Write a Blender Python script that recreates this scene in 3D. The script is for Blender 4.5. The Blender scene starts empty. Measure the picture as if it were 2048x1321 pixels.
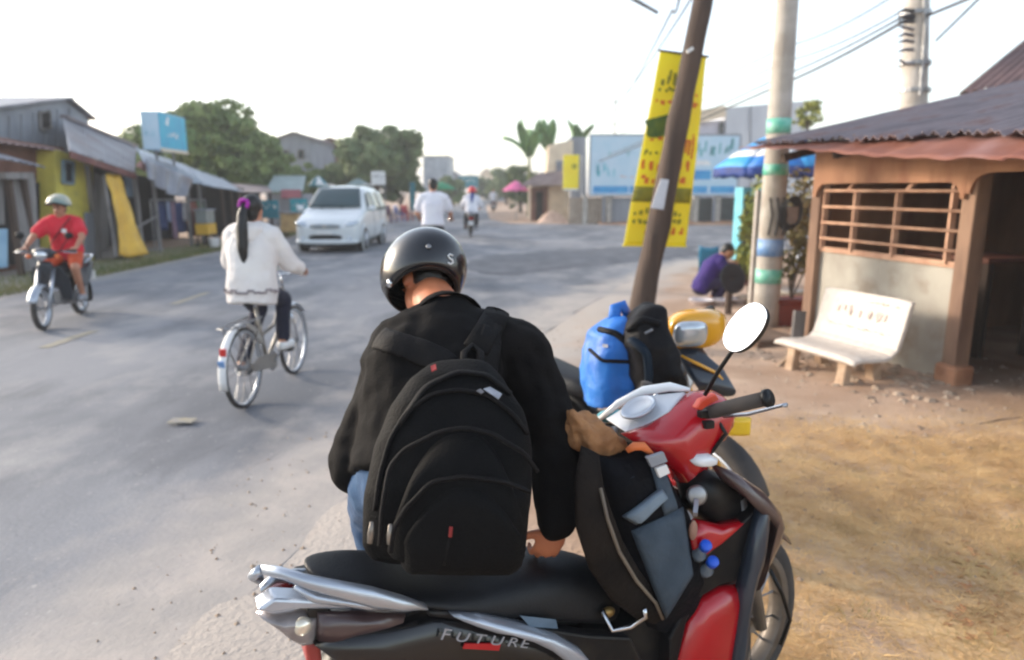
import bpy, math, random
import numpy as np
from mathutils import Vector, Matrix, noise

R = math.radians
V = Vector
rnd = random.Random(11)
sc = bpy.context.scene
col = sc.collection

# ------------------------------------------------------------------ camera, sky, sun, exposure
EYE = 1.65
FPX = 1380.0
PITCH = math.atan(280.5 / FPX)
CP, SP = math.cos(PITCH), math.sin(PITCH)
cam_d = bpy.data.cameras.new('camera')
cam = bpy.data.objects.new('camera', cam_d)
col.objects.link(cam)
cam.location = (0, 0, EYE)
cam.rotation_euler = (math.pi / 2 - PITCH, 0, 0)
cam_d.sensor_width = 36
cam_d.lens = 36 * FPX / 2048
cam_d.clip_start = 0.05
cam_d.clip_end = 3000
cam_d.dof.use_dof = True
cam_d.dof.focus_distance = 1.7
cam_d.dof.aperture_fstop = 2.2
sc.camera = cam

SUN_EL, SUN_AZ = R(17), R(-67)
world = bpy.data.worlds.new('World')
sc.world = world
world.use_nodes = True
wn = world.node_tree.nodes
wl = world.node_tree.links
bg = wn['Background']
sky = wn.new('ShaderNodeTexSky')
sky.sky_type = 'NISHITA'
sky.sun_disc = False
sky.sun_elevation = SUN_EL
sky.sun_rotation = SUN_AZ
sky.air_density = 1.0
sky.dust_density = 1.6
sky.ozone_density = 1.0
hz = wn.new('ShaderNodeHueSaturation')
hz.inputs['Saturation'].default_value = 0.60
wl.new(sky.outputs[0], hz.inputs['Color'])
wl.new(hz.outputs[0], bg.inputs[0])
bg.inputs[1].default_value = 0.15

sun_d = bpy.data.lights.new('sun', 'SUN')
sun_d.energy = 1.3
sun_d.angle = R(9)
sun_d.color = (1.0, 0.85, 0.68)
sun = bpy.data.objects.new('sun', sun_d)
col.objects.link(sun)
to_sun = V((math.sin(SUN_AZ) * math.cos(SUN_EL), math.cos(SUN_AZ) * math.cos(SUN_EL), math.sin(SUN_EL)))
sun.rotation_euler = to_sun.to_track_quat('Z', 'Y').to_euler()
sun.location = to_sun * 60

sc.view_settings.view_transform = 'Standard'
sc.view_settings.look = 'None'
sc.view_settings.exposure = 1.62
sc.view_settings.gamma = 1
sc.view_settings.use_curve_mapping = False
sc.render.engine = 'CYCLES'
sc.cycles.max_bounces = 6
sc.cycles.filter_width = 2.2
sc.cycles.use_denoising = True


# ------------------------------------------------------------------ helpers
def ray(u, v):
    x, y = (u - 1024) / FPX, -(v - 660.5) / FPX
    return V((x, CP + y * SP, -SP + y * CP))


def at(u, v, Y=None, z=None, X=None, t=None):
    """the point of the place that is seen in that direction, at a known distance, height or side"""
    d = ray(u, v)
    if Y is not None:
        t = Y / d.y
    elif z is not None:
        t = (z - EYE) / d.z
    elif X is not None:
        t = X / d.x
    return V((0, 0, EYE)) + d * t


def lin(c):
    c /= 255.0
    return c / 12.92 if c <= 0.04045 else ((c + 0.055) / 1.055) ** 2.4


def rgb(r, g, b):
    return (lin(r), lin(g), lin(b), 1)


def M(name, c1, c2=None, scale=6, rough=0.6, metal=0.0, bump=0.0, bscale=None, coat=0.0, detail=5, stretch=None, lo=0.35, hi=0.65, c3=None, s3=1.5, t3=(0.5, 0.7), trans=0, subs=0, spec=None):
    m = bpy.data.materials.new(name)
    m.use_nodes = True
    n, l = m.node_tree.nodes, m.node_tree.links
    p = n['Principled BSDF']
    p.inputs['Roughness'].default_value = rough
    p.inputs['Metallic'].default_value = metal
    if spec is not None:
        p.inputs['Specular IOR Level'].default_value = spec
    if coat:
        p.inputs['Coat Weight'].default_value = coat
        p.inputs['Coat Roughness'].default_value = 0.12
    if trans:
        p.inputs['Transmission Weight'].default_value = trans
    if subs:
        p.inputs['Subsurface Weight'].default_value = subs
        p.inputs['Subsurface Radius'].default_value = (0.012, 0.005, 0.003)
    if c2 is None:
        c2 = tuple(x * 0.78 for x in c1[:3]) + (1,)
    tc = n.new('ShaderNodeTexCoord')
    src = tc.outputs['Object']
    if stretch:
        mp = n.new('ShaderNodeMapping')
        mp.inputs['Scale'].default_value = stretch
        l.new(src, mp.inputs[0])
        src = mp.outputs[0]
    nz = n.new('ShaderNodeTexNoise')
    nz.inputs['Scale'].default_value = scale
    nz.inputs['Detail'].default_value = detail
    l.new(src, nz.inputs['Vector'])
    rp = n.new('ShaderNodeValToRGB')
    rp.color_ramp.elements[0].position = lo
    rp.color_ramp.elements[0].color = c1
    rp.color_ramp.elements[1].position = hi
    rp.color_ramp.elements[1].color = c2
    l.new(nz.outputs[0], rp.inputs[0])
    out = rp.outputs[0]
    if c3:
        n3 = n.new('ShaderNodeTexNoise')
        n3.inputs['Scale'].default_value = s3
        n3.inputs['Detail'].default_value = 6
        n3.inputs['Roughness'].default_value = 0.6
        l.new(src, n3.inputs['Vector'])
        mr = n.new('ShaderNodeMapRange')
        mr.inputs['From Min'].default_value, mr.inputs['From Max'].default_value = t3
        l.new(n3.outputs[0], mr.inputs[0])
        mx = n.new('ShaderNodeMix')
        mx.data_type = 'RGBA'
        l.new(mr.outputs[0], mx.inputs[0])
        l.new(out, mx.inputs[6])
        mx.inputs[7].default_value = c3
        out = mx.outputs[2]
    l.new(out, p.inputs['Base Color'])
    if bump:
        b2 = n.new('ShaderNodeTexNoise')
        b2.inputs['Scale'].default_value = bscale or scale * 4
        b2.inputs['Detail'].default_value = 6
        l.new(src, b2.inputs['Vector'])
        bp = n.new('ShaderNodeBump')
        bp.inputs['Strength'].default_value = bump
        bp.inputs['Distance'].default_value = 0.02
        l.new(b2.outputs[0], bp.inputs['Height'])
        l.new(bp.outputs[0], p.inputs['Normal'])
    return m


class MB:
    def __init__(self):
        self.v, self.f = [], []

    def box(self, c, s, rot=None):
        k = len(self.v)
        for dx in (-.5, .5):
            for dy in (-.5, .5):
                for dz in (-.5, .5):
                    p = V((dx * s[0], dy * s[1], dz * s[2]))
                    if rot is not None:
                        p = rot @ p
                    self.v.append(V(c) + p)
        for q in ((0, 1, 3, 2), (4, 6, 7, 5), (0, 4, 5, 1), (2, 3, 7, 6), (0, 2, 6, 4), (1, 5, 7, 3)):
            self.f.append(tuple(k + i for i in q))
        return self

    def beam(self, a, b, w, h=None, up=(0, 0, 1)):
        """a straight bar of w by h from a to b"""
        a, b = V(a), V(b)
        h = h or w
        d = (b - a)
        L = d.length
        d.normalize()
        up = V(up)
        if abs(d.dot(up)) > 0.95:
            up = V((0, 1, 0))
        s = d.cross(up).normalized()
        u2 = s.cross(d)
        m = Matrix((d, s, u2)).transposed()
        return self.box((a + b) / 2, (L, w, h), m)

    def loft(self, rings, cap=True, closed=True):
        k = len(self.v)
        n = len(rings[0])
        for r in rings:
            self.v.extend(V(p) for p in r)
        for i in range(len(rings) - 1):
            for j in range(n if closed else n - 1):
                a, b = k + i * n + j, k + i * n + (j + 1) % n
                self.f.append((a, b, b + n, a + n))
        if cap and closed:
            self.f.append(tuple(k + j for j in reversed(range(n))))
            e = k + (len(rings) - 1) * n
            self.f.append(tuple(e + j for j in range(n)))
        return self

    def tube(self, pts, r, seg=8, cap=True, closed=False, flat=1.0, flatdir=None):
        pts = [V(p) for p in pts]
        n = len(pts)
        rs = r if isinstance(r, (list, tuple)) else [r] * n
        rings = []
        ref = None
        for i, p in enumerate(pts):
            if closed:
                d = pts[(i + 1) % n] - pts[i - 1]
            else:
                d = pts[min(i + 1, n - 1)] - pts[max(i - 1, 0)]
            d.normalize()
            if flatdir is not None:
                ref = V(flatdir)
            elif ref is None:
                ref = V((0, 0, 1)) if abs(d.z) < 0.9 else V((0, 1, 0))
            s = d.cross(ref)
            if s.length < 1e-5:
                s = d.orthogonal()
            s.normalize()
            u = s.cross(d).normalized()
            ref = u if flatdir is None else ref
            rings.append([p + s * (rs[i] * math.cos(2 * math.pi * j / seg)) + u * (rs[i] * flat * math.sin(2 * math.pi * j / seg)) for j in range(seg)])
        if closed:
            rings.append(rings[0])
            return self.loft(rings, cap=False)
        return self.loft(rings, cap)

    def ell(self, c, r, rot=None, nu=16, nv=10):
        rings = []
        c = V(c)
        if not hasattr(r, '__len__'):
            r = (r, r, r)
        for i in range(nv + 1):
            th = math.pi * min(max(i / nv, 0.015), 0.985)
            ring = []
            for j in range(nu):
                ph = 2 * math.pi * j / nu
                p = V((r[0] * math.sin(th) * math.cos(ph), r[1] * math.sin(th) * math.sin(ph), -r[2] * math.cos(th)))
                if rot is not None:
                    p = rot @ p
                ring.append(c + p)
            rings.append(ring)
        return self.loft(rings)

    def caps(self, pts, rs, seg=12):
        """a chain of rounded limbs"""
        for i in range(len(pts) - 1):
            a, b = V(pts[i]), V(pts[i + 1])
            self.tube([a, b], [rs[i], rs[i + 1]], seg)
        for p, r in zip(pts, rs):
            self.ell(p, r * 0.995, None, 12, 8)
        return self

    def prism(self, poly, off):
        """a polygon given thickness along off"""
        k = len(self.v)
        n = len(poly)
        off = V(off)
        for p in poly:
            self.v.append(V(p))
        for p in poly:
            self.v.append(V(p) + off)
        self.f.append(tuple(k + i for i in range(n)))
        self.f.append(tuple(k + n + i for i in reversed(range(n))))
        for i in range(n):
            j = (i + 1) % n
            self.f.append((k + i, k + n + i, k + n + j, k + j))
        return self

    def grid(self, fn, nu, nv):
        k = len(self.v)
        for i in range(nu + 1):
            for j in range(nv + 1):
                self.v.append(V(fn(i / nu, j / nv)))
        for i in range(nu):
            for j in range(nv):
                a = k + i * (nv + 1) + j
                self.f.append((a, a + nv + 1, a + nv + 2, a + 1))
        return self

    def revolve(self, prof, c, axis, seg=20, arc=(0, 2 * math.pi)):
        """profile of (radius, along) turned about an axis through c"""
        axis = V(axis).normalized()
        s = axis.orthogonal().normalized()
        t = axis.cross(s)
        full = abs(arc[1] - arc[0] - 2 * math.pi) < 1e-6
        rings = []
        n = seg if full else seg + 1
        for r, h in prof:
            rings.append([V(c) + axis * h + (s * math.cos(arc[0] + (arc[1] - arc[0]) * j / seg) + t * math.sin(arc[0] + (arc[1] - arc[0]) * j / seg)) * r for j in range(n)])
        return self.loft(rings, cap=False, closed=full)

    def mesh(self, name, off=V((0, 0, 0))):
        me = bpy.data.meshes.new(name)
        me.from_pydata([tuple(p - off) for p in self.v], [], self.f)
        me.update()
        return me

    def build(self, name, m, parent=None, smooth=False, off=None, bevel=0, solid=0, fix=True):
        if off is None:
            off = parent['_off'] if (parent is not None and '_off' in parent) else (0, 0, 0)
        me = self.mesh(name, V(off))
        if fix:
            import bmesh
            b = bmesh.new()
            b.from_mesh(me)
            bmesh.ops.recalc_face_normals(b, faces=b.faces)
            b.to_mesh(me)
            b.free()
        return link(name, me, m, parent, smooth, off, bevel, solid)


def link(name, me, m, parent=None, smooth=False, off=(0, 0, 0), bevel=0, solid=0):
    o = bpy.data.objects.new(name, me)
    col.objects.link(o)
    if m is not None and not me.materials:
        me.materials.append(m)
    if smooth:
        me.polygons.foreach_set('use_smooth', [True] * len(me.polygons))
    if parent is not None:
        o.parent = parent
        o['_off'] = tuple(off)
    if bevel:
        md = o.modifiers.new('edge', 'BEVEL')
        md.width = bevel
        md.segments = 2
        md.limit_method = 'ANGLE'
        md.angle_limit = R(40)
    if solid:
        md = o.modifiers.new('sheet', 'SOLIDIFY')
        md.thickness = solid
        md.offset = 0
    return o


def tag(o, label=None, cat=None, group=None, kind=None):
    if label:
        o['label'] = label
    if cat:
        o['category'] = cat
    if group:
        o['group'] = group
    if kind:
        o['kind'] = kind
    return o


def thing(name, label, cat, loc=(0, 0, 0), rz=0, group=None, world=False):
    """an Empty at the thing's base; world: its parts are written in world coordinates"""
    o = bpy.data.objects.new(name, None)
    o.empty_display_size = 0.2
    col.objects.link(o)
    o.location = loc
    o.rotation_euler = (0, 0, rz)
    if world:
        o['_off'] = tuple(loc)
    return tag(o, label, cat, group)


def copy_tree(o, parent=None):
    c = o.copy()
    col.objects.link(c)
    if parent is not None:
        c.parent = parent
    for ch in list(o.children):
        copy_tree(ch, c)
    return c


def blend(mb, voxel, it=4, wrinkle=0.0, wscale=9.0, stretch=(1, 1, 1)):
    """melts overlapping closed shapes into one continuous skin"""
    me = mb.mesh('tmp')
    o = bpy.data.objects.new('tmp', me)
    col.objects.link(o)
    md = o.modifiers.new('r', 'REMESH')
    md.mode = 'VOXEL'
    md.voxel_size = voxel
    md.use_smooth_shade = True
    sm = o.modifiers.new('s', 'SMOOTH')
    sm.factor = 0.5
    sm.iterations = it
    dg = bpy.context.evaluated_depsgraph_get()
    out = bpy.data.meshes.new_from_object(o.evaluated_get(dg))
    bpy.data.objects.remove(o)
    bpy.data.meshes.remove(me)
    if wrinkle:
        n = len(out.vertices)
        nr = [v.normal.copy() for v in out.vertices]
        for i, vx in enumerate(out.vertices):
            p = vx.co
            q = V((p.x * stretch[0], p.y * stretch[1], p.z * stretch[2])) * wscale
            w = noise.noise(q) + 0.5 * noise.noise(q * 2.3)
            vx.co = p + nr[i] * (wrinkle * w)
    return out


def put(name, me, m, parent, smooth=True):
    off = V(parent['_off']) if parent is not None and '_off' in parent else V((0, 0, 0))
    if off.length:
        me.transform(Matrix.Translation(-off))
    me.materials.clear()
    return link(name, me, m, parent, smooth, off)


def ringp(PL, PR, nrm, thick, n=18, p=2.6):
    PL, PR = V(PL), V(PR)
    c = (PL + PR) / 2
    a = (PR - PL) / 2
    b = V(nrm).normalized() * thick
    out = []
    for j in range(n):
        t = 2 * math.pi * j / n
        ct, st = math.cos(t), math.sin(t)
        out.append(c + a * (math.copysign(abs(ct) ** (2 / p), ct)) + b * (math.copysign(abs(st) ** (2 / p), st)))
    return out


def bil(c, u, v):
    """bilinear point of four corners: c0 (0,0) c1 (1,0) c2 (1,1) c3 (0,1)"""
    return (c[0] * (1 - u) + c[1] * u) * (1 - v) + (c[3] * (1 - u) + c[2] * u) * v


def corrugated(mb, c, waves, amp, nv=4, sag=0.0, jag=0.0, seed=0):
    """a ridged metal sheet on four corners, ridges running from edge v=0 to edge v=1"""
    c = [V(p) for p in c]
    nrm = (c[1] - c[0]).cross(c[3] - c[0]).normalized()
    if nrm.z < 0:
        nrm = -nrm
    nu = waves * 6
    r = random.Random(seed)
    jit = [r.uniform(-1, 1) * jag for _ in range(nu + 1)]

    def fn(u, v):
        i = int(round(u * nu))
        p = bil(c, u, v)
        if v < 0.001 and jag:
            p = p - (c[3] - c[0]).normalized() * jit[i // 6 * 6]
        return p + nrm * (amp * math.sin(u * waves * 2 * math.pi) - sag * math.sin(v * math.pi) + 0.6 * amp * noise.noise(V((u * 5 + seed, v * 4, seed))))
    return mb.grid(fn, nu, nv)


def strokes(origin, ax, ay, n, size, seed, gap=0.25, dense=0.75):
    """thin raised marks in the rhythm of writing too blurred to read"""
    mb = MB()
    r = random.Random(seed)
    nrm = V(ax).cross(V(ay)).normalized()
    ax, ay = V(ax), V(ay)
    x = 0.0
    cw = 1.0 / n
    for i in range(n):
        if r.random() < dense:
            for k in range(r.randint(1, 3)):
                x0 = x + cw * r.uniform(0.05, 0.6)
                y0 = r.uniform(0.05, 0.45)
                w = cw * r.uniform(0.18, 0.5)
                h = r.uniform(0.2, 0.55)
                P = [V(origin) + ax * a + ay * b for a, b in ((x0, y0), (x0 + w, y0), (x0 + w + 0.02, y0 + h), (x0 + 0.02, y0 + h))]
                mb.prism(P, nrm * 0.003)
        x += cw
    return mb

# ------------------------------------------------------------------ materials
m_dirt = M('dirt', rgb(176, 148, 126), rgb(196, 170, 148), 1.6, 0.95, bump=0.4, bscale=38, c3=rgb(150, 120, 96), s3=0.9, t3=(0.45, 0.7))
m_orange = M('orange_soil', rgb(168, 118, 86), rgb(190, 146, 112), 2.5, 0.95, bump=0.6, bscale=18)
m_straw = M('straw', rgb(224, 188, 132), rgb(184, 146, 98), 5, 0.9, c3=rgb(150, 128, 74), s3=2.0, t3=(0.55, 0.75))
m_stone = M('stone', rgb(176, 158, 140), rgb(138, 118, 100), 5, 0.9)
m_verge = M('verge_grass', rgb(96, 108, 62), rgb(128, 122, 76), 2, 0.9)
m_chalk = M('worn_yellow_paint', rgb(156, 146, 120), rgb(140, 136, 130), 14, 0.8)
m_conc = M('concrete', rgb(182, 176, 168), rgb(158, 150, 140), 5, 0.85, bump=0.25, bscale=40)
m_wood = M('old_wood', rgb(84, 68, 58), rgb(58, 46, 40), 7, 0.85, bump=0.5, stretch=(1, 1, 0.12), bscale=30)
m_greywood = M('grey_boards', rgb(136, 132, 130), rgb(100, 96, 94), 6, 0.85, bump=0.3, stretch=(1, 1, 0.15))
m_tin = M('grey_tin', rgb(138, 140, 148), rgb(108, 108, 116), 1.6, 0.5, 0.35, c3=rgb(112, 88, 78), s3=1.2, t3=(0.55, 0.75))
m_tinblue = M('blue_grey_tin', rgb(150, 162, 174), rgb(120, 132, 146), 1.4, 0.5, 0.3, c3=rgb(128, 108, 98), s3=1.1, t3=(0.6, 0.8))
m_tindark = M('dark_weathered_tin', rgb(108, 98, 102), rgb(140, 130, 134), 2.2, 0.55, 0.3, stretch=(1, 1, 1), c3=rgb(108, 70, 58), s3=2.2, t3=(0.52, 0.7))
m_rust = M('rusty_tin', rgb(134, 88, 74), rgb(116, 70, 58), 2.4, 0.75, 0.1, c3=rgb(140, 108, 106), s3=1.4, t3=(0.5, 0.7))
m_brown = M('brown_brick_wall', rgb(132, 96, 82), rgb(112, 78, 66), 3, 0.9)
m_ywall = M('yellow_wall', rgb(206, 192, 84), rgb(186, 172, 78), 3, 0.85, c3=rgb(150, 140, 86), s3=2.5, t3=(0.58, 0.75))
m_ytarp = M('yellow_tarpaulin', rgb(224, 180, 62), rgb(204, 160, 60), 4, 0.55, bump=0.5, bscale=8)
m_gwall = M('grey_wall', rgb(142, 146, 154), rgb(122, 126, 134), 2, 0.85, stretch=(1, 1, 0.25))
m_cream = M('cream_wall', rgb(222, 204, 178), rgb(206, 188, 164), 2, 0.85, c3=rgb(176, 152, 130), s3=1.0, t3=(0.6, 0.8))
m_dark = M('dark_interior', rgb(30, 24, 22), rgb(20, 16, 15), 3, 0.9)  # near-black base colour puts indoor shade into walls; also plain dark parts
m_glassd = M('dark_glass', rgb(40, 48, 54), rgb(30, 36, 42), 3, 0.15)
m_white = M('white_paint', rgb(226, 226, 224), rgb(214, 214, 214), 4, 0.5)
m_cyan = M('cyan_sign', rgb(30, 168, 196), rgb(34, 150, 186), 3, 0.45)
m_teal = M('teal_paint', rgb(30, 128, 142), rgb(34, 112, 128), 3, 0.5)
m_paleblue = M('pale_blue_sign', rgb(192, 212, 226), rgb(178, 206, 222), 2, 0.5)
m_blue = M('sign_blue', rgb(42, 136, 196), rgb(66, 160, 208), 2, 0.5)
m_deep = M('deep_blue', rgb(24, 62, 140), rgb(30, 50, 110), 5, 0.7)
m_yellow = M('banner_yellow', rgb(255, 234, 26), rgb(248, 216, 26), 1.4, 0.6)
m_red = M('red_print', rgb(226, 118, 30), rgb(214, 104, 30), 8, 0.6)
m_olive = M('olive_print', rgb(150, 140, 22), rgb(120, 116, 24), 8, 0.6)
m_green = M('green_print', rgb(92, 110, 28), rgb(64, 92, 26), 12, 0.6)
m_pink = M('pink_cloth', rgb(222, 110, 160), rgb(206, 96, 146), 4, 0.7)
m_gumb = M('green_cloth', rgb(46, 150, 104), rgb(40, 136, 96), 4, 0.7)
m_mint = M('mint_tape', rgb(74, 176, 150), rgb(146, 198, 182), 9, 0.5)
m_btape = M('blue_tape', rgb(92, 140, 196), rgb(140, 166, 200), 9, 0.5)
m_leafa = M('leaves_mid', rgb(86, 110, 56), rgb(120, 134, 76), 0.8, 0.75)
m_leafb = M('leaves_deep', rgb(84, 106, 64), rgb(112, 126, 80), 0.9, 0.75)
m_leafc = M('leaves_yellowish', rgb(150, 150, 66), rgb(112, 122, 52), 4, 0.7)
m_banana = M('banana_leaf', rgb(92, 132, 66), rgb(74, 112, 58), 2, 0.6)
m_bark = M('bark', rgb(88, 74, 62), rgb(66, 54, 46), 6, 0.9, bump=0.4, stretch=(1, 1, 0.3))
m_shed = M('orange_brown_board', rgb(166, 122, 92), rgb(136, 96, 70), 3, 0.85, stretch=(1, 1, 0.4), c3=rgb(120, 76, 56), s3=2.0, t3=(0.55, 0.75))
m_cem = M('cement_board', rgb(168, 163, 152), rgb(150, 144, 133), 3.5, 0.9, bump=0.2, c3=rgb(128, 110, 92), s3=2.2, t3=(.55, .78))
m_post = M('dusty_post', rgb(140, 112, 92), rgb(108, 84, 70), 5, 0.9, bump=0.3, stretch=(1, 1, 0.3))
m_bar = M('dusty_bar', rgb(188, 150, 124), rgb(164, 124, 100), 8, 0.8)
m_bench = M('bench_terrazzo', rgb(206, 197, 188), rgb(194, 184, 174), 20, 0.6, c3=rgb(206, 192, 178), s3=3, t3=(0.6, 0.85))
m_benchleg = M('bench_leg_concrete', rgb(190, 166, 142), rgb(160, 134, 110), 8, 0.85)
m_faint = M('faded_red_print', rgb(192, 174, 166), rgb(184, 166, 158), 9, 0.6)
m_pot = M('plastic_pot', rgb(124, 56, 46), rgb(104, 46, 40), 4, 0.6)
m_wire = M('cable_rubber', rgb(60, 58, 60), rgb(50, 48, 50), 4, 0.7)
m_steel = M('dull_steel', rgb(150, 150, 152), rgb(126, 126, 128), 6, 0.4, 0.8)
m_skin = M('skin', rgb(186, 132, 104), rgb(172, 118, 92), 5, 0.55, subs=0.08)
m_skin2 = M('lighter_skin', rgb(198, 142, 112), rgb(182, 128, 100), 5, 0.55, subs=0.08)  # skin tone a little lighter than the one above
m_hair = M('black_hair', rgb(14, 12, 12), rgb(22, 19, 19), 30, 0.45, stretch=(1, 1, 0.1))
m_eye = M('eye_dark', rgb(24, 18, 16), rgb(30, 22, 20), 5, 0.2)
m_lip = M('lip', rgb(150, 90, 80), rgb(140, 82, 74), 5, 0.5)
m_rubber = M('tyre_rubber', rgb(52, 50, 50), rgb(72, 66, 62), 8, 0.85)
m_chrome = M('chrome', rgb(205, 208, 212), rgb(190, 194, 200), 3, 0.16, 1.0)
m_alu = M('brushed_alloy', rgb(190, 196, 204), rgb(172, 178, 188), 4, 0.34, 0.75)
m_blackp = M('black_plastic', rgb(17, 18, 21), rgb(13, 14, 17), 5, 0.45, spec=.3, c3=rgb(52, 46, 41), s3=9, t3=(.52, .8))
m_blackg = M('gloss_black', rgb(12, 12, 14), rgb(15, 15, 18), 5, 0.25, coat=0.25)

# ------------------------------------------------------------------ ground and road
XR = [(-4, -2.0), (0, -1.7), (2.1, -1.25), (3.4, -0.9), (6, -0.2), (9, 0.75), (13, 2.3), (16, 4.0), (19, 7), (21, 12), (23, 60), (33, 60),
      (33.6, 7), (34.6, 1.6), (36, -0.3), (40, -1.3), (70, -2.6), (900, -3)]


def xl(y):
    return -8.0 + 1.7 * min(max((y - 30) / 12, 0), 1)



def xr(y):
    for (a, b), (c, d) in zip(XR, XR[1:]):
        if y <= c:
            t = max(0.0, (y - a) / (c - a))
            return b + (d - b) * t
    return XR[-1][1]


def sst(a, b, x):
    t = min(max((x - a) / (b - a), 0), 1)
    return t * t * (3 - 2 * t)


def axis(segs):
    out = []
    for a, b, st in segs:
        x = a
        while x < b - 1e-6:
            out.append(x)
            x += st
    out.append(segs[-1][1])
    return out


gx = axis([(-900, -60, 120), (-60, -12, 8), (-12, -4, 1.0), (-4, 7, 0.14), (7, 16, 0.8), (16, 60, 6), (60, 900, 120)])
gy = axis([(-60, -4, 8), (-4, 1, 0.4), (1, 9, 0.14), (9, 20, 0.5), (20, 60, 2), (60, 200, 20), (200, 1200, 200)])


def ground_z(x, y):
    if x < xl(y):
        k = sst(0, 0.5, xl(y) - x)
    else:
        k = sst(-0.45, 0.7, x - xr(y) + 0.25 * noise.noise(V((x * 1.9, y * 1.9, 2))))
    z = -0.02 + k * 0.05
    if -2 < x < 7 and 0.5 < y < 9:
        z += k * (0.018 * noise.noise(V((x * 1.7, y * 1.7, 3))) + 0.004 * noise.noise(V((x * 5, y * 5, 8))))
        z += 0.05 * k * sst(2.2, 3.2, x) * sst(4.4, 5.4, y)
    return z


gv, gf = [], []
for x in gx:
    for y in gy:
        gv.append((x, y, ground_z(x, y)))
ny = len(gy)
for i in range(len(gx) - 1):
    for j in range(ny - 1):
        a = i * ny + j
        gf.append((a, a + ny, a + ny + 1, a + 1))
me = bpy.data.meshes.new('ground')
me.from_pydata(gv, [], gf)
pale = me.attributes.new('pale', 'FLOAT', 'POINT')
pale.data.foreach_set('value', [(1 - sst(0.1, 1.5, x - xr(y))) if y < 20 else 0.0 for x, y, z in gv])
n, l = m_dirt.node_tree.nodes, m_dirt.node_tree.links
pb = n['Principled BSDF']
old = pb.inputs['Base Color'].links[0].from_socket
an = n.new('ShaderNodeAttribute')
an.attribute_name = 'pale'
nz = n.new('ShaderNodeTexNoise')
nz.inputs['Scale'].default_value = 1.7
nz.inputs['Detail'].default_value = 7
tcd = n.new('ShaderNodeTexCoord')
l.new(tcd.outputs['Object'], nz.inputs['Vector'])
ad = n.new('ShaderNodeMath')
ad.operation = 'ADD'
l.new(an.outputs['Fac'], ad.inputs[0])
mr = n.new('ShaderNodeMapRange')
mr.inputs[1].default_value, mr.inputs[2].default_value, mr.inputs[3].default_value, mr.inputs[4].default_value = .25, .75, -.4, .4
l.new(nz.outputs[0], mr.inputs[0])
l.new(mr.outputs[0], ad.inputs[1])
mr2 = n.new('ShaderNodeMapRange')
mr2.inputs[1].default_value, mr2.inputs[2].default_value = .15, .85
l.new(ad.outputs[0], mr2.inputs[0])
mxg = n.new('ShaderNodeMix')
mxg.data_type = 'RGBA'
l.new(mr2.outputs[0], mxg.inputs[0])
l.new(old, mxg.inputs[6])
mxg.inputs[7].default_value = rgb(174, 164, 155)
sa = me.attributes.new('straw', 'FLOAT', 'POINT')
sa.data.foreach_set('value', [sst(0.2, 1.0, x) * (1 - sst(4.0, 5.2, y)) * (1 - sst(4.2, 5.5, x)) if y > 0.5 else 0.0 for x, y, z in gv])
an2 = n.new('ShaderNodeAttribute')
an2.attribute_name = 'straw'
nz2 = n.new('ShaderNodeTexNoise')
nz2.inputs['Scale'].default_value = 2.4
nz2.inputs['Detail'].default_value = 8
nz2.inputs['Roughness'].default_value = 0.7
l.new(tcd.outputs['Object'], nz2.inputs['Vector'])
mr3 = n.new('ShaderNodeMapRange')
mr3.inputs[1].default_value, mr3.inputs[2].default_value = .36, .58
l.new(nz2.outputs[0], mr3.inputs[0])
mu3 = n.new('ShaderNodeMath')
mu3.operation = 'MULTIPLY'
l.new(mr3.outputs[0], mu3.inputs[0])
l.new(an2.outputs['Fac'], mu3.inputs[1])
mx3 = n.new('ShaderNodeMix')
mx3.data_type = 'RGBA'
l.new(mu3.outputs[0], mx3.inputs[0])
l.new(mxg.outputs[2], mx3.inputs[6])
mx3.inputs[7].default_value = rgb(208, 172, 124)
l.new(mx3.outputs[2], pb.inputs['Base Color'])
tag(link('ground', me, m_dirt, None, True), kind='structure')

ry = axis([(-4, 0, 0.5), (0, 14, 0.2), (14, 23, 0.25), (23, 33, 1.0), (33, 41, 0.2), (41, 120, 5), (120, 700, 60)])
rv, rf, dust = [], [], []
NC1, NC2 = 44, 10
for y in ry:
    e = xr(y) + 0.10 * noise.noise(V((y * 1.3, 0, 0))) + 0.05 * noise.noise(V((y * 4.1, 3, 0)))
    el = xl(y) + 0.06 * noise.noise(V((y * 0.9, 7, 0)))
    mid = min(e - 0.05, 3.0)
    for k in range(NC1 + NC2 + 1):
        x = el + (mid - el) * (k / NC1) ** 0.8 if k <= NC1 else mid + (e - mid) * (k - NC1) / NC2
        rv.append((x, y, -0.004 if k in (0, NC1 + NC2) else 0.0))
        w = 1.0 if y < 12 else 0.5
        d = 1 - sst(0.0, 1.7 * w, (e - x)) if y < 23 else 0
        d = max(d, 0.7 * (1 - sst(0, 0.5, x - el)))
        dust.append(d)
nr = NC1 + NC2 + 1
for i in range(len(ry) - 1):
    for k in range(nr - 1):
        a = i * nr + k
        rf.append((a, a + 1, a + nr + 1, a + nr))
me = bpy.data.meshes.new('road')
me.from_pydata(rv, [], rf)
at_ = me.attributes.new('dust', 'FLOAT', 'POINT')
at_.data.foreach_set('value', dust)

m_road = bpy.data.materials.new('dusty_asphalt')
m_road.use_nodes = True
n, l = m_road.node_tree.nodes, m_road.node_tree.links
p = n['Principled BSDF']
p.inputs['Roughness'].default_value = 0.82
tc = n.new('ShaderNodeTexCoord')


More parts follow.
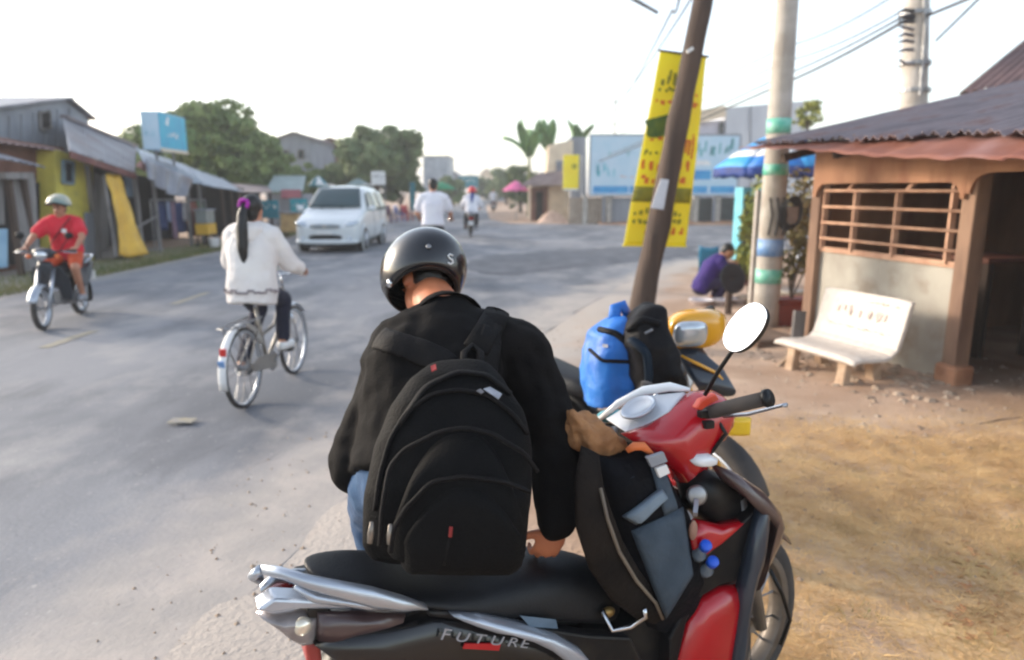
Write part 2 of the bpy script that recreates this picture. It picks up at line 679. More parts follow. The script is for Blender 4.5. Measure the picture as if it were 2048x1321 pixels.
def rnoise(scale, det, stretch):
    mp = n.new('ShaderNodeMapping')
    mp.inputs['Scale'].default_value = stretch
    l.new(tc.outputs['Object'], mp.inputs[0])
    z = n.new('ShaderNodeTexNoise')
    z.inputs['Scale'].default_value = scale
    z.inputs['Detail'].default_value = det
    z.inputs['Roughness'].default_value = 0.6
    l.new(mp.outputs[0], z.inputs['Vector'])
    return z.outputs[0]


def rmath(op, a, b):
    q = n.new('ShaderNodeMath')
    q.operation = op
    q.use_clamp = True
    for i, s in enumerate((a, b)):
        if isinstance(s, (int, float)):
            q.inputs[i].default_value = s
        else:
            l.new(s, q.inputs[i])
    return q.outputs[0]


def rmap(s, a, b, c=0.0, d=1.0):
    q = n.new('ShaderNodeMapRange')
    for i, x in enumerate((a, b, c, d)):
        q.inputs[i + 1].default_value = x
    l.new(s, q.inputs[0])
    return q.outputs[0]


def rmix(f, a, b):
    q = n.new('ShaderNodeMix')
    q.data_type = 'RGBA'
    l.new(f, q.inputs[0])
    for i, s in ((6, a), (7, b)):
        if isinstance(s, tuple):
            q.inputs[i].default_value = s
        else:
            l.new(s, q.inputs[i])
    return q.outputs[2]


big = rnoise(0.55, 5, (1.0, 0.45, 1))
fine = rnoise(60, 3, (1, 1, 1))
base = rmix(rmap(big, 0.41, 0.59), rgb(92, 96, 104), rgb(132, 133, 138))
base = rmix(rmap(rnoise(1.7, 6, (0.8, 0.5, 1)), 0.50, 0.72), base, rgb(158, 155, 154))
base = rmix(rmap(rnoise(0.8, 6, (1.3, 0.5, 2)), 0.57, 0.70, 0, 0.65), base, rgb(80, 83, 90))
base = rmix(rmap(fine, 0.35, 0.75, 0, 0.35), base, rgb(96, 94, 94))
da = n.new('ShaderNodeAttribute')
da.attribute_name = 'dust'
dn = rmath('ADD', da.outputs['Fac'], rmap(rnoise(1.6, 7, (1, 0.7, 1)), 0.2, 0.8, -0.45, 0.45))
dn = rmap(dn, 0.25, 0.85)
dd = n.new('ShaderNodeAttribute')
dd.attribute_name = 'dust'
dn = rmath('MULTIPLY', dn, rmap(dd.outputs['Fac'], 0.0, 0.25))
tan = rmix(rmap(rnoise(3, 5, (1, 1, 1)), 0.4, 0.6), rgb(160, 153, 147), rgb(176, 166, 158))
base = rmix(dn, base, tan)
vo = n.new('ShaderNodeTexVoronoi')
vo.feature = 'DISTANCE_TO_EDGE'
vo.inputs['Scale'].default_value = 0.75
mpv = n.new('ShaderNodeMapping')
mpv.inputs['Scale'].default_value = (1.0, 0.6, 1)
l.new(tc.outputs['Object'], mpv.inputs[0])
nzv = n.new('ShaderNodeTexNoise')
nzv.inputs['Scale'].default_value = 2.2
nzv.inputs['Detail'].default_value = 5
l.new(tc.outputs['Object'], nzv.inputs['Vector'])
vm = n.new('ShaderNodeVectorMath')
vm.operation = 'MULTIPLY_ADD'
vm.inputs[1].default_value = (0.7, 0.7, 0.7)
l.new(nzv.outputs['Color'], vm.inputs[0])
l.new(mpv.outputs[0], vm.inputs[2])
l.new(vm.outputs[0], vo.inputs['Vector'])
crack = rmath('MULTIPLY', rmap(vo.outputs[0], 0.0, 0.016, 0.32, 0.0), rmap(rnoise(0.6, 3, (1, 1, 1)), 0.5, 0.66))
base = rmix(crack, base, rgb(58, 58, 62))
peb = rmap(rnoise(22, 2, (1, 1, 1)), 0.66, 0.74, 0, 0.45)
base = rmix(peb, base, rgb(186, 180, 174))
l.new(base, p.inputs['Base Color'])
bp = n.new('ShaderNodeBump')
bp.inputs['Strength'].default_value = 0.35
bp.inputs['Distance'].default_value = 0.01
l.new(rnoise(35, 5, (1, 1, 1)), bp.inputs['Height'])
l.new(bp.outputs[0], p.inputs['Normal'])
tag(link('road', me, m_road, None, True), kind='structure')

for (a, b) in ((7.15, 8.05), (10.0, 11.2), (14.2, 15.4), (28.0, 29.4)):
    mb = MB()
    mb.grid(lambda u, v: (-4.98 + 0.13 * (u - 0.5) + 0.015 * noise.noise(V((v * 6, u * 3, a))), a + (b - a) * v, 0.005), 2, 10)
    tag(mb.build('road_marking', m_chalk), kind='structure')

for nm, px in (('road_dark_strip', [(925, 528), (985, 512), (1090, 503), (1200, 497), (1310, 492), (1400, 493), (1395, 512), (1300, 522), (1200, 530), (1110, 540), (1020, 552), (950, 548)])
               ,):
    mb = MB()  # flat sheet on the road, darker than the asphalt around it
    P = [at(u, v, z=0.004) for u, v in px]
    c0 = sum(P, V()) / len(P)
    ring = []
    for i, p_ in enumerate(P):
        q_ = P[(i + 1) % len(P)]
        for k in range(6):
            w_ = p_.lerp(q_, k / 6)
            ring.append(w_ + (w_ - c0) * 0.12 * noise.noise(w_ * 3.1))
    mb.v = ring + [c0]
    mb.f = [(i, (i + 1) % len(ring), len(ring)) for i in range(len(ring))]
    tag(mb.build(nm, M('darker_asphalt', rgb(70, 74, 82), rgb(100, 102, 108), 2.2, 0.85, bump=0.3, bscale=40)), kind='structure')

# soil bank along the far side of the side road
mb = MB()
mb.grid(lambda u, v: (4.2 + 26 * u, 33.5 + 2.2 * v, -0.03 + 0.30 * math.sin(v * math.pi) * (0.55 + 0.6 * noise.noise(V((u * 26, v * 2, 1))))), 60, 8)
tag(mb.build('soil_bank', m_orange, smooth=True), kind='structure')


def blades(name, m, n, fx, hmin, hmax, wid, lay, seed):
    """loose grass: one object"""
    g = np.random.default_rng(seed)
    P = np.array([fx(g) for _ in range(n)])
    ang = g.uniform(0, 2 * math.pi, n)
    h = g.uniform(hmin, hmax, n)
    ln = g.uniform(*lay, n)
    d2 = g.uniform(0, 2 * math.pi, n)
    s = np.stack([np.cos(ang), np.sin(ang), np.zeros(n)], 1) * (wid * g.uniform(0.6, 1.4, n))[:, None]
    tip = P + np.stack([np.cos(d2) * ln * h, np.sin(d2) * ln * h, h / np.sqrt(1 + ln * ln)], 1)
    Vv = np.concatenate([P - s, P + s, tip], 1).reshape(-1, 3)
    me = bpy.data.meshes.new(name)
    me.vertices.add(3 * n)
    me.vertices.foreach_set('co', Vv.astype(np.float32).ravel())
    me.loops.add(3 * n)
    me.loops.foreach_set('vertex_index', np.arange(3 * n, dtype=np.int32))
    me.polygons.add(n)
    me.polygons.foreach_set('loop_start', np.arange(0, 3 * n, 3, dtype=np.int32))
    me.update()
    me.validate()
    return tag(link(name, me, m), kind='stuff')


def straw_spot(g):
    while True:
        x, y = g.uniform(0.3, 4.4), g.uniform(1.2, 5.0)
        if x < xr(y) + 1.2:
            continue
        q = noise.noise(V((x * 1.1, y * 1.1, 5))) * 0.5 + 0.5
        edge = sst(0.0, 0.5, x - 0.3) * (1 - sst(4.0, 5.0, y))
        if g.uniform(0, 1) < q * edge * 1.5:
            return (x, y, ground_z(x, y))


blades('dry_grass', m_straw, 110000, straw_spot, 0.014, 0.048, 0.0018, (0.8, 4.0), 2)
blades('green_weeds', m_verge, 500, lambda g: (lambda c: (c[0] + g.normal(0, 0.05), c[1] + g.normal(0, 0.04), 0.012))(
    [(1.35, 2.4), (2.3, 2.75), (1.5, 2.05), (2.5, 3.1), (0.95, 7.4), (1.9, 2.2)][int(g.integers(6))]), 0.02, 0.06, 0.004, (0.3, 1.2), 4)
blades('verge_grass', m_verge, 26000, lambda g: (lambda y: (-8.02 - 1.5 * g.uniform(0, 1) ** 1.2, y, 0.0))(g.uniform(8, 31)), 0.04, 0.14, 0.008, (0.1, 0.9), 3)

mb = MB()
g = random.Random(5)
for _ in range(2800):
    y = g.uniform(1.2, 8.5)
    x = g.uniform(-1.6, 4.5)
    if x < xr(y) - 0.9:
        continue
    r = g.choice((0.003, 0.004, 0.005, 0.006, 0.008, 0.011, 0.016))
    if x > 2.2 and y > 4.4:
        r *= 1.8
    z = max(ground_z(x, y), 0)
    k = len(mb.v)
    for dx, dy, dz in ((1, 0, 0), (-1, 0, 0), (0, 1, 0), (0, -1, 0), (0, 0, 0.8), (0, 0, -0.6)):
        mb.v.append(V((x + dx * r * g.uniform(0.6, 1.3), y + dy * r * g.uniform(0.6, 1.3), z + dz * r * g.uniform(0.6, 1.2))))
    for q in ((0, 2, 4), (2, 1, 4), (1, 3, 4), (3, 0, 4), (2, 0, 5), (1, 2, 5), (3, 1, 5), (0, 3, 5)):
        mb.f.append(tuple(k + i for i in q))
tag(mb.build('gravel', m_stone), kind='stuff')

for (u, v, w, lab, m_) in ((1672, 964, 0.05, 'crumpled white wrapper lying on the dry yellow grass', m_white),
                          (1745, 1020, 0.035, 'small grey scrap of plastic on the bare patch of dry grass', m_paleblue),
                          (1822, 1163, 0.04, 'pale blue plastic scrap at the edge of the leaf litter', m_blue),
                          (600, 1262, 0.03, 'white paper scrap on the dusty edge of the road', m_white),
                          (365, 842, 0.11, 'flat piece of grey cardboard lying on the asphalt near the bicycle', m_chalk)):
    c = at(u, v, z=0.02)
    mb = MB()
    mb.grid(lambda a, b: c + V(((a - .5) * w * 1.6, (b - .5) * w, 0.003 + (0.06 if w > .1 else 0.25) * w * abs(noise.noise(V((a * 3, b * 3, u)))))), 6, 5)
    tag(mb.build('litter_scrap', m_, solid=0.002), lab, 'litter')

# dead leaves by the frame's lower corner
mb = MB()
for _ in range(140):
    c = at(g.gauss(1950, 45), g.gauss(1190, 40), z=0.03)
    a = g.uniform(0, 6.28)
    r = g.uniform(0.012, 0.035)
    d = V((math.cos(a), math.sin(a), g.uniform(-.3, .3))) * r
    s = V((-math.sin(a), math.cos(a), g.uniform(-.4, .4))) * r * 0.45
    k = len(mb.v)
    mb.v += [c - d, c + s, c + d, c - s + V((0, 0, .006))]
    mb.f += [(k, k + 1, k + 2), (k, k + 2, k + 3)]
tag(mb.build('dead_leaves', M('dead_leaf', rgb(150, 96, 64), rgb(190, 140, 96), 20, 0.9), fix=False), kind='stuff')

# ------------------------------------------------------------------ left row of shacks
def W3(mb, pts, off):
    return mb.prism([V(p) for p in pts], off)


def ground_under(p):
    return V((p.x, p.y, 0))


def planks(root, name, c, n, m, thick=0.025, gap=0.012, seed=0):
    """boards side by side over a four-cornered area, each board its own part"""
    r = random.Random(seed)
    for i in range(n):
        u0, u1 = i / n + gap / 2, (i + 1) / n - gap / 2
        c_ = [V(p) for p in c]
        nn = (c_[1] - c_[0]).cross(c_[3] - c_[0]).normalized()
        mb = MB()
        a, b = r.uniform(0, 0.03), 1 - r.uniform(0, 0.03)
        mb.prism([bil(c_, u0, a), bil(c_, u1, a), bil(c_, u1, b), bil(c_, u0, b)], nn * (thick * r.uniform(0.7, 1.3)))
        mb.build(name, m, root)


# grey two-storey house behind the row
t = thing('grey_house', 'tall blue-grey boarded house with low gable rising behind the brown shop', 'house', (-14, 14.5, 0), world=True)
P = [at(u, v, X=-12.2) for u, v in ((-150, 236), (-150, 236), (130, 200), (177, 238))]
P[0].z = 0
face = [P[0], P[1], P[2], P[3], ground_under(P[3])]
W3(MB(), face, (-5, 0, 0)).build('wall', m_gwall, t)
for a, b in ((P[1], P[2]), (P[2], P[3])):
    mb = MB()
    e = (b - a).normalized() * 0.12
    W3(mb, [a + V((.18, 0, .01)) - e * 0, b + V((.18, 0, .01)) + e, b + V((.18, 0, .07)) + e, a + V((.18, 0, .07))], (-5.3, 0, 0))
    mb.build('roof', m_tin, t)
q = [at(u, v, X=-12.19) for u, v in ((76, 225), (96, 222), (98, 258), (78, 260))]
w_ = W3(MB(), q, (0.05, 0, 0)).build('window', m_dark, t)
mb = MB()
for i in range(4):
    mb.beam(q[i] + V((.05, 0, 0)), q[(i + 1) % 4] + V((.05, 0, 0)), 0.06, 0.05)
mb.build('frame', m_greywood, w_)
for k in range(6):
    x = 20 + k * 24
    a, b = at(x, 232 - k * 3.0, X=-12.17), at(x + 1, 300, X=-12.17)
    MB().beam(a, b, 0.03, 0.05).build('batten', m_gwall, t)

# brown shop
t = thing('brown_shop', 'low brown walled shop with a dull overhanging roof below the grey house', 'shop', (-10.6, 13, 0), world=True)
A, B = at(-120, 258, X=-10.3), at(128, 296, X=-10.3)
W3(MB(), [ground_under(A), ground_under(B), B, A], (-1.6, 0, 0)).build('wall', m_brown, t)
mb = MB()
A2, B2 = at(-120, 268, X=-9.9), at(134, 304, X=-9.9)
corrugated(mb, [A2, B2, B2 + V((-2.0, 0, .42)), A2 + V((-2.0, 0, .42))], 16, 0.018)
mb.build('roof_sheet', M('dull_red_roof', rgb(124, 100, 98), rgb(104, 80, 78), 2, 0.7), t, solid=0.012)
W3(MB(), [at(60, 365, X=-10.28), at(108, 368, X=-10.28), at(104, 520, X=-10.28), at(66, 520, X=-10.28)], (0.04, 0, 0)).build('doorway', m_dark, t)
W3(MB(), [at(88, 372, X=-10.2), at(104, 374, X=-10.2), at(104, 398, X=-10.2), at(88, 396, X=-10.2)], (0.04, 0, 0)).build('panel', m_deep, t)

# nearest lean-to
t = thing('lean_to_stall', 'shabby lean-to stall of grey boards under a small tin roof at the verge', 'stall', (-9.7, 13, 0), world=True)
A, B = at(-130, 292, X=-9.2), at(88, 334, X=-9.2)
corrugated(MB(), [A, B, B + V((-1.0, -.1, .3)), A + V((-1.0, 0, .3))], 14, 0.02, jag=0.05).build('roof_sheet', m_tin, t, solid=0.01)
planks(t, 'plank', [at(20, 356, X=-9.45), at(70, 352, X=-9.45), at(82, 545, X=-9.3), at(52, 545, X=-9.3)], 5, m_greywood, seed=3)
planks(t, 'plank', [at(-70, 345, X=-9.5), at(8, 352, X=-9.5), at(10, 452, X=-9.5), at(-70, 452, X=-9.5)], 6, m_greywood, seed=4)
W3(MB(), [at(-60, 458, X=-9.45), at(9, 458, X=-9.45), at(9, 535, X=-9.45), at(-60, 540, X=-9.45)], (0.06, 0, 0)).build('panel', M('pale_blue_panel', rgb(150, 184, 206), rgb(128, 166, 192), 3, .6), t)
for u in (14, 44, -50):
    p0 = at(u, 345, X=-9.4)
    MB().beam(ground_under(p0), p0, 0.1).build('post', m_wood, t)
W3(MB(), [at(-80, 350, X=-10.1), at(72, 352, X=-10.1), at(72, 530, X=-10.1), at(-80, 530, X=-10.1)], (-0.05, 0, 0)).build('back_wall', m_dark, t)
MB().beam(at(5, 352, X=-9.35), at(60, 352, X=-9.35), 0.16, 0.12).build('awning_roll', m_greywood, t)

# yellow house
t = thing('yellow_house', 'narrow yellow rendered house front with a small dark window', 'house', (-10.2, 15.4, 0), world=True)
q = [at(u, v, X=-9.9) for u, v in ((110, 300), (186, 318), (186, 505), (110, 515))]
q[2].z = q[3].z = 0
W3(MB(), q, (-1.4, 0, 0)).build('wall', m_ywall, t)
q = [at(u, v, X=-9.88) for u, v in ((124, 322), (143, 326), (143, 368), (124, 366))]
w_ = W3(MB(), q, (0.03, 0, 0)).build('window', m_glassd, t)
mb = MB()
for i in range(4):
    mb.beam(q[i] + V((.03, 0, 0)), q[(i + 1) % 4] + V((.03, 0, 0)), 0.07, 0.06)
mb.build('frame', M('worn_blue_frame', rgb(120, 140, 150), rgb(100, 116, 126), 5, .7), w_)
q = [at(u, v, X=-9.87) for u, v in ((168, 425), (186, 426), (186, 512), (166, 508))]
W3(MB(), q, (0.05, 0, 0)).build('plinth_panel', m_gwall, t)
q = [at(u, v, X=-9.85) for u, v in ((188, 345), (214, 352), (218, 500), (190, 506))]
planks(t, 'plank', q, 3, m_greywood, seed=8)

# long tin roofed shop
t = thing('tin_roof_shop', 'open fronted shop under a long sloping grey tin roof with rusty eave', 'shop', (-10.5, 17.5, 0), world=True)
UL, UR, ER, EL = at(126, 236, X=-11.7), at(272, 296, X=-11.7), at(268, 346, X=-9.2), at(138, 302, X=-9.2)
for k in range(4):
    a, b = k / 4, (k + 1) / 4
    c = [EL.lerp(ER, a), EL.lerp(ER, b + .01), UL.lerp(UR, b + .01), UL.lerp(UR, a)]
    c = [p + V((0, 0, 0.012 * (k % 2))) for p in c]
    corrugated(MB(), c, 6, 0.02, jag=0.04, seed=k).build('roof_sheet', m_tin, t, solid=0.01)
MB().beam(UL + V((0, 0, .04)), UR + V((0, 0, .04)), 0.16, 0.08).build('ridge_cap', m_tindark, t)
MB().beam(EL + V((.02, 0, -.08)), ER + V((.02, 0, -.08)), 0.04, 0.14).build('fascia', M('red_brown_edge', rgb(120, 76, 70), rgb(96, 60, 56), 4, .8), t)
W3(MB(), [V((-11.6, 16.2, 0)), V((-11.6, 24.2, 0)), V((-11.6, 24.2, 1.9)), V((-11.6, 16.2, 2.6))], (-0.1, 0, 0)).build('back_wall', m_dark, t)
for u, v in ((222, 345), (268, 348)):
    p0 = at(u, v, X=-9.4)
    MB().beam(ground_under(p0), p0, 0.09).build('post', m_greywood, t)
W3(MB(), [at(248, 352, X=-9.6), at(270, 356, X=-9.6), at(262, 395, X=-9.6), at(252, 393, X=-9.6)], (0.05, 0, 0)).build('hanging_panel', M('faded_blue', rgb(110, 130, 146), rgb(90, 108, 126), 4, .7), t)
W3(MB(), [V((-11.5, 16.4, 0)), V((-9.8, 16.4, 0)), V((-9.8, 16.4, 2.2)), V((-11.5, 16.4, 2.6))], (0, 0.08, 0)).build('side_wall', m_greywood, t)

t = thing('tarpaulin', 'yellow tarpaulin draped from the tin eave down to the grass verge', 'tarpaulin', (-9.3, 17, 0), world=True)
TL, TR, BR, BL = at(212, 348, X=-9.35), at(236, 350, X=-9.35), at(302, 511, X=-8.9), at(238, 513, X=-8.9)


def tarp(u, v):
    p = bil([TL, TR, BR, BL], u, v)
    return p + V((0.10 * math.sin(u * 9 + v * 3) * (0.3 + v) + 0.05 * noise.noise(V((u * 4, v * 6, 2))), 0.05 * math.sin(u * 7), 0.03 * math.sin(u * 14) * v))


MB().grid(tarp, 24, 20).build('sheet', m_ytarp, t, True, solid=0.02)
MB().beam(at(208, 350, X=-9.42), at(232, 515, X=-9.0), 0.07).build('pole', m_greywood, t)

# blue-grey awning shop with hanging clothes
t = thing('clothes_shop', 'open clothes shop under a low blue-grey tin awning beside the yellow tarpaulin', 'shop', (-10.2, 21, 0), world=True)
UL, UR, ER, EL = at(272, 296, X=-11.5), at(452, 362, X=-11.5), at(482, 384, X=-9.0), at(300, 350, X=-9.0)
for k in range(4):
    a, b = k / 4, (k + 1) / 4
    c = [EL.lerp(ER, a), EL.lerp(ER, b + .01), UL.lerp(UR, b + .01), UL.lerp(UR, a)]
    c = [p + V((0, 0, 0.012 * (k % 2))) for p in c]
    corrugated(MB(), c, 6, 0.022, jag=0.06, seed=20 + k).build('roof_sheet', m_tinblue, t, solid=0.01)
tl, tr, br, bl_ = at(290, 318, X=-8.95), at(388, 358, X=-8.95), at(372, 394, X=-8.8), at(296, 358, X=-8.8)
MB().grid(lambda u, v: bil([tl, tr, br, bl_], u, v) + V((0.05 * math.sin(u * 22) * (0.3 + v), 0, -0.14 * v * math.sin(u * math.pi))), 40, 8).build('hanging_sheet', m_tin, t, True, solid=0.012)
for u, v in ((305, 350), (372, 362), (397, 366), (443, 374), (462, 378)):
    p0 = at(u, v, X=-9.25)
    MB().beam(ground_under(p0), p0, 0.08).build('post', m_wood if u > 400 else m_greywood, t)
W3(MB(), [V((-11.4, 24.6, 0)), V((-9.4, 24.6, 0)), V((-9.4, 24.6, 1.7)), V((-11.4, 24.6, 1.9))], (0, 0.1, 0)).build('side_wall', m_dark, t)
W3(MB(), [at(292, 330, X=-9.05), at(282, 322, X=-9.05), at(270, 332, X=-9.05), at(290, 344, X=-9.05)], (0.03, 0, 0)).build('flap', M('pinkish_flap', rgb(176, 134, 128), rgb(150, 112, 108), 4, .8), t)
MB().beam(at(240, 475, X=-9.2), at(318, 430, X=-9.2), 0.04).build('brace', m_greywood, t)

mb = MB()
ra, rb = at(300, 400, X=-9.4), at(410, 400, X=-9.4)
rail = thing('clothes_rail', 'thin steel rail holding the row of hanging clothes in the shop', 'clothes rail', (ra.x, ra.y, 0), world=True)
MB().tube([ra, rb], 0.02).build('bar', m_steel, rail)
for p0 in (ra, rb):
    MB().tube([ground_under(p0), p0], 0.02).build('leg', m_steel, rail)
cl = (('navy shirt hanging at the tarpaulin end of the clothes rail', 305, 331, 463, rgb(36, 50, 92)),
      ('pale blue shirt hanging between the two navy shirts', 331, 341, 445, rgb(150, 160, 186)),
      ('narrow mauve cloth hanging beside the middle navy shirt', 340, 348, 480, rgb(126, 100, 116)),
      ('navy shirt hanging between the mauve cloth and the white shirt', 348, 369, 468, rgb(34, 46, 88)),
      ('white shirt hanging beside the rust brown trousers', 366, 379, 442, rgb(200, 196, 196)),
      ('rust brown trousers hanging near the end of the clothes rail', 374, 394, 475, rgb(112, 58, 44)),
      ('small green top at the far end of the clothes rail', 392, 405, 436, rgb(40, 118, 76)))
for i, (lab, u0, u1, v1, c) in enumerate(cl):
    X = -9.4 + 0.05 * (i % 3)
    a, b = at(u0, 404, X=X), at(u1, 404, X=X)
    z1 = at(u0, v1, X=X).z
    o = thing('hanging_garment', lab, 'clothes', (X, a.y, a.z), 0, 'clothes hanging on the shop rail', world=True)

    def cloth(u, v):
        s = 0.75 + 0.25 * min(1, v * 4)
        return V((X + 0.05 * math.sin(u * 10 + i) * v, (a.y + b.y) / 2 + (u - 0.5) * (b.y - a.y) * s, a.z + (z1 - a.z) * v))
    MB().grid(cloth, 8, 6).build('cloth', M('garment_%d' % i, c, None, 5, 0.9), o, True, solid=0.03)
    MB().tube([(X, (a.y + b.y) / 2, a.z), (X, (a.y + b.y) / 2, ra.z + .02)], 0.008, 5).build('hanger_hook', m_steel, o)

# yellow food cart
o = thing('food_cart', 'yellow food cart with a glass case parked under the tin awning', 'food cart', (at(414, 480, X=-8.9).x, at(414, 480, X=-8.9).y, 0))
o.scale = (.74, .74, .74)
MB().box((0, 0, .72), (.5, .8, .42)).build('cabinet', M('cart_yellow', rgb(222, 176, 60), rgb(206, 160, 52), 4, .6), o, bevel=.02)
MB().box((0, 0, 1.2), (.44, .74, .5)).build('glass_case', M('case_glass', rgb(140, 146, 142), rgb(120, 126, 122), 2, .2), o, bevel=.01)
MB().box((0, 0, 1.47), (.56, .86, .05)).build('top', m_gwall, o)
for sx in (-1, 1):
    for sy in (-1, 1):
        MB().beam((sx * .2, sy * .35, 0.1), (sx * .2, sy * .35, .52), .05).build('leg', m_blackp, o)
        MB().revolve([(0, -.02), (.1, -.02), (.1, .02), (0, .02)], (sx * .25, sy * .35, .1), (1, 0, 0), 12).build('wheel', m_rubber, o)
b_ = thing('bucket', 'white plastic bucket standing on the ground beside the yellow cart', 'bucket', tuple(at(429, 484, X=-8.5).xy) + (0,))
MB().revolve([(0, 0), (.12, 0), (.16, .3), (.15, .3), (.11, .02)], (0, 0, 0), (0, 0, 1)).build('body', m_white, b_)
MB().tube([(-.155, 0, .28), (-.1, 0, .4), (0, 0, .44), (.1, 0, .4), (.155, 0, .28)], .006, 5).build('handle', m_steel, b_)

# sign box on the roof
c0 = at(322, 300, X=-10.4)
o = thing('roof_sign', 'two-sided sign box, white and cyan, standing up on the tin roof', 'sign', (c0.x, c0.y, c0.z), R(4))
L_, Hh, Wd = 2.0, 1.1, 0.5
MB().box((-Wd / 2, L_ / 2, Hh / 2), (Wd, L_, Hh)).build('box', m_paleblue, o)
MB().box((0.012, L_ / 2, Hh / 2 + .03), (.024, L_ - .04, Hh - .1)).build('cyan_face', m_cyan, o)
MB().box((0.02, L_ / 2, .0), (.05, L_, .08)).build('bottom_trim', m_cream, o)
strokes((.026, .35, .36), (0, 1.0, 0), (0, 0, .22), 5, 0, 4, dense=1).build('lettering', m_white, o)['kind'] = 'stuff'
MB().prism([V((.026, .42, .78)), V((.026, .62, .72)), V((.026, .72, .98)), V((.026, .6, 1.0))], (.004, 0, 0)).build('emblem', m_white, o)
strokes((-.42, -.003, .38), (.3, 0, 0), (0, 0, .2), 3, 0, 5, dense=1).build('lettering', M('pale_print', rgb(150, 200, 214), rgb(140, 190, 208), 3, .6), o)['kind'] = 'stuff'
for y in (.25, 1.5):
    MB().beam((-.25, y, 0), (-.25, y, -1.0), .06).build('post', m_steel, o)

# further stalls on the left
t = thing('low_stall', 'dark low stall under a patched tin awning beyond the clothes shop', 'stall', (-10, 26, 0), world=True)
UL, UR, ER, EL = at(440, 366, X=-11), at(535, 372, X=-11), at(545, 386, X=-9.0), at(480, 384, X=-9.0)
corrugated(MB(), [EL, ER, UR, UL], 16, 0.02, jag=.05, seed=31).build('roof_sheet', m_tindark, t, solid=.01)
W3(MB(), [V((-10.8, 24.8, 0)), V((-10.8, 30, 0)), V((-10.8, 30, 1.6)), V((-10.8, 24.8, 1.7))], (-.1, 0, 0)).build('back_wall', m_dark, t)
for u in (478, 505, 540):
    p0 = at(u, 385, X=-9.1)
    MB().beam(ground_under(p0), p0, .09).build('post', m_wood, t)
t = thing('pale_roof_stall', 'stall with a pale green-grey roof and red awning in front of the trees', 'stall', (-10, 31, 0), world=True)
UL, UR, ER, EL = at(548, 352, Y=34), at(612, 352, Y=34), at(606, 382, Y=30.5), at(530, 384, Y=30.5)
corrugated(MB(), [EL, ER, UR, UL], 12, .02).build('roof_sheet', M('pale_green_grey_roof', rgb(150, 166, 164), rgb(132, 146, 146), 2, .6), t, solid=.012)
W3(MB(), [at(532, 388, Y=32), at(606, 388, Y=32), ground_under(at(606, 388, Y=32)), ground_under(at(532, 388, Y=32))], (0, 1.5, 0)).build('wall', m_gwall, t)
MB().grid(lambda u, v: bil([at(562, 380, Y=30.2), at(602, 380, Y=30.2), at(602, 396, Y=29.5), at(562, 397, Y=29.5)], u, v), 6, 2).build('awning', M('faded_red', rgb(142, 70, 74), rgb(120, 62, 70), 4, .8), t, solid=.03)


def board_sign(name, lab, u0, v0, u1, v1, Y, face, seed, pm=m_white, legs=True):
    a, b = at(u0, v1, Y=Y), at(u1, v0, Y=Y)
    w, h = b.x - a.x, b.z - a.z
    o = thing(name, lab, 'sign', (a.x + w / 2, Y, 0))
    MB().box((0, 0, a.z + h / 2), (w, .06, h)).build('board', face, o, bevel=.008)
    strokes((-w * .38, -.032, a.z + h * .48), (w * .76, 0, 0), (0, 0, h * .34), 4, 0, seed, dense=1).build('lettering', pm, o)['kind'] = 'stuff'
    if legs:
        for s in (-1, 1):
            MB().beam((s * w * .42, .04, 0), (s * w * .42, .04, a.z + h), .05).build('leg', m_steel, o)
    return o


board_sign('shop_sign', 'square teal sign board with pale script standing by the dark stall', 519, 401, 556, 437, 25.5, m_teal, 3)
board_sign('shop_sign', 'teal sign board partly behind the oncoming car', 582, 398, 614, 431, 27.5, M('teal_lighter', rgb(44, 152, 160), rgb(38, 136, 150), 3, .5), 6)
board_sign('street_sign', 'white sign board with grey lines on posts in front of the round tree', 743, 343, 770, 370, 36, m_white, 9, m_tin)
c = at(585, 472, Y=24.5)
o = thing('wooden_counter', 'tan wooden stall counter at the roadside left of the car', 'counter', (c.x, 24.5, 0))
MB().box((0, 0, .52), (.62, .5, .62)).build('cabinet', M('tan_ply', rgb(196, 164, 112), rgb(168, 136, 92), 4, .8), o, bevel=.01)
MB().box((0, 0, .86), (.72, .6, .05)).build('top', m_greywood, o)
for sx in (-.26, .26):
    for sy in (-.2, .2):
        MB().beam((sx, sy, 0), (sx, sy, .22), .06).build('leg', m_wood, o)


def parasol(lab, x, y, ztop, rad, drop, m1, m2=None, n=8, valance=0.0, mv=None, group=None, band=None, zg=0.0):
    o = thing('parasol', lab, 'parasol', (x, y, zg), 0, group)
    ztop -= zg
    MB().tube([(0, 0, 0), (0, 0, ztop + .04)], .025, 8).build('pole', m_steel, o)
    for k in range(n):
        a0, a1 = 2 * math.pi * k / n, 2 * math.pi * (k + 1) / n

        def pan(u, v):
            a = a0 + (a1 - a0) * u
            r = rad * v * (1 - 0.06 * math.sin(u * math.pi) * v)
            return V((r * math.cos(a), r * math.sin(a), ztop - drop * v ** 1.25 + .02 * math.sin(u * math.pi) * v))
        MB().grid(pan, 5, 6).build('canopy_panel', m2 if (m2 and k % 2) else m1, o, True, solid=.012)
        if band:
            MB().grid(lambda u, v: pan(u, .62 + .16 * v) + V((0, 0, .014)), 5, 2).build('stripe', band, o, True, solid=.004)
        if valance:
            MB().grid(lambda u, v: pan(u, 1) - V((0, 0, valance * v * (0.75 + .25 * math.sin(u * 3 * math.pi) ** 2))), 8, 3).build('valance', mv or m1, o, True, solid=.012)
        MB().beam((0, 0, ztop - .02), (rad * .98 * math.cos(a0), rad * .98 * math.sin(a0), ztop - drop - .02), .014).build('rib', m_steel, o)
    return o


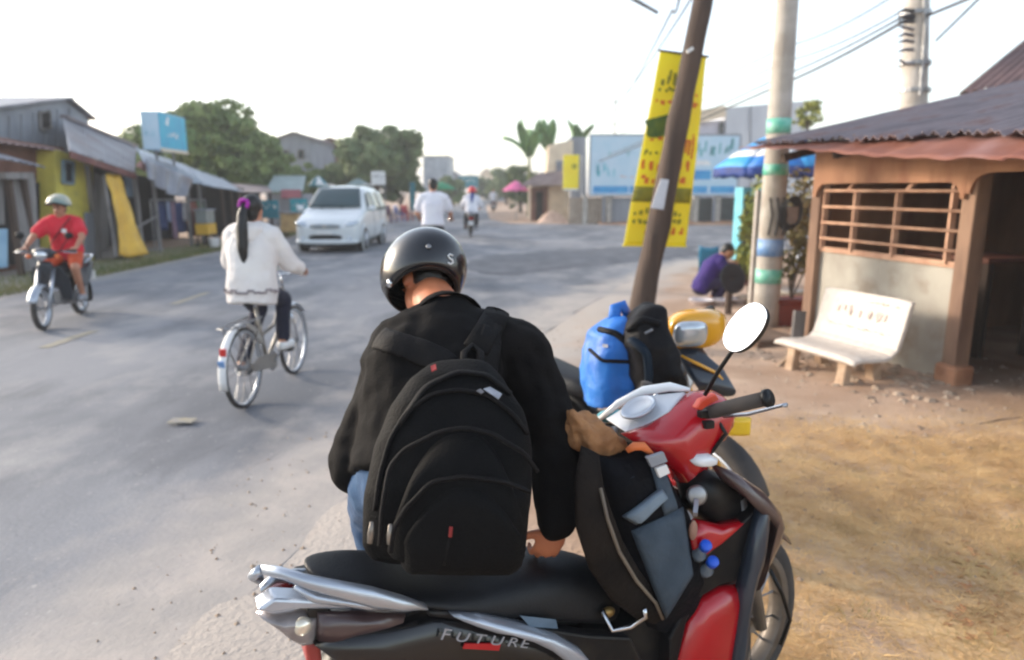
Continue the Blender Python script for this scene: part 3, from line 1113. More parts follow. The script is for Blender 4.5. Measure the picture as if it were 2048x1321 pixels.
c = at(636, 352, Y=38)
parasol('small white and teal parasol behind the oncoming car', c.x, 38, c.z, .55, .5, m_white, m_teal, valance=.1, mv=m_teal)
c = at(716, 358, Y=33)
parasol('grey-green parasol showing over the roof of the oncoming car', c.x, 33, c.z, .62, .32, M('grey_green_cloth', rgb(124, 142, 140), rgb(112, 130, 130), 4, .8))
c = at(884, 364, Y=46)
parasol('green parasol at the roadside past the white shirted cyclist', c.x, 46, c.z, .95, .5, m_gumb)
c = at(1032, 362, Y=38)
parasol('pink parasol leaning at the corner before the small house', c.x, 38, c.z, .78, .55, m_pink)
c = at(826, 420, Y=44)
o = thing('feather_banner', 'tall narrow teal banner standing beside the round tree', 'banner', (c.x, 44, 0))
MB().box((0, 0, 1.25), (.34, .05, 1.75)).build('cloth', m_teal, o, bevel=.02)
MB().tube([(-.18, 0, 0), (-.18, 0, 2.2)], .02, 6).build('pole', m_steel, o)


def plastic_chair(lab, x, y, rz, m, s=1.0, group=None):
    o = thing('plastic_chair', lab, 'chair', (x, y, 0), rz, group)
    MB().box((0, 0, .43 * s), (.42 * s, .42 * s, .04)).build('seat', m, o, bevel=.01)
    MB().grid(lambda u, v: V(((u - .5) * .42 * s, .2 * s + .08 * v, (.45 + .42 * v) * s - .03 * math.sin(u * math.pi) * v)), 6, 4).build('backrest', m, o, True, solid=.03)
    for sx in (-1, 1):
        MB().beam((sx * .19 * s, -.16 * s, .62 * s), (sx * .2 * s, .22 * s, .64 * s), .05, .03).build('armrest', m, o)
        for sy in (-1, 1):
            MB().beam((sx * .2 * s, sy * .2 * s, 0), (sx * .18 * s, sy * .17 * s, .43 * s), .045).build('leg', m, o)
    return o


m_cblue = M('chair_blue', rgb(40, 78, 150), rgb(34, 66, 132), 4, .45)
m_cred = M('chair_red', rgb(168, 44, 54), rgb(148, 38, 48), 4, .45)
m_cplum = M('chair_plum', rgb(92, 54, 72), rgb(80, 46, 62), 4, .45)
for lab, u, v, Y, rz, m_ in (('blue plastic chair nearest to the oncoming car under the tree', 774, 418, 36, .4, m_cblue),
                            ('plum plastic chair in the row under the round tree', 782, 432, 35.5, 1.0, m_cplum),
                            ('blue plastic chair between the plum and the red chairs', 800, 432, 37, 2.2, m_cblue),
                            ('red plastic chair at the road edge under the round tree', 815, 432, 38, 2.6, m_cred)):
    c = at(u, v, Y=Y)
    plastic_chair(lab, c.x, Y, rz, m_, 1.0, 'plastic chairs under the roadside tree')

# houses in the middle distance on the left
def box_house(name, lab, u0, u1, vt, Y, depth, mw, mr, ridge=.5, wins=(), cat='house', flat=False):
    a, b = at(u0, vt, Y=Y), at(u1, vt, Y=Y)
    o = thing(name, lab, cat, ((a.x + b.x) / 2, Y, 0), world=True)
    W3(MB(), [V((a.x, Y, 0)), V((b.x, Y, 0)), b, a], (0, depth, 0)).build('wall', mw, o)
    if flat:
        MB().box(((a.x + b.x) / 2, Y + depth / 2, a.z + .06), (b.x - a.x + .3, depth + .3, .12)).build('roof', mr, o)
    else:
        m0 = (a + b) / 2 + V((0, 0, ridge))
        for p, q in ((a, m0), (m0, b)):
            e = (q - p).normalized() * .25
            p2, q2 = (p - e, q) if p is a else (p, q + e)
            W3(MB(), [p2 + V((0, -.25, .02)), q2 + V((0, -.25, .02)), q2 + V((0, -.25, .1)), p2 + V((0, -.25, .1))], (0, depth + .5, 0)).build('roof', mr, o)
        W3(MB(), [a + V((0, .01, 0)), b + V((0, .01, 0)), m0 + V((0, .01, 0))], (0, depth - .02, 0)).build('gable', mw, o)
    for (wu0, wv0, wu1, wv1) in wins:
        q = [at(wu0, wv0, Y=Y - .01), at(wu1, wv0, Y=Y - .01), at(wu1, wv1, Y=Y - .01), at(wu0, wv1, Y=Y - .01)]
        w = W3(MB(), q, (0, -.03, 0)).build('window', m_glassd, o)
        mb = MB()
        for i in range(4):
            mb.beam(q[i] + V((0, -.03, 0)), q[(i + 1) % 4] + V((0, -.03, 0)), .08, .06)
        mb.build('frame', m_greywood, w)
    return o


box_house('grey_house', 'grey boarded house with dark roof between the two big trees', 556, 622, 278, 46, 6, m_gwall, m_tindark, .35, ((566, 300, 578, 318), (596, 300, 608, 318)))
box_house('tiled_house', 'house with a red-brown roof half hidden by the round tree', 626, 696, 292, 52, 6, m_brown, m_brown, .5, ((640, 310, 650, 322),))
box_house('tall_building', 'pale grey windowless tower block far along the road beside the round tree', 846, 896, 314, 85, 8, m_tinblue, m_tin, 0, (), 'building', True)
far = ((898, 918, 356, 95, 'low bluish house far down the road just past the pale tower block', m_gwall),
       (962, 985, 348, 120, 'small cream house furthest away at the end of the road', m_cream),
       (986, 1008, 342, 105, 'pale house with flat roof near the end of the road', m_tinblue),
       (1010, 1036, 352, 80, 'tan house at the right bend of the far road', m_cream))
for u0, u1, vt, Y, lab, mw in far:
    box_house('distant_house', lab, u0, u1, vt, Y, 8, mw, m_tin, .8, (), 'house', mw is m_tinblue)
board_sign('street_sign', 'wide teal sign board spanning posts far down the road', 918, 352, 956, 376, 75, m_teal, 12)

# ------------------------------------------------------------------ right side: corner house, wall, billboard
t = thing('corner_house', 'small cream corner house with a rusty lean-to roof behind the pink parasol', 'house', (2.4, 38, 0), world=True)
q = [at(1060, 372, Y=37), at(1138, 366, Y=37)]
W3(MB(), [ground_under(q[0]), ground_under(q[1]), q[1], q[0]], (0, 4, 0)).build('wall', m_cream, t)
q = [at(1062, 376, Y=36.95), at(1096, 374, Y=36.95)]
W3(MB(), [ground_under(q[0]), ground_under(q[1]), q[1], q[0]], (0, -.06, 0)).build('front_boards', m_brown, t)
q = [at(1072, 384, Y=36.85), at(1086, 384, Y=36.85)]
W3(MB(), [ground_under(q[0]), ground_under(q[1]), q[1], q[0]], (0, -.05, 0)).build('door', m_dark, t)
corrugated(MB(), [at(1040, 372, Y=35.6), at(1150, 370, Y=35.6), at(1150, 338, Y=39), at(1076, 348, Y=39)], 18, .025, jag=.06).build('roof_sheet', M('rust_grey_roof', rgb(140, 122, 118), rgb(112, 90, 86), 2, .6, .2), t, solid=.012)
q = [at(1072, 308, Y=41.5), at(1118, 280, Y=41.5), at(1146, 280, Y=41.5), at(1146, 350, Y=41.5), at(1072, 350, Y=41.5)]
W3(MB(), [at(1094, 350, Y=41.5), at(1146, 350, Y=41.5), at(1146, 281, Y=41.5), at(1098, 290, Y=41.5)], (0, 4, 0)).build('upper_storey', m_cream, t)
W3(MB(), [at(1142, 274, Y=42), at(1172, 274, Y=42), at(1172, 400, Y=42), at(1142, 400, Y=42)], (0, 4, 0)).build('grey_annex', m_gwall, t)
W3(MB(), [at(1112, 322, Y=41.4), at(1126, 322, Y=41.4), at(1126, 345, Y=41.4), at(1112, 345, Y=41.4)], (0, -.05, 0)).build('window', m_tin, t)
c = at(1105, 428, Y=35.8)
o = thing('sand_heap', 'low heap of pale sand in front of the cream corner house', 'sand heap', (c.x, 35.8, 0))
MB().grid(lambda u, v: V(((u - .5) * 1.7, (v - .5) * 1.2, .55 * math.sin(u * math.pi) * math.sin(v * math.pi) * (1 + .4 * noise.noise(V((u * 4, v * 4, 1)))) - .02)), 16, 12).build('heap', M('pale_sand', rgb(214, 186, 166), rgb(192, 160, 140), 5, .95), o, True)
c = at(1142, 345, Y=34.6)
o = thing('yellow_sign', 'upright yellow sign on a pole beside the blue billboard', 'sign', (c.x, 34.6, 0))
a, b = at(1126, 378, Y=34.6), at(1158, 310, Y=34.6)
w, h = b.x - a.x, b.z - a.z
MB().box((0, 0, a.z + h / 2), (w, .1, h)).build('board', m_yellow, o, bevel=.01)
MB().box((0, -.01, a.z - .04), (w * .96, .09, .08)).build('white_strip', m_white, o)
MB().revolve([(.05, 0), (.12, 0), (.12, .01), (.05, .01)], (w * .2, -.055, a.z + h * .66), (0, -1, 0), 16).build('emblem', m_olive, o)
MB().tube([(w * .8, .1, 0), (w * .8, .1, a.z + h)], .09, 10).build('pole', m_gwall, o)

t = thing('roadside_wall', 'weathered grey-brown wall with lighter piers under the blue billboard', 'wall', (6, 34.4, 0), world=True)
for k, (u0, u1, m_) in enumerate(((1138, 1218, M('tan_render', rgb(170, 154, 138), rgb(150, 134, 118), 3, .9)), (1218, 1300, m_gwall), (1300, 1390, m_conc), (1390, 1640, M('green_black_wall', rgb(66, 72, 72), rgb(52, 58, 58), 3, .9)))):
    a, b = at(u0, 396, Y=34.4), at(u1, 396, Y=34.4)
    W3(MB(), [V((a.x, 34.4, -.05)), V((b.x, 34.4, -.05)), V((b.x, 34.4, 1.28)), V((a.x, 34.4, 1.28))], (0, .2, 0)).build('panel', m_, t)
for u in (1170, 1218, 1300, 1392, 1436):
    a = at(u, 396, Y=34.3)
    MB().box((a.x, 34.3, .68), (.24, .24, 1.46)).build('pier', m_conc, t)

t = thing('billboard', 'wide pale blue billboard with teal printing mounted above the roadside wall', 'billboard', (7, 34, 0), world=True)
a, b = at(1180, 390, Y=33.9), at(1480, 272, Y=33.9)


def bb(u, v, d=0.0):
    return V((a.x + (b.x - a.x) * u, 33.9 - d, a.z + (b.z - a.z) * v))


W3(MB(), [bb(0, 0), bb(1, 0), bb(1, 1), bb(0, 1)], (0, .12, 0)).build('panel', m_paleblue, t)
for u0, u1, v0, v1 in ((.02, .26, .03, .15), (.27, .62, .03, .15), (.62, .80, .03, .15), (.82, .985, .03, .15), (.62, .82, .26, .42)):
    W3(MB(), [bb(u0, v0, .003), bb(u1, v0, .003), bb(u1, v1, .003), bb(u0, v1, .003)], (0, -.004, 0)).build('blue_print', m_blue, t)
W3(MB(), [bb(.62, .5, .003), bb(.82, .5, .003), bb(.8, .58, .003), bb(.66, .6, .003)], (0, -.004, 0)).build('white_print', m_white, t)
strokes(bb(.03, .3, .004), (1.0, 0, 0), (0, 0, .75), 4, 0, 21, dense=1).build('lettering', M('teal_print', rgb(66, 172, 190), rgb(96, 190, 204), 6, .6), t)['kind'] = 'stuff'
strokes(bb(.06, .62, .004), (1.7, 0, 0), (0, 0, .5), 6, 0, 22, dense=.7).build('lettering', M('pale_teal_print', rgb(150, 196, 206), rgb(170, 206, 214), 6, .6), t)['kind'] = 'stuff'
strokes(bb(.68, .62, .004), (2.0, 0, 0), (0, 0, .95), 8, 0, 23, dense=1).build('lettering', M('sea_green_print', rgb(70, 150, 156), rgb(120, 184, 186), 6, .6), t)['kind'] = 'stuff'
strokes(bb(.2, .28, .004), (1.1, 0, 0), (0, 0, .16), 5, 0, 24, dense=1).build('lettering', M('salmon_print', rgb(226, 186, 172), rgb(220, 176, 160), 6, .6), t)['kind'] = 'stuff'
mb = MB()
cs = [bb(-.006, -.015), bb(1.006, -.015), bb(1.006, 1.015), bb(-.006, 1.015)]
for i in range(4):
    mb.beam(cs[i] + V((0, .03, 0)), cs[(i + 1) % 4] + V((0, .03, 0)), .07, .08)
mb.build('frame', m_gwall, t)
for u in (.1, .42, .86):
    p0 = bb(u, .9)
    MB().beam((p0.x, 34.1, 0), (p0.x, 34.1, p0.z), .12).build('post', m_gwall, t)

t = thing('grey_building', 'large pale grey building with a cream beam rising behind the billboard', 'building', (14, 48, 0), world=True)
W3(MB(), [at(1392, 246, Y=46), at(1450, 240, Y=46), at(1450, 420, Y=46), at(1392, 420, Y=46)], (0, 5, 0)).build('wall', M('lavender_grey', rgb(190, 190, 202), rgb(176, 176, 190), 2, .85), t)
W3(MB(), [at(1390, 222, Y=45.6), at(1452, 211, Y=45.6), at(1452, 234, Y=45.6), at(1390, 248, Y=45.6)], (0, .5, 0)).build('beam', m_cream, t)
W3(MB(), [at(1452, 216, Y=45.8), at(1618, 202, Y=45.8), at(1618, 420, Y=45.8), at(1452, 420, Y=45.8)], (0, 6, 0)).build('wall', M('pale_grey_wall', rgb(196, 200, 206), rgb(180, 184, 192), 1, .85, stretch=(1, 1, .3)), t)
W3(MB(), [at(1438, 246, Y=45.9), at(1447, 244, Y=45.9), at(1447, 268, Y=45.9), at(1438, 268, Y=45.9)], (0, -.06, 0)).build('window', m_glassd, t)
for u in (1500, 1560):
    W3(MB(), [at(u, 212, Y=45.75), at(u + 2, 212, Y=45.75), at(u + 2, 400, Y=45.75), at(u, 400, Y=45.75)], (0, -.06, 0)).build('seam_rib', m_gwall, t)

# blue stall parasol
c = at(1562, 262, Y=14)
parasol('big blue stall parasol with white scalloped stripes behind the concrete pole', c.x, 14, c.z, 1.28, .72,
        M('parasol_blue', rgb(40, 140, 204), rgb(60, 156, 212), 3, .6), M('parasol_blue_deep', rgb(34, 110, 190), rgb(44, 124, 200), 3, .6), 8, .2, m_deep, None, m_white)
c = at(1505, 372, Y=14.6)
o = thing('drinks_cooler', 'light cyan drinks cooler cabinet under the blue stall parasol', 'cooler', (c.x, 14.6, 0))
MB().box((0, 0, .95), (.55, .5, 1.5)).build('cabinet', M('cooler_cyan', rgb(120, 200, 214), rgb(100, 184, 204), 3, .5), o, bevel=.02)
MB().box((0, -.26, .95), (.45, .03, 1.1)).build('door', m_glassd, o)
MB().box((0, 0, .12), (.5, .45, .2)).build('base', m_blackp, o)

# ------------------------------------------------------------------ poles and cables
t = thing('wooden_pole', 'leaning dark wooden pole with a yellow banner tied behind it', 'pole', (at(1275, 700, z=0).x, 7.1, 0), world=True)
b0 = at(1272, 706, z=0.0)
b0.y = 7.1
pts, rs = [], []
p1 = at(1414, -40, Y=7.1)
for i in range(15):
    k = i / 14
    pts.append(b0.lerp(p1, k) + V((.018 * noise.noise(V((k * 7, 1, 0))), .02 * noise.noise(V((k * 7, 5, 0))), 0)))
    rs.append((.135 - .042 * k) * (1 + .13 * noise.noise(V((k * 16, 9, 0)))))
MB().tube(pts, rs, 10).build('shaft', m_wood, t, True)
MB().beam(at(1290, 700, Y=7.0), at(1312, 470, Y=7.0), .10, .05).build('splint_board', m_wood, t)
q = [at(1322, 358, Y=6.93), at(1338, 360, Y=6.93), at(1327, 420, Y=6.93), at(1303, 416, Y=6.93)]
W3(MB(), q, (0, .02, 0)).build('notice_plate', M('grey_plate', rgb(196, 200, 208), rgb(180, 184, 194), 6, .5), t)
MB().beam(at(1374, 104, Y=7.0), at(1386, 97, Y=7.0), .03).build('tie_knot', m_white, t)

t = thing('banner', 'long yellow vertical banner with red and green print behind the leaning wooden pole', 'banner', (1.9, 7.3, 0), world=True)
bc = [at(1247, 491, Y=7.32), at(1372, 493, Y=7.32), at(1414, 113, Y=7.32), at(1320, 102, Y=7.32)]


def ban(u, v, d=0.0):
    return bil(bc, u, v) + V((0, -d + .02 * math.sin(v * 6 + u * 2) + .012 * noise.noise(V((u * 3, v * 6, 0))), 0))


MB().grid(ban, 16, 44).build('cloth', m_yellow, t, True, solid=.006)


def patch(u0, u1, v0, v1, m_, name):
    MB().grid(lambda a, b: ban(u0 + (u1 - u0) * a, v0 + (v1 - v0) * b, .006), 8, 3).build(name, m_, t, True, solid=.002)


def bstrokes(u0, u1, v0, v1, n, seed, m_):
    r = random.Random(seed)
    mb = MB()
    for i in range(n):
        for k in range(r.randint(1, 3)):
            a = u0 + (u1 - u0) * (i + r.uniform(0, .5)) / n
            w = (u1 - u0) / n * r.uniform(.25, .6)
            b = v0 + (v1 - v0) * r.uniform(0, .5)
            hh = (v1 - v0) * r.uniform(.25, .6)
            P = [ban(a, b, .007), ban(a + w, b, .007), ban(a + w, b + hh, .007), ban(a, b + hh, .007)]
            mb.prism(P, (0, -.002, 0))
    mb.build('lettering', m_, t)['kind'] = 'stuff'


patch(.0, .98, .235, .315, m_olive, 'printed_band')
pg = MB()
cx, cy = .30, .63
pg.prism([ban(cx + .36 * math.cos(a) * (1 + .22 * math.sin(3 * a + 1)), cy + .055 * math.sin(a) * (1 + .3 * math.sin(2 * a)), .007) for a in [2 * math.pi * i / 26 for i in range(26)]], (0, -.002, 0))
pg.build('printed_figure', m_green, t)
for args in ((.1, .7, .83, .93, 5, 1, m_olive), (.1, .75, .80, .83, 5, 2, m_olive), (.05, .95, .735, .765, 7, 3, m_red), (.72, .96, .79, .82, 2, 13, m_red),
             (.1, .9, .545, .58, 6, 4, m_red), (.05, .7, .475, .51, 7, 5, m_olive), (.0, .95, .40, .46, 7, 6, m_red), (.08, .9, .33, .39, 5, 7, m_red), (.75, .96, .46, .62, 3, 14, m_red),
             (.06, .9, .16, .21, 9, 8, m_olive), (.06, .9, .115, .15, 9, 9, m_olive), (.3, .95, .06, .10, 6, 10, m_red)):
    bstrokes(*args)
MB().tube([ban(-.02, 1), ban(1.05, 1)], .012, 6).build('top_rod', m_wood, t)
MB().tube([ban(-.01, 0), ban(1.01, 0)], .012, 6).build('bottom_rod', m_yellow, t)

t = thing('concrete_pole', 'plain concrete utility pole wrapped with mint and blue tape beside the shed', 'pole', (3.0, 8.0, 0), world=True)
b0, p1 = at(1529, 668, Y=8.0), at(1579, -60, Y=8.0)
b0.z = 0.0


def cpole(k):
    return b0.lerp(p1, k)


def crad(k):
    return .150 - .040 * k


MB().tube([cpole(i / 8) for i in range(9)], [crad(i / 8) for i in range(9)], 18).build('shaft', m_conc, t, True)
zz = lambda v: (at(1545, v, Y=8).z - b0.z) / (p1.z - b0.z)
for v0, v1, m_, nm in ((238, 268, m_mint, 'tape'), (329, 351, m_mint, 'tape'), (478, 512, m_btape, 'poster_strip'), (538, 566, m_mint, 'tape')):
    k0, k1 = zz(v1), zz(v0)
    MB().tube([cpole(k0), cpole(k1)], [crad(k0) + .006, crad(k1) + .006], 18).build(nm, m_, t, True)
cc = cpole(zz(430)) + V((.13, -.12, 0))
o = MB()
for j in range(5):
    a0 = j * .7
    o.tube([cc + V((.10 * math.cos(a), -.03 - .02 * j * .5, .17 * math.sin(a) + .01 * j)) * 1.0 + V((.012 * j - .02, 0, 0)) for a in [a0 + 2 * math.pi * i / 14 for i in range(14)]], .012, 5, closed=True)
o.build('cable_coil', m_wire, t, True)
MB().box(cc + V((.02, -.02, 0)), (.15, .08, .2)).build('junction_box', m_steel, t, bevel=.01)
mb = MB()
for dx in (-.10, -.02, .06):
    mb.tube([cpole(zz(395)) + V((dx, -.16, 0)), cpole(zz(430)) + V((dx + .03, -.18, 0)), cpole(zz(470)) + V((dx, -.17, 0))], .014, 5)
mb.build('strap_wires', m_wire, t)

t = thing('utility_pole', 'taller concrete utility pole hung with cables behind the shed roof', 'pole', (6.6, 11.2, 0), world=True)
b1, p2 = at(1818, 560, Y=11.2), at(1836, -70, Y=11.2)
b1.z = 0
MB().tube([b1, p2], [.24, .165], 16).build('shaft', m_conc, t, True)
for v in (28, 128, 182):
    p0 = at(1830, v, Y=11.2)
    MB().revolve([(.2, -.03), (.225, -.03), (.225, .03), (.2, .03)], p0, (0, 0, 1), 16).build('band', m_steel, t)
r_ = random.Random(4)
for v in (22, 36, 44, 60, 72, 84, 100, 128):
    p0 = at(1826, v, Y=11.0)
    MB().tube([p0 + V((0, 0, 0)), p0 + V((-.17, -.08, r_.uniform(-.02, .02))), p0 + V((-.26, -.08, r_.uniform(-.06, .06)))], [.03, .028, .012], 6).build('cable_clamp', m_wire if v < 60 else m_steel, t)
MB().tube([at(1848, -20, Y=11.0), at(1850, 60, Y=11.0), at(1840, 190, Y=11.0)], .03, 6).build('riser_pipe', m_steel, t)
MB().tube([at(1812, 36, Y=11.1), at(1852, 34, Y=11.1)], .05, 8).build('insulator', m_wire, t)


def cable(lab, pts, r=.012, sag=0.0):
    P = [at(u, v, Y=Y) for u, v, Y in pts]
    out = []
    n_ = 14
    for i in range(len(P) - 1):
        for j in range(n_):
            k = j / n_
            out.append(P[i].lerp(P[i + 1], k) - V((0, 0, sag * 4 * k * (1 - k))))
    out.append(P[-1])
    o = MB().tube(out, r, 5).build('overhead_cable', m_wire, None, True)
    return tag(o, lab, 'cable', 'overhead cables strung between the poles')


cable('thick black cable running down from the tall pole past the plain pole', [(1812, 40, 11.1), (1566, 168, 16), (1180, 330, 36)], .024, .05)
cable('black cable just above the thick one between the two concrete poles', [(1812, 30, 11.1), (1570, 150, 16), (1200, 318, 36)], .016, .05)
cable('thin cable crossing the sky from the tall pole above the grey building', [(1812, 18, 11.1), (1572, 122, 16), (1236, 270, 40)], .012, .1)
cable('thin top cable leaving the frame above the plain pole', [(1790, -10, 12), (1576, 92, 16), (1236, 240, 40)], .012, .1)
cable('black cable leaving the tall pole towards the upper corner of the sky', [(1850, 34, 11.1), (1952, -8, 9.6)], .022)
cable('thin drop cable slanting under the corner cable above the shed roof', [(1962, -6, 9.8), (1872, 82, 11.4)], .016)
cable('thin faint cable rising from the distant pole to the top of the leaning pole', [(1232, 205, 55), (1400, -30, 14)], .022, .3)
cable('thin faint cable beside the yellow banner rising to the sky', [(1232, 222, 55), (1345, 20, 16), (1362, -20, 14)], .022, .2)
o = MB().tube([at(1248, -12, Y=12), at(1316, 26, Y=12)], [.035, .028], 7).build('lamp_arm', m_steel, None)
o2 = MB()
o2 = tag(o, 'slanting steel bar jutting into the sky at the top of the picture', 'steel bar')
for lab, u, vt, Y, arms in (('thin distant pole with a short crossarm left of the yellow banner', 1232, 176, 55, (205, 248)),
                           ('faint distant pole standing behind the grey house between the trees', 588, 152, 60, (160,)),
                           ('faint distant mast behind the cyan roof sign', 352, 150, 55, (165,))):
    c = at(u, vt, Y=Y)
    t = thing('distant_pole', lab, 'pole', (c.x, Y, 0), 0, 'distant utility poles against the sky')
    MB().tube([(0, 0, 0), (0, 0, c.z)], [.1, .06], 7).build('shaft', m_conc, t)
    for v in arms:
        z = at(u, v, Y=Y).z
        MB().beam((-.5, 0, z), (.5, 0, z), .06).build('crossarm', m_steel, t)

# ------------------------------------------------------------------ the shed
SH0, SH1 = V((3.25, 7.34, 0)), V((3.67, 5.59, 0))
WD = (SH1 - SH0).normalized()
WN = V((WD.y, -WD.x, 0))
if WN.x > 0:
    WN = -WN
WL = (SH1 - SH0).length


def sp(s, z, o=0.0):
    """point on the shed's front: along the wall, height, out of it"""
    return SH0 + WD * s + WN * o + V((0, 0, z))


shed = thing('roadside_shed', 'low brown shed with a rusty tin roof, barred window and dark doorway', 'shed', tuple(SH0), world=True)


def sbox(name, s0, s1, z0, z1, o0, o1, m_, parent=shed, bevel=0):
    return MB().prism([sp(s0, z0, o0), sp(s1, z0, o0), sp(s1, z1, o0), sp(s0, z1, o0)], WN * (o1 - o0)).build(name, m_, parent, bevel=bevel)


DEP = -3.2
SEND = 2.75
sbox('post', -.07, .07, 0, 2.05, -.06, .09, m_post, bevel=.012)
sbox('post', WL - .02, WL + .11, .22, 2.05, -.06, .09, m_post, bevel=.012)
sbox('post', SEND, SEND + .12, 0, 2.05, -.06, .08, m_post, bevel=.012)
sbox('post_footing', WL - .06, WL + .15, -.05, .24, -.09, .12, M('clay_block', rgb(176, 130, 100), rgb(148, 104, 78), 6, .9), bevel=.03)
sbox('lower_panel', .07, .92, .05, 1.02, -.02, .02, m_cem)
sbox('lower_panel', .925, WL - .02, .03, 1.02, -.018, .022, m_cem)
sbox('sill', .07, WL - .02, 1.02, 1.07, -.03, .04, m_bar)


def corner_plate(name, s0, s1, z0, z1, o, rad, m_, thick=.03):
    """upper board with its lower corners curving down to the posts"""
    P = [sp(s0, z1, o), sp(s1, z1, o), sp(s1, z0 - rad, o)]
    for i in range(7):
        a = math.pi / 2 * i / 6
        P.append(sp(s1 - rad + rad * math.cos(a) - .0, z0 - rad + rad * math.sin(a), o) if False else sp(s1 - .04 - rad * (1 - math.cos(a)) - 0, z0 - rad * (1 - math.sin(a)), o))
    for i in range(7):
        a = math.pi / 2 * (1 - i / 6)
        P.append(sp(s0 + .04 + rad * (1 - math.cos(a)), z0 - rad * (1 - math.sin(a)), o))
    P.append(sp(s0, z0 - rad, o))
    return MB().prism(P, WN * thick).build(name, m_, shed)


corner_plate('upper_board', .0, WL + .03, 1.71, 2.07, .092, .13, m_shed)
corner_plate('upper_board', WL + .035, SEND + .1, 1.78, 2.07, .094, .16, m_shed)
for z in (1.64, 1.48, 1.32, 1.16):
    MB().tube([sp(.09, z, .06), sp(WL - .0, z, .06)], .014, 8).build('window_bar', m_bar, shed, True)
for s in (.1, .54, 1.07, 1.66):
    MB().beam(sp(s, 1.05, .035), sp(s, 1.7 if s in (.1, 1.66) else 1.64, .035), .05, .03).build('window_post', m_bar, shed)
for s in (.42, 1.16):
    MB().beam(sp(s, 1.64, .035), sp(s + .08, 1.72, .035), .04, .03).build('window_strut', m_bar, shed)
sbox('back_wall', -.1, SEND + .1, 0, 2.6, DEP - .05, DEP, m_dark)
MB().prism([sp(-.03, 0, 0), sp(-.03, 0, DEP), sp(-.03, 2.6, DEP), sp(-.03, 2.05, 0)], WD * .03).build('side_wall', m_shed, shed)
MB().prism([sp(SEND + .1, 0, 0), sp(SEND + .1, 0, DEP), sp(SEND + .1, 2.6, DEP), sp(SEND + .1, 2.05, 0)], WD * .03).build('side_wall', m_dark, shed)  # end wall out of view, set close and near black to darken the inside
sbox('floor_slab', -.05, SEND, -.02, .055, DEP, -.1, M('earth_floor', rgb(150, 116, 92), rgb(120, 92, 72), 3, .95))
sbox('ceiling_beam', -.1, SEND, 2.0, 2.09, -.02, .05, m_wood)
# roof sheets run from the eave up and back
EO, EZ, RO, RZ = .62, 2.04, DEP - .4, 3.06
NS = 6
S0_, S1_ = -.45, SEND + .9
ez = lambda s: EZ - .045 * (s - S0_)
for k in range(NS):
    a, b = S0_ + (S1_ - S0_) * k / NS, S0_ + (S1_ - S0_) * (k + 1) / NS + .04
    dz = .014 * (k % 2) + .03 * k / NS
    ej = (.10, .0, .05, -.04, .03, -.02)[k]
    c = [sp(a, ez(a) + .10 + dz, EO - .18 + ej), sp(b, ez(b) + .11 + dz, EO - .18 + ej), sp(b, RZ + dz, RO), sp(a, RZ + dz, RO)]
    corrugated(MB(), c, 8, .018, 8, .02, .035, k).build('roof_sheet', m_tindark, shed, solid=.006)
for k in range(4):
    a, b = S0_ - .12 + (S1_ - S0_ + .1) * k / 4, S0_ - .1 + (S1_ - S0_ + .1) * (k + 1) / 4 + .03
    c = [sp(a, ez(a) + .045 - .035 * (a - S0_) + .015 * math.sin(k * 2.1), EO + .06), sp(b, ez(b) + .045 - .035 * (b - S0_) + .015 * math.sin(k * 2.1 + 2.1), EO + .06), sp(b, ez(b) + .12, EO - .30), sp(a, ez(a) + .11, EO - .30)]
    corrugated(MB(), c, 3, .008, 4, .015, .02, 40 + k).build('eave_sheet', m_rust, shed, True, solid=.006)
mb = MB()
for s in (-.3, .5, 1.3, 2.1, 2.9):
    mb.beam(sp(s, 1.98, .3), sp(s, 2.8, DEP), .06, .08)
mb.build('rafters', m_wood, shed)
for (s, z0, w, o) in ((.5, .12, .5, -.35), (1.1, .72, .3, -1.2)):
    pass
# upper roof further back
t = thing('upper_tin_roof', 'steep brown tin roof of the taller house rising behind the shed', 'house', tuple(sp(1, 0, DEP - 1)), world=True)
RA, RB = at(1925, 186, Y=10.2), at(2110, 34, Y=11.6)
corrugated(MB(), [RA, RA + WD * 6.5, RB + WD * 6.5, RB], 40, .02, 4).build('roof_sheet', M('brown_tin', rgb(112, 88, 86), rgb(90, 70, 70), 3, .6, .2), t, solid=.01)
RG = RA + (RB - RA) * .06
MB().prism([V((RG.x, RG.y, 0)) + WD * .2, V((RG.x, RG.y, 0)) + WD * 6.3, RG + WD * 6.3 - V((0, 0, .05)), RG + WD * .2 - V((0, 0, .05))], WN * -4).build('wall', m_brown, t)
MB().beam(RA - V((0, 0, .06)), RB - V((0, 0, .06)), .05, .14).build('barge_board', m_wood, t)

# table and chair inside
o = thing('wooden_table', 'brown wooden table inside the shed seen through the window bars', 'table', tuple(sp(.75, .055, -1.2)), math.atan2(WD.y, WD.x))
MB().box((0, 0, .95), (1.0, .7, .05)).build('tabletop', M('red_brown_wood', rgb(122, 70, 52), rgb(96, 54, 40), 5, .6), o, bevel=.01)
for sx in (-.44, .44):
    for sy in (-.28, .28):
        MB().box((sx, sy, .465), (.07, .07, .92)).build('leg', m_wood, o)
c = sp(2.35, .055, -1.1)
plastic_chair('dark red plastic chair standing in the shadow inside the shed doorway', c.x, c.y, 2.4, M('dark_red_plastic', rgb(120, 34, 34), rgb(104, 30, 30), 4, .5), 1.1)['group'] = 'chairs inside the shed'

o = thing('concrete_step', 'low dusty concrete step at the foot of the concrete pole', 'step', (2.72, 7.35, 0), math.atan2(WD.y, WD.x))
MB().box((-.1, .0, .05), (.9, .55, .14)).build('slab', M('dirty_concrete', rgb(120, 98, 82), rgb(98, 78, 64), 4, .95, bump=.4, bscale=20), o, bevel=.03)
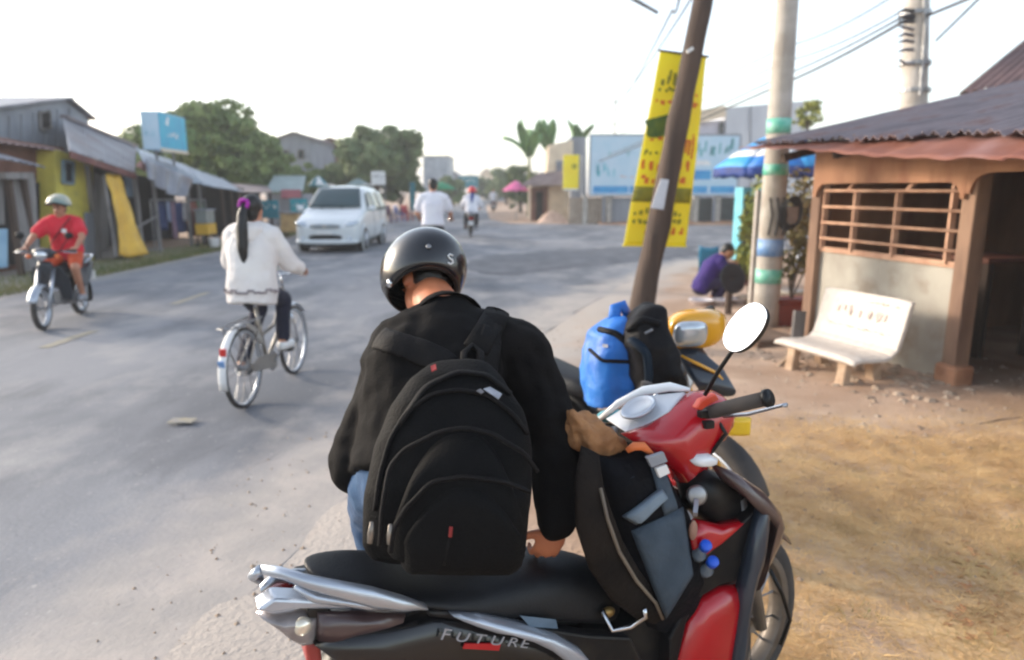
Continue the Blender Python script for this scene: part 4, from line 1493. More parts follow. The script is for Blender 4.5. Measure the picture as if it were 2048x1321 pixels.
# bench
B0 = V((2.42, 6.2, 0))
BD = (V((2.71, 5.4, 0)) - B0).normalized()
BN = V((-BD.y, BD.x, 0))
if BN.x < 0:
    BN = -BN
GZ = .04
bench = thing('concrete_bench', 'cream concrete bench with faded red lettering against the shed wall', 'bench', tuple(B0 + V((0, 0, GZ))), world=True)
prof = [(.0, .285), (.03, .315), (.10, .325), (.22, .315), (.34, .312), (.42, .33), (.455, .37), (.50, .52), (.545, .70), (.565, .765)]
th = .05


def bp_(s, d, z):
    return B0 + BD * s + BN * d + V((0, 0, z))


def slab(name, pr, s0, s1):
    rings = []
    for i in range(15):
        s = s0 + (s1 - s0) * i / 14
        inn = 0.02 * (abs(i - 7) / 7) ** 8
        up, dn = [], []
        for k, (d, z) in enumerate(pr):
            a = V(pr[min(k + 1, len(pr) - 1)]) - V(pr[max(k - 1, 0)])
            a.normalize()
            up.append(bp_(s, d, z - inn))
            dn.append(bp_(s, d + a.y * th, z - a.x * th))
        rings.append(up + dn[::-1])
    return MB().loft(rings).build(name, m_bench, bench, False, bevel=.012)


slab('seat', prof[:6], -.03, .90)
slab('backrest', [(.405, .332)] + prof[6:], -.03, .90)
for s in (.13, .72):
    for d0, d1, nm in ((.07, .17, 'leg'), (.34, .46, 'leg')):
        rings = []
        for k, z in enumerate((.0, .1, .2, .278)):
            w = (.055, .045, .045, .06)[k]
            dd = (d0 + d1) / 2
            sh = (-.03 if d0 < .2 else .05) * (1 - z / .28)
            hw = (d1 - d0) / 2 * (.8 if k in (1, 2) else 1)
            rings.append([bp_(s + x, dd + sh + y, z) for x, y in ((-w, -hw), (w, -hw), (w, hw), (-w, hw))])
        MB().loft(rings).build(nm, m_benchleg, bench, bevel=.012)
pa, pb = V((.46, .39)), V((.56, .755))


def bk(s, k):
    q = pa.lerp(pb, k)
    return bp_(s, q.x - .004, q.y + .001)


def blet(s0, s1, k0, k1, n_, seed):
    o_ = bk(s0, k0)
    strokes(o_, bk(s1, k0) - o_, bk(s0, k1) - o_, n_, 0, seed, dense=1).build('lettering', m_faint, bench)['kind'] = 'stuff'


blet(.17, .36, .42, .74, 3, 1)
blet(.42, .74, .38, .72, 4, 2)
blet(.12, .8, .16, .24, 11, 3)
blet(.45, .82, .80, .88, 7, 4)

# rubble at the shed's foot
mb = MB()
g = random.Random(9)
for _ in range(220):
    s = g.uniform(-.2, 2.2)
    o_ = g.uniform(.05, 1.0) ** 1.3
    r = g.choice((.015, .02, .03, .045)) * (1.2 - .5 * o_)
    c = sp(s, 0.03, o_)
    c.z = max(ground_z(c.x, c.y), 0)
    mb.ell(c, (r * g.uniform(.8, 1.6), r * g.uniform(.7, 1.3), r * g.uniform(.4, .8)), Matrix.Rotation(g.uniform(0, 3), 3, 'Z'), 6, 4)
tag(mb.build('rubble', m_stone), kind='stuff')
o = MB().tube([at(1958, 850, z=.03), at(2000, 842, z=.035), at(2060, 835, z=.04)], [.009, .011, .008], 6).build('stick', m_wood)
tag(o, 'thin dry stick lying on the earth in front of the doorway', 'stick')
o = MB().tube([at(1555, 735, z=.03), bp_(-.02, .25, .16), bp_(.02, .3, .3)], .018, 6).build('leaning_stick', m_benchleg)
tag(o, 'pale stick propped against the seat end of the concrete bench', 'stick')
o = MB().beam(at(1592, 700, Y=7.1), at(1600, 622, Y=7.15), .12, .05).build('grey_stake', m_greywood)
tag(o, 'short grey board standing on end between the planter and bench', 'board')

# ------------------------------------------------------------------ trees and plants
def leaf_mesh(name, clumps, n, size, seed, squash=0.7):
    """many leaf-sized faces spread through clumps (centre, radii)"""
    g = np.random.default_rng(seed)
    w = np.array([c[1][0] * c[1][1] * c[1][2] for c in clumps]) ** 0.7
    idx = g.choice(len(clumps), n, p=w / w.sum())
    C = np.array([c[0] for c in clumps])[idx]
    Rr = np.array([c[1] for c in clumps])[idx]
    d = g.normal(size=(n, 3))
    d /= np.linalg.norm(d, axis=1)[:, None]
    P = C + d * Rr * (g.uniform(0.45, 1.08, n) ** 0.6)[:, None]
    nrm = d + g.normal(size=(n, 3)) * 0.7 + np.array([0, 0, 0.5])
    nrm /= np.linalg.norm(nrm, axis=1)[:, None]
    a = np.cross(nrm, g.normal(size=(n, 3)))
    a /= np.linalg.norm(a, axis=1)[:, None]
    b = np.cross(nrm, a)
    s = (size * g.uniform(0.6, 1.5, n))[:, None]
    q = np.stack([P - a * s, P + b * s * .45 - nrm * s * .1, P + a * s, P - b * s * .45 - nrm * s * .1], 1).reshape(-1, 3)
    me = bpy.data.meshes.new(name)
    me.vertices.add(4 * n)
    me.vertices.foreach_set('co', q.astype(np.float32).ravel())
    me.loops.add(4 * n)
    me.loops.foreach_set('vertex_index', np.arange(4 * n, dtype=np.int32))
    me.polygons.add(n)
    me.polygons.foreach_set('loop_start', np.arange(0, 4 * n, 4, dtype=np.int32))
    me.update()
    me.validate()
    return me


def tree(name, lab, base, cc, rad, m, n=9000, size=.16, nclump=46, seed=1, trunk_r=.2, group=None, lean=0.0):
    r = random.Random(seed)
    o = thing(name, lab, 'tree', base, 0, group)
    base, cc = V(base), V(cc) - V(base)
    fork = V((cc.x * .5, cc.y * .5, max(.6, cc.z - rad[2] * 0.85)))
    tr = MB()
    tr.tube([(0, 0, -.1), (fork * .5) + V((.05, 0, 0)), fork], [trunk_r * 1.25, trunk_r, trunk_r * .8], 9)
    clumps = []
    for k in range(nclump):
        th, z = r.uniform(0, 2 * math.pi), r.uniform(-.65, 1)
        q = math.sqrt(max(0, 1 - z * z))
        far_ = k % 3 == 0
        kk = r.uniform(.98, 1.16) if far_ else r.uniform(.5, .95)
        bump = .82 + .3 * noise.noise(V((math.cos(th) * 1.4, math.sin(th) * 1.4, z * 1.6 + seed)))
        c = cc + V((rad[0] * q * math.cos(th), rad[1] * q * math.sin(th), rad[2] * z)) * kk * bump
        rr = (r.uniform(.08, .16) if far_ else r.uniform(.18, .34)) * (rad[0] + rad[2]) / 2
        clumps.append((tuple(c), (rr * 1.25, rr * 1.25, rr * .75)))
        if k % 4 == 0:
            mid = fork.lerp(c, .5) + V((0, 0, .15))
            tr.tube([fork, mid, c], [trunk_r * .5, trunk_r * .25, trunk_r * .07], 6)
    tr.build('trunk', m_bark, o, True)
    link('crown', leaf_mesh('crown', clumps, n, size, seed), m, o)
    return o


c = at(392, 298, Y=34)
tree('roadside_tree', 'big spreading green tree rising behind the cyan roof sign', (c.x, 34, 0), c, (4.2, 3.2, 1.95), m_leafa, 17000, .18, 74, 3, .28, 'roadside trees')
c = at(505, 312, Y=37)
tree('roadside_tree', 'lower spreading tree between the roof sign tree and the grey house', (c.x, 37, 0), c, (2.1, 2.2, 1.35), m_leafa, 6500, .17, 34, 5, .2, 'roadside trees')
c = at(752, 318, Y=43)
tree('roadside_tree', 'round dark green tree standing over the oncoming white car', (c.x, 43, 0), c, (2.95, 2.6, 2.1), m_leafb, 14000, .18, 60, 8, .26, 'roadside trees')
c = at(700, 352, Y=45)
tree('roadside_tree', 'low bushy tree beside the round dark tree, over the car roof', (c.x, 45, 0), c, (2.4, 2.0, 1.15), m_leafb, 6000, .18, 30, 9, .18, 'roadside trees')
c = at(800, 372, Y=46)
tree('roadside_shrub', 'dark leafy shrub under the round tree behind the plastic chairs', (c.x, 46, 0), c, (1.6, 1.4, 1.5), m_leafb, 4500, .17, 24, 12, .1)
c = at(650, 372, Y=44)
tree('roadside_shrub', 'dark bush in front of the grey house behind the parasol', (c.x, 44, 0), c, (1.5, 1.4, 1.2), m_leafb, 3500, .17, 22, 13, .1)
for i, (u, v, Y, rx, rz, lab) in enumerate(((1012, 375, 78, 2.6, 2.4, 'hazy green tree at the bend of the far road'), (958, 378, 100, 3.0, 2.2, 'small hazy tree furthest along the road'),
                                          (1040, 382, 52, 1.2, 1.9, 'green bushy tree behind the pink parasol'), (905, 384, 70, 1.6, 1.8, 'small tree past the green parasol'))):
    c = at(u, v, Y=Y)
    tree('distant_tree', lab, (c.x, Y, 0), c, (rx, rx, rz), m_leafb, 3000, .22, 20, 30 + i, .15, 'trees far along the road')
c = at(1618, 228, Y=22)
tree('spindly_tree', 'thin yellowish tree top showing between the plain pole and shed roof', (c.x, 22, 0), c, (.55, .5, .6), m_leafc, 420, .09, 12, 21, .06)


for lab, u, v, Y, rx, rz, sd in (('wide green bush filling the gap under the roof sign tree', 420, 352, 33, 2.6, 1.0, 51), ('green bush behind the low dark stall', 505, 358, 36, 2.0, 1.0, 52), ('green bush at the foot of the grey boarded house', 580, 362, 42, 2.2, 1.2, 53)):
    c = at(u, v, Y=Y)
    tree('roadside_shrub', lab, (c.x, Y, 0), c, (rx, 1.5, rz), m_leafa, 5000, .17, 26, sd, .1)


def banana(lab, u, v, Y, n, size, seed, group='banana plants behind the corner house'):
    c = at(u, v, Y=Y)
    r = random.Random(seed)
    o = thing('banana_plant', lab, 'plant', (c.x, Y, 0), 0, group)
    MB().tube([(0, 0, 0), (.05, 0, c.z * .5), (0, 0, c.z)], [.13, .1, .07], 10).build('trunk', M('banana_stem', rgb(120, 126, 84), rgb(100, 104, 70), 4, .8), o, True)
    for k in range(n):
        a = 2 * math.pi * k / n + r.uniform(-.4, .4)
        el = r.uniform(.95, 1.42)
        L = size * r.uniform(.8, 1.15)
        droop = r.uniform(.1, .8)
        d = V((math.cos(a), math.sin(a), 0))
        sd = V((-math.sin(a), math.cos(a), 0))

        def leaf(u_, v_):
            s = (v_ - .5) * 2
            p = d * (L * math.cos(el) * u_ + .25 * droop * L * u_ ** 2) + V((0, 0, c.z - .1 + L * math.sin(el) * u_ - .55 * droop * L * u_ ** 2.2))
            w = .17 * size * math.sin(math.pi * min(1, u_ * .92 + .08)) ** .6 * (1 + .25 * noise.noise(V((u_ * 14, s * 2, k + seed))))
            return p + sd * (s * w) + V((0, 0, -.10 * size * s * s))
        MB().grid(leaf, 12, 4).build('leaf', m_banana, o, True, solid=.012)
    return o


banana('tall banana plant with upright torn leaves left of the cream upper storey', 1058, 305, 44, 7, 2.4, 1)
banana('banana plant with fanned leaves just behind the cream upper storey', 1096, 292, 46, 7, 2.4, 2)
banana('banana plant showing only leaf tips above the grey annex', 1158, 282, 47, 6, 1.9, 3)


def potted(lab, x, y, pot_r, pot_h, hgt, rad, m, n, seed, potm=m_pot, square=False, name='potted_plant', size=.035):
    o = thing(name, lab, 'plant', (x, y, 0))
    if square:
        MB().loft([[V((sx * w, sy * w * .7, z)) for sx, sy in ((-1, -1), (1, -1), (1, 1), (-1, 1))] for w, z in ((pot_r * .8, 0), (pot_r * .95, pot_h * .86), (pot_r * 1.08, pot_h * .88), (pot_r * 1.08, pot_h))]).build('pot', potm, o, bevel=.01)
    else:
        MB().revolve([(0, 0), (pot_r * .72, 0), (pot_r * .95, pot_h * .85), (pot_r * 1.08, pot_h * .86), (pot_r * 1.08, pot_h), (pot_r * .9, pot_h), (.0, pot_h * .93)], (0, 0, 0), (0, 0, 1), 18).build('pot', potm, o, True)
    r = random.Random(seed)
    st = MB()
    cl = []
    for k in range(9):
        a = r.uniform(0, 6.28)
        tip = V((rad * .8 * math.cos(a) * r.uniform(.2, 1), rad * .8 * math.sin(a) * r.uniform(.2, 1), pot_h + hgt * r.uniform(.35, .95)))
        st.tube([(0, 0, pot_h * .9), tip * .5 + V((0, 0, pot_h * .5)), tip], [.008, .006, .003], 5)
        cl.append((tuple(tip), (rad * .45, rad * .45, hgt * .2)))
    st.build('stems', m_bark, o)
    link('leaves', leaf_mesh('leaves', cl, n, size, seed), m, o)
    return o


potted('square maroon pot with a bare brown shrub beside the concrete pole', 3.29, 8.05, .21, .40, .95, .30, M('olive_leaves', rgb(120, 108, 66), rgb(92, 88, 54), 6, .8), 420, 4, square=True, size=.045)
c = at(1497, 612, z=0)
potted('yellow-green bush in a low pot beside the squatting person', c.x, c.y, .16, .14, .72, .26, m_leafc, 1500, 6, m_stone, size=.04)
c = at(1515, 400, Y=12)
potted('leafy plant rising under the edge of the blue parasol', c.x, 12, .2, .3, 1.55, .3, m_leafc, 420, 7, m_pot, size=.06)
c = at(1597, 420, Y=9.4)
potted('tall dry hanging plant between the concrete pole and shed', c.x, 9.4, .18, .3, 1.5, .28, M('brown_green_leaves', rgb(110, 104, 60), rgb(130, 110, 76), 6, .8), 480, 8, m_conc, size=.05)
c = at(1604, 520, Y=8.6)
o = thing('hanging_bag', 'white and blue plastic bag hanging by the shed corner post', 'bag', (c.x, 8.6, c.z))
MB().ell((0, 0, 0), (.075, .06, .17), None, 10, 8).build('bag', M('white_blue_plastic', rgb(206, 212, 222), rgb(150, 170, 206), 12, .5), o, True)
MB().tube([(0, 0, .15), (.02, 0, .3)], .006, 5).build('string', m_wire, o)
c = at(1514, 500, Y=9.3)
o = thing('teal_post', 'narrow teal painted post standing left of the concrete pole', 'post', (c.x, 9.3, 0))
ztop = at(1514, 378, Y=9.3).z
MB().box((.02, 0, ztop / 2), (.06, .08, ztop)).build('post', m_teal, o)
MB().box((-.035, .01, ztop / 2 - .01), (.045, .09, ztop - .02)).build('edge_strip', m_conc, o)

# ------------------------------------------------------------------ wheels, cycles
def xf(mb, mtx):
    mb.v = [mtx @ p for p in mb.v]
    return mb


ID = Matrix.Identity(4)


def wheel(parent, c, r, tr, m_rim, mtx=ID, spokes=28, name='wheel', hubw=.09, white=None, disc=False, spr=.0022):
    c = V(c)
    ring = lambda rad, n=40: [c + V((rad * math.cos(2 * math.pi * i / n), 0, rad * math.sin(2 * math.pi * i / n))) for i in range(n)]
    w = xf(MB().tube(ring(r - tr), tr, 10, closed=True), mtx).build(name, m_rubber, parent, True)
    prof = [(r - 2.1 * tr, -tr * .75), (r - 1.55 * tr, -tr * .9), (r - 1.55 * tr, tr * .9), (r - 2.1 * tr, tr * .75), (r - 2.5 * tr, 0), (r - 2.1 * tr, -tr * .75)]
    xf(MB().revolve(prof, c, (0, 1, 0), 40), mtx).build('rim', m_rim, w, True)
    xf(MB().revolve([(0, -hubw), (.03, -hubw), (.03, -hubw * .6), (.02, -hubw * .5), (.02, hubw * .5), (.03, hubw * .6), (.03, hubw), (0, hubw)], c, (0, 1, 0), 14), mtx).build('hub', m_steel, w)
    sp_ = MB()
    for k in range(spokes):
        a = 2 * math.pi * k / spokes
        b = a + (.35 if k % 2 else -.35)
        s = (1 if (k // 2) % 2 else -1) * hubw * .55
        sp_.tube([c + V((.028 * math.cos(a), s, .028 * math.sin(a))), c + V(((r - 2.2 * tr) * math.cos(b), 0, (r - 2.2 * tr) * math.sin(b)))], spr, 4, False)
    xf(sp_, mtx).build('spokes', m_steel, w)
    if disc:
        xf(MB().revolve([(.05, .055), (.11, .055), (.11, .06), (.05, .06)], c, (0, 1, 0), 24), mtx).build('brake_disc', m_chrome, w)
    return w


def arc(c, r, a0, a1, n=12, y=0.0):
    return [V((c[0] + r * math.cos(R(a0 + (a1 - a0) * i / n)), y, c[2] + r * math.sin(R(a0 + (a1 - a0) * i / n)))) for i in range(n + 1)]


def guard(c, r, a0, a1, hw, n=14, depth=.3, thick=.006):
    """curved mudguard strip"""
    mb = MB()

    def fn(u, v):
        a = R(a0 + (a1 - a0) * u)
        s = (v - .5) * 2
        rr = r - depth * hw * s * s
        return V((c[0] + rr * math.cos(a), s * hw, c[2] + rr * math.sin(a)))
    return mb.grid(fn, n, 6)


def bicycle(lab, loc, rz, m_frame, m_guard, s=1.0, basket=False):
    o = thing('bicycle', lab, 'bicycle', loc, rz)
    o.scale = (s, s, s)
    r = .33
    A, B = V((0, 0, r)), V((1.06, 0, r))
    wheel(o, A, r, .019, m_alu, spokes=32, name='rear_wheel', hubw=.05)
    wheel(o, B, r, .019, m_alu, spokes=32, name='front_wheel', hubw=.04)
    bb, st, ht, hb = V((.44, 0, .28)), V((.30, 0, .78)), V((.88, 0, .86)), V((.94, 0, .66))
    f = MB()
    f.tube([bb, st], .017, 8).tube([hb, ht], .02, 8)
    f.tube([hb + V((-.01, 0, .02)), V((.66, 0, .44)), bb], .018, 8).tube([ht - V((.02, 0, .06)), V((.64, 0, .56)), V((.37, 0, .52))], .015, 8)
    for y in (-.045, .045):
        f.tube([bb + V((0, y * .6, 0)), A + V((0, y, 0))], .010, 6).tube([V((.34, y * .3, .66)), A + V((0, y, 0))], .008, 6)
    f.build('frame', m_frame, o, True)
    f = MB()
    for y in (-.04, .04):
        f.tube([hb + V((0, y * .5, -.02)), V((1.02, y, .48)), B + V((0, y, 0))], [.013, .012, .009], 7)
    f.build('fork', m_chrome, o, True)
    f = MB().tube([ht, ht + V((-.02, 0, .12))], .012, 8)
    f.tube([V((.66, -.27, 1.03)), V((.78, -.26, 1.04)), V((.87, -.14, 1.0)), V((.88, 0, .98)), V((.87, .14, 1.0)), V((.78, .26, 1.04)), V((.66, .27, 1.03))], .011, 8)
    f.build('handlebar', m_chrome, o, True)
    for y in (-.27, .27):
        MB().tube([V((.64, y, 1.028)), V((.75, y * .985, 1.038))], .017, 8).build('grip', m_blackp, o)
        MB().tube([V((.80, y * .9, 1.03)), V((.70, y * 1.0, .985))], .006, 5).build('brake_lever', m_steel, o)
    sd = MB()
    sd.loft([[V((x, w * math.cos(a), .83 + .035 * math.sin(a) + dz)) for a in [2 * math.pi * i / 12 for i in range(12)]] for x, w, dz in ((.17, .04, .015), (.2, .10, .015), (.28, .105, .005), (.36, .05, 0), (.46, .022, -.005))])
    sd.build('saddle', m_blackp, o, True)
    MB().tube([st, V((.29, 0, .82))], .013, 8).build('seat_post', m_chrome, o)
    guard(A, r + .035, 20, 195, .032).build('rear_mudguard', m_guard, o, True, solid=.003)
    guard(B, r + .03, 40, 170, .028).build('front_mudguard', m_alu, o, True, solid=.003)
    MB().box((-.315, 0, .53), (.02, .05, .06)).build('reflector', M('red_reflector', rgb(206, 52, 44), rgb(186, 40, 36), 6, .3), o, bevel=.006)
    MB().box((-.352, 0, .44), (.012, .045, .07), Matrix.Rotation(R(-20), 3, 'Y')).build('blue_reflector', m_btape, o)
    rk = MB()
    for y in (-.06, .06):
        rk.tube([V((.27, y, .70)), V((-.26, y, .70)), V((-.29, 0, .70))], .007, 6).tube([V((-.18, y, .70)), A + V((-.01, y, .01))], .006, 6)
    for x in (-.15, 0, .15):
        rk.tube([V((x, -.06, .70)), V((x, .06, .70))], .006, 5)
    rk.build('rack', m_steel, o)
    MB().revolve([(.0, .05), (.085, .05), (.085, .056), (0, .056)], bb, (0, -1, 0), 20).build('chainring', m_steel, o)
    MB().prism([V((.52, -.055, .33)), V((.50, -.055, .21)), V((.05, -.055, .285)), V((.02, -.055, .36)), V((.2, -.055, .385))], (0, -.012, 0)).build('chain_guard', m_frame, o, bevel=.004)
    for sgn, a in ((-1, 25), (1, 205)):
        d = V((math.cos(R(a)), 0, math.sin(R(a)))) * .17
        cr = MB().tube([bb + V((0, sgn * .07, 0)), bb + d + V((0, sgn * .085, 0))], .010, 6).build('crank', m_steel, o)
        MB().box(bb + d + V((0, sgn * .13, 0)), (.085, .09, .02)).build('pedal', m_blackp, cr)
    return o


def moto(lab, loc, rz, m_main, m_panel, m_seat, steer=0.0, lean=0.0, m_fguard=None, lamp='round', mirrors=True, cub=False, group=None, rack=True):
    """a small step-through motorcycle, nose along +x"""
    o = thing('motorcycle', lab, 'motorcycle', loc, rz, group)
    o.rotation_euler = (R(lean), 0, rz)
    r, tr = .285, .036
    A, B = V((0, 0, r)), V((1.22, 0, r))
    ax0, axd = V((.90, 0, .86)), V((.46, 0, -.89)).normalized()
    ST = Matrix.Translation(ax0) @ Matrix.Rotation(steer, 4, -axd) @ Matrix.Translation(-ax0)
    wheel(o, A, r, tr, m_alu, name='rear_wheel', spokes=28, hubw=.07, spr=.003)
    wheel(o, B, r, tr * .95, m_alu, ST, name='front_wheel', spokes=28, hubw=.06, disc=not cub, spr=.003)
    f = MB()
    for y in (-.085, .085):
        f.tube([V((.94, y, .76)), B + V((0, y, 0))], [.024, .019], 9)
    xf(f, ST).build('fork', m_steel if not cub else m_alu, o, True)
    xf(guard(B, r + .03, 20, 178, .06, depth=.5), ST).build('front_mudguard', m_fguard or m_main, o, True, solid=.004)
    guard(A, r + .05, 75, 205, .07, depth=.4).build('rear_mudguard', m_blackp, o, True, solid=.004)
    # frame spine, engine, exhaust
    f = MB().tube([V((.88, 0, .80)), V((.70, 0, .52)), V((.45, 0, .44)), V((.2, 0, .56)), V((-.25, 0, .66))], [.04, .045, .05, .045, .03], 10)
    f.build('frame', m_blackp, o, True)
    e = MB().ell((.50, 0, .33), (.15, .11, .11)).box((.66, 0, .34), (.18, .12, .12)).revolve([(0, -.13), (.085, -.13), (.09, -.1), (.09, .1), (.085, .13), (0, .13)], (.43, 0, .31), (0, 1, 0), 18)
    for k in range(6):
        e.box((.60 + .025 * k, 0, .34), (.008, .16, .16))
    e.build('engine', m_steel, o)
    MB().tube([V((.66, -.06, .28)), V((.58, -.11, .22)), V((.3, -.13, .22)), V((-.02, -.145, .28)), V((-.36, -.15, .36))], [.018, .018, .022, .04, .042], 10).build('exhaust', m_chrome, o, True)
    for y in (-.10, .10):
        MB().tube([V((.22, y, .33)), A + V((0, y, 0))], .02, 7).tube([A + V((.02, y, .03)), V((-.08, y, .58))], .024, 8).build('shock_arm', m_steel, o)
    MB().tube([V((.40, .26, .26)), V((.40, -.26, .26))], .014, 7).build('foot_pegs', m_blackp, o)
    MB().tube([V((.34, .13, .28)), V((.30, .2, .03))], .012, 6).build('side_stand', m_steel, o)
    # side covers and tail
    for y in (-1, 1):
        P = [V((.36, y * .10, .66)), V((.34, y * .115, .44)), V((.12, y * .14, .42)), V((-.12, y * .13, .52)), V((-.40, y * .07, .68)), V((-.42, y * .06, .735)), V((-.1, y * .12, .70))]
        MB().prism(P, (0, y * .025, 0)).build('side_cover', m_panel, o, bevel=.012)
    sec = ((-.40, .06, .72, .79), (-.30, .10, .70, .815), (-.05, .125, .69, .805), (.15, .13, .67, .78), (.35, .105, .66, .765), (.52, .07, .64, .745))
    MB().loft([ringp((x, -w, (z0 + z1) / 2), (x, w, (z0 + z1) / 2), (0, 0, 1), (z1 - z0) / 2, 16, 3) for x, w, z0, z1 in sec]).build('seat', m_seat, o, True)
    MB().box((-.43, 0, .675), (.06, .15, .075)).build('tail_light', M('tail_red', rgb(176, 30, 30), rgb(150, 24, 26), 5, .25), o, bevel=.015)
    MB().box((-.47, 0, .52), (.012, .17, .13)).build('number_plate', m_white, o)
    f = MB()
    for y in (-.12, .12):
        f.tube([V((.0, y, .74)), V((-.28, y * 1.05, .80)), V((-.46, y * .6, .82))], .014, 7)
    f.tube([V((-.46, -.072, .82)), V((-.46, .072, .82))], .014, 7)
    f.build('grab_rail', m_alu, o, True)
    # leg shields and front
    for y in (-1, 1):
        P = [V((.93, y * .05, .80)), V((.90, y * .16, .78)), V((.83, y * .22, .62)), V((.76, y * .22, .42)), V((.70, y * .17, .30)), V((.72, y * .07, .32)), V((.80, y * .05, .56))]
        MB().prism(P, (.035, 0, .012)).build('leg_shield', m_main, o, bevel=.012)
    MB().loft([ringp((x, -w, z), (x, w, z), (1, 0, .4), t_, 14, 2.6) for x, w, z, t_ in ((.80, .06, .5, .05), (.90, .09, .66, .06), (.95, .10, .78, .06), (.95, .07, .85, .05))]).build('front_cowl', m_main, o, True)
    cow = MB().loft([ringp((x, -w, z), (x, w, z), (.5, 0, 1), t_, 16, 2.4) for x, w, z, t_ in ((.84, .05, .95, .035), (.88, .12, .965, .06), (.95, .14, .965, .085), (1.02, .11, .96, .08), (1.06, .07, .955, .06))])
    xf(cow, ST).build('handlebar_cowl', m_main, o, True)
    if lamp == 'round':
        xf(MB().ell((1.065, 0, .945), (.035, .075, .07)), ST).build('headlight', m_chrome if cub else m_lens, o, True)
    else:
        xf(MB().loft([ringp((x, -w, z), (x, w, z), (-.2, 0, 1), t_, 14, 3) for x, w, z, t_ in ((1.03, .088, .94, .064), (1.07, .085, .935, .06), (1.092, .06, .93, .042))]), ST).build('headlight', m_lens, o, True)
    for y in (-1, 1):
        xf(MB().tube([V((.93, 0, .96)), V((.90, y * .16, .985)), V((.84, y * .34, .99))], .012, 8), ST).build('handlebar', m_blackp, o, True)
        g_ = xf(MB().tube([V((.872, y * .23, .988)), V((.84, y * .345, .99))], .019, 10), ST).build('grip', m_blackp, o, True)
        xf(MB().tube([V((.92, y * .2, .985)), V((.91, y * .26, .975)), V((.875, y * .36, .97))], .007, 6), ST).build('brake_lever', m_alu, o, True)
        xf(MB().ell((1.0, y * .16, .93), (.035, .035, .03)), ST).build('indicator', m_amber, o, True)
        if mirrors:
            mi = xf(MB().tube([V((.90, y * .17, .99)), V((.90, y * .22, 1.08)), V((.88, y * .27, 1.15))], .006, 6), ST).build('mirror_stalk', m_blackp, o)
            xf(MB().ell((.88, y * .28, 1.19), (.018, .055, .045)), ST).build('mirror', m_blackp, mi, True)
    return o


m_lens = M('headlamp_glass', rgb(206, 214, 222), rgb(170, 180, 190), 9, .08, .5)
m_amber = M('amber_lens', rgb(222, 110, 48), rgb(206, 96, 40), 5, .25)
m_redpaint = M('red_paint', rgb(176, 14, 28), rgb(160, 10, 24), 4, .25, coat=.6)
m_seatv = M('black_vinyl', rgb(20, 22, 27), rgb(15, 17, 21), 30, .55, bump=.1, bscale=160, spec=.35)

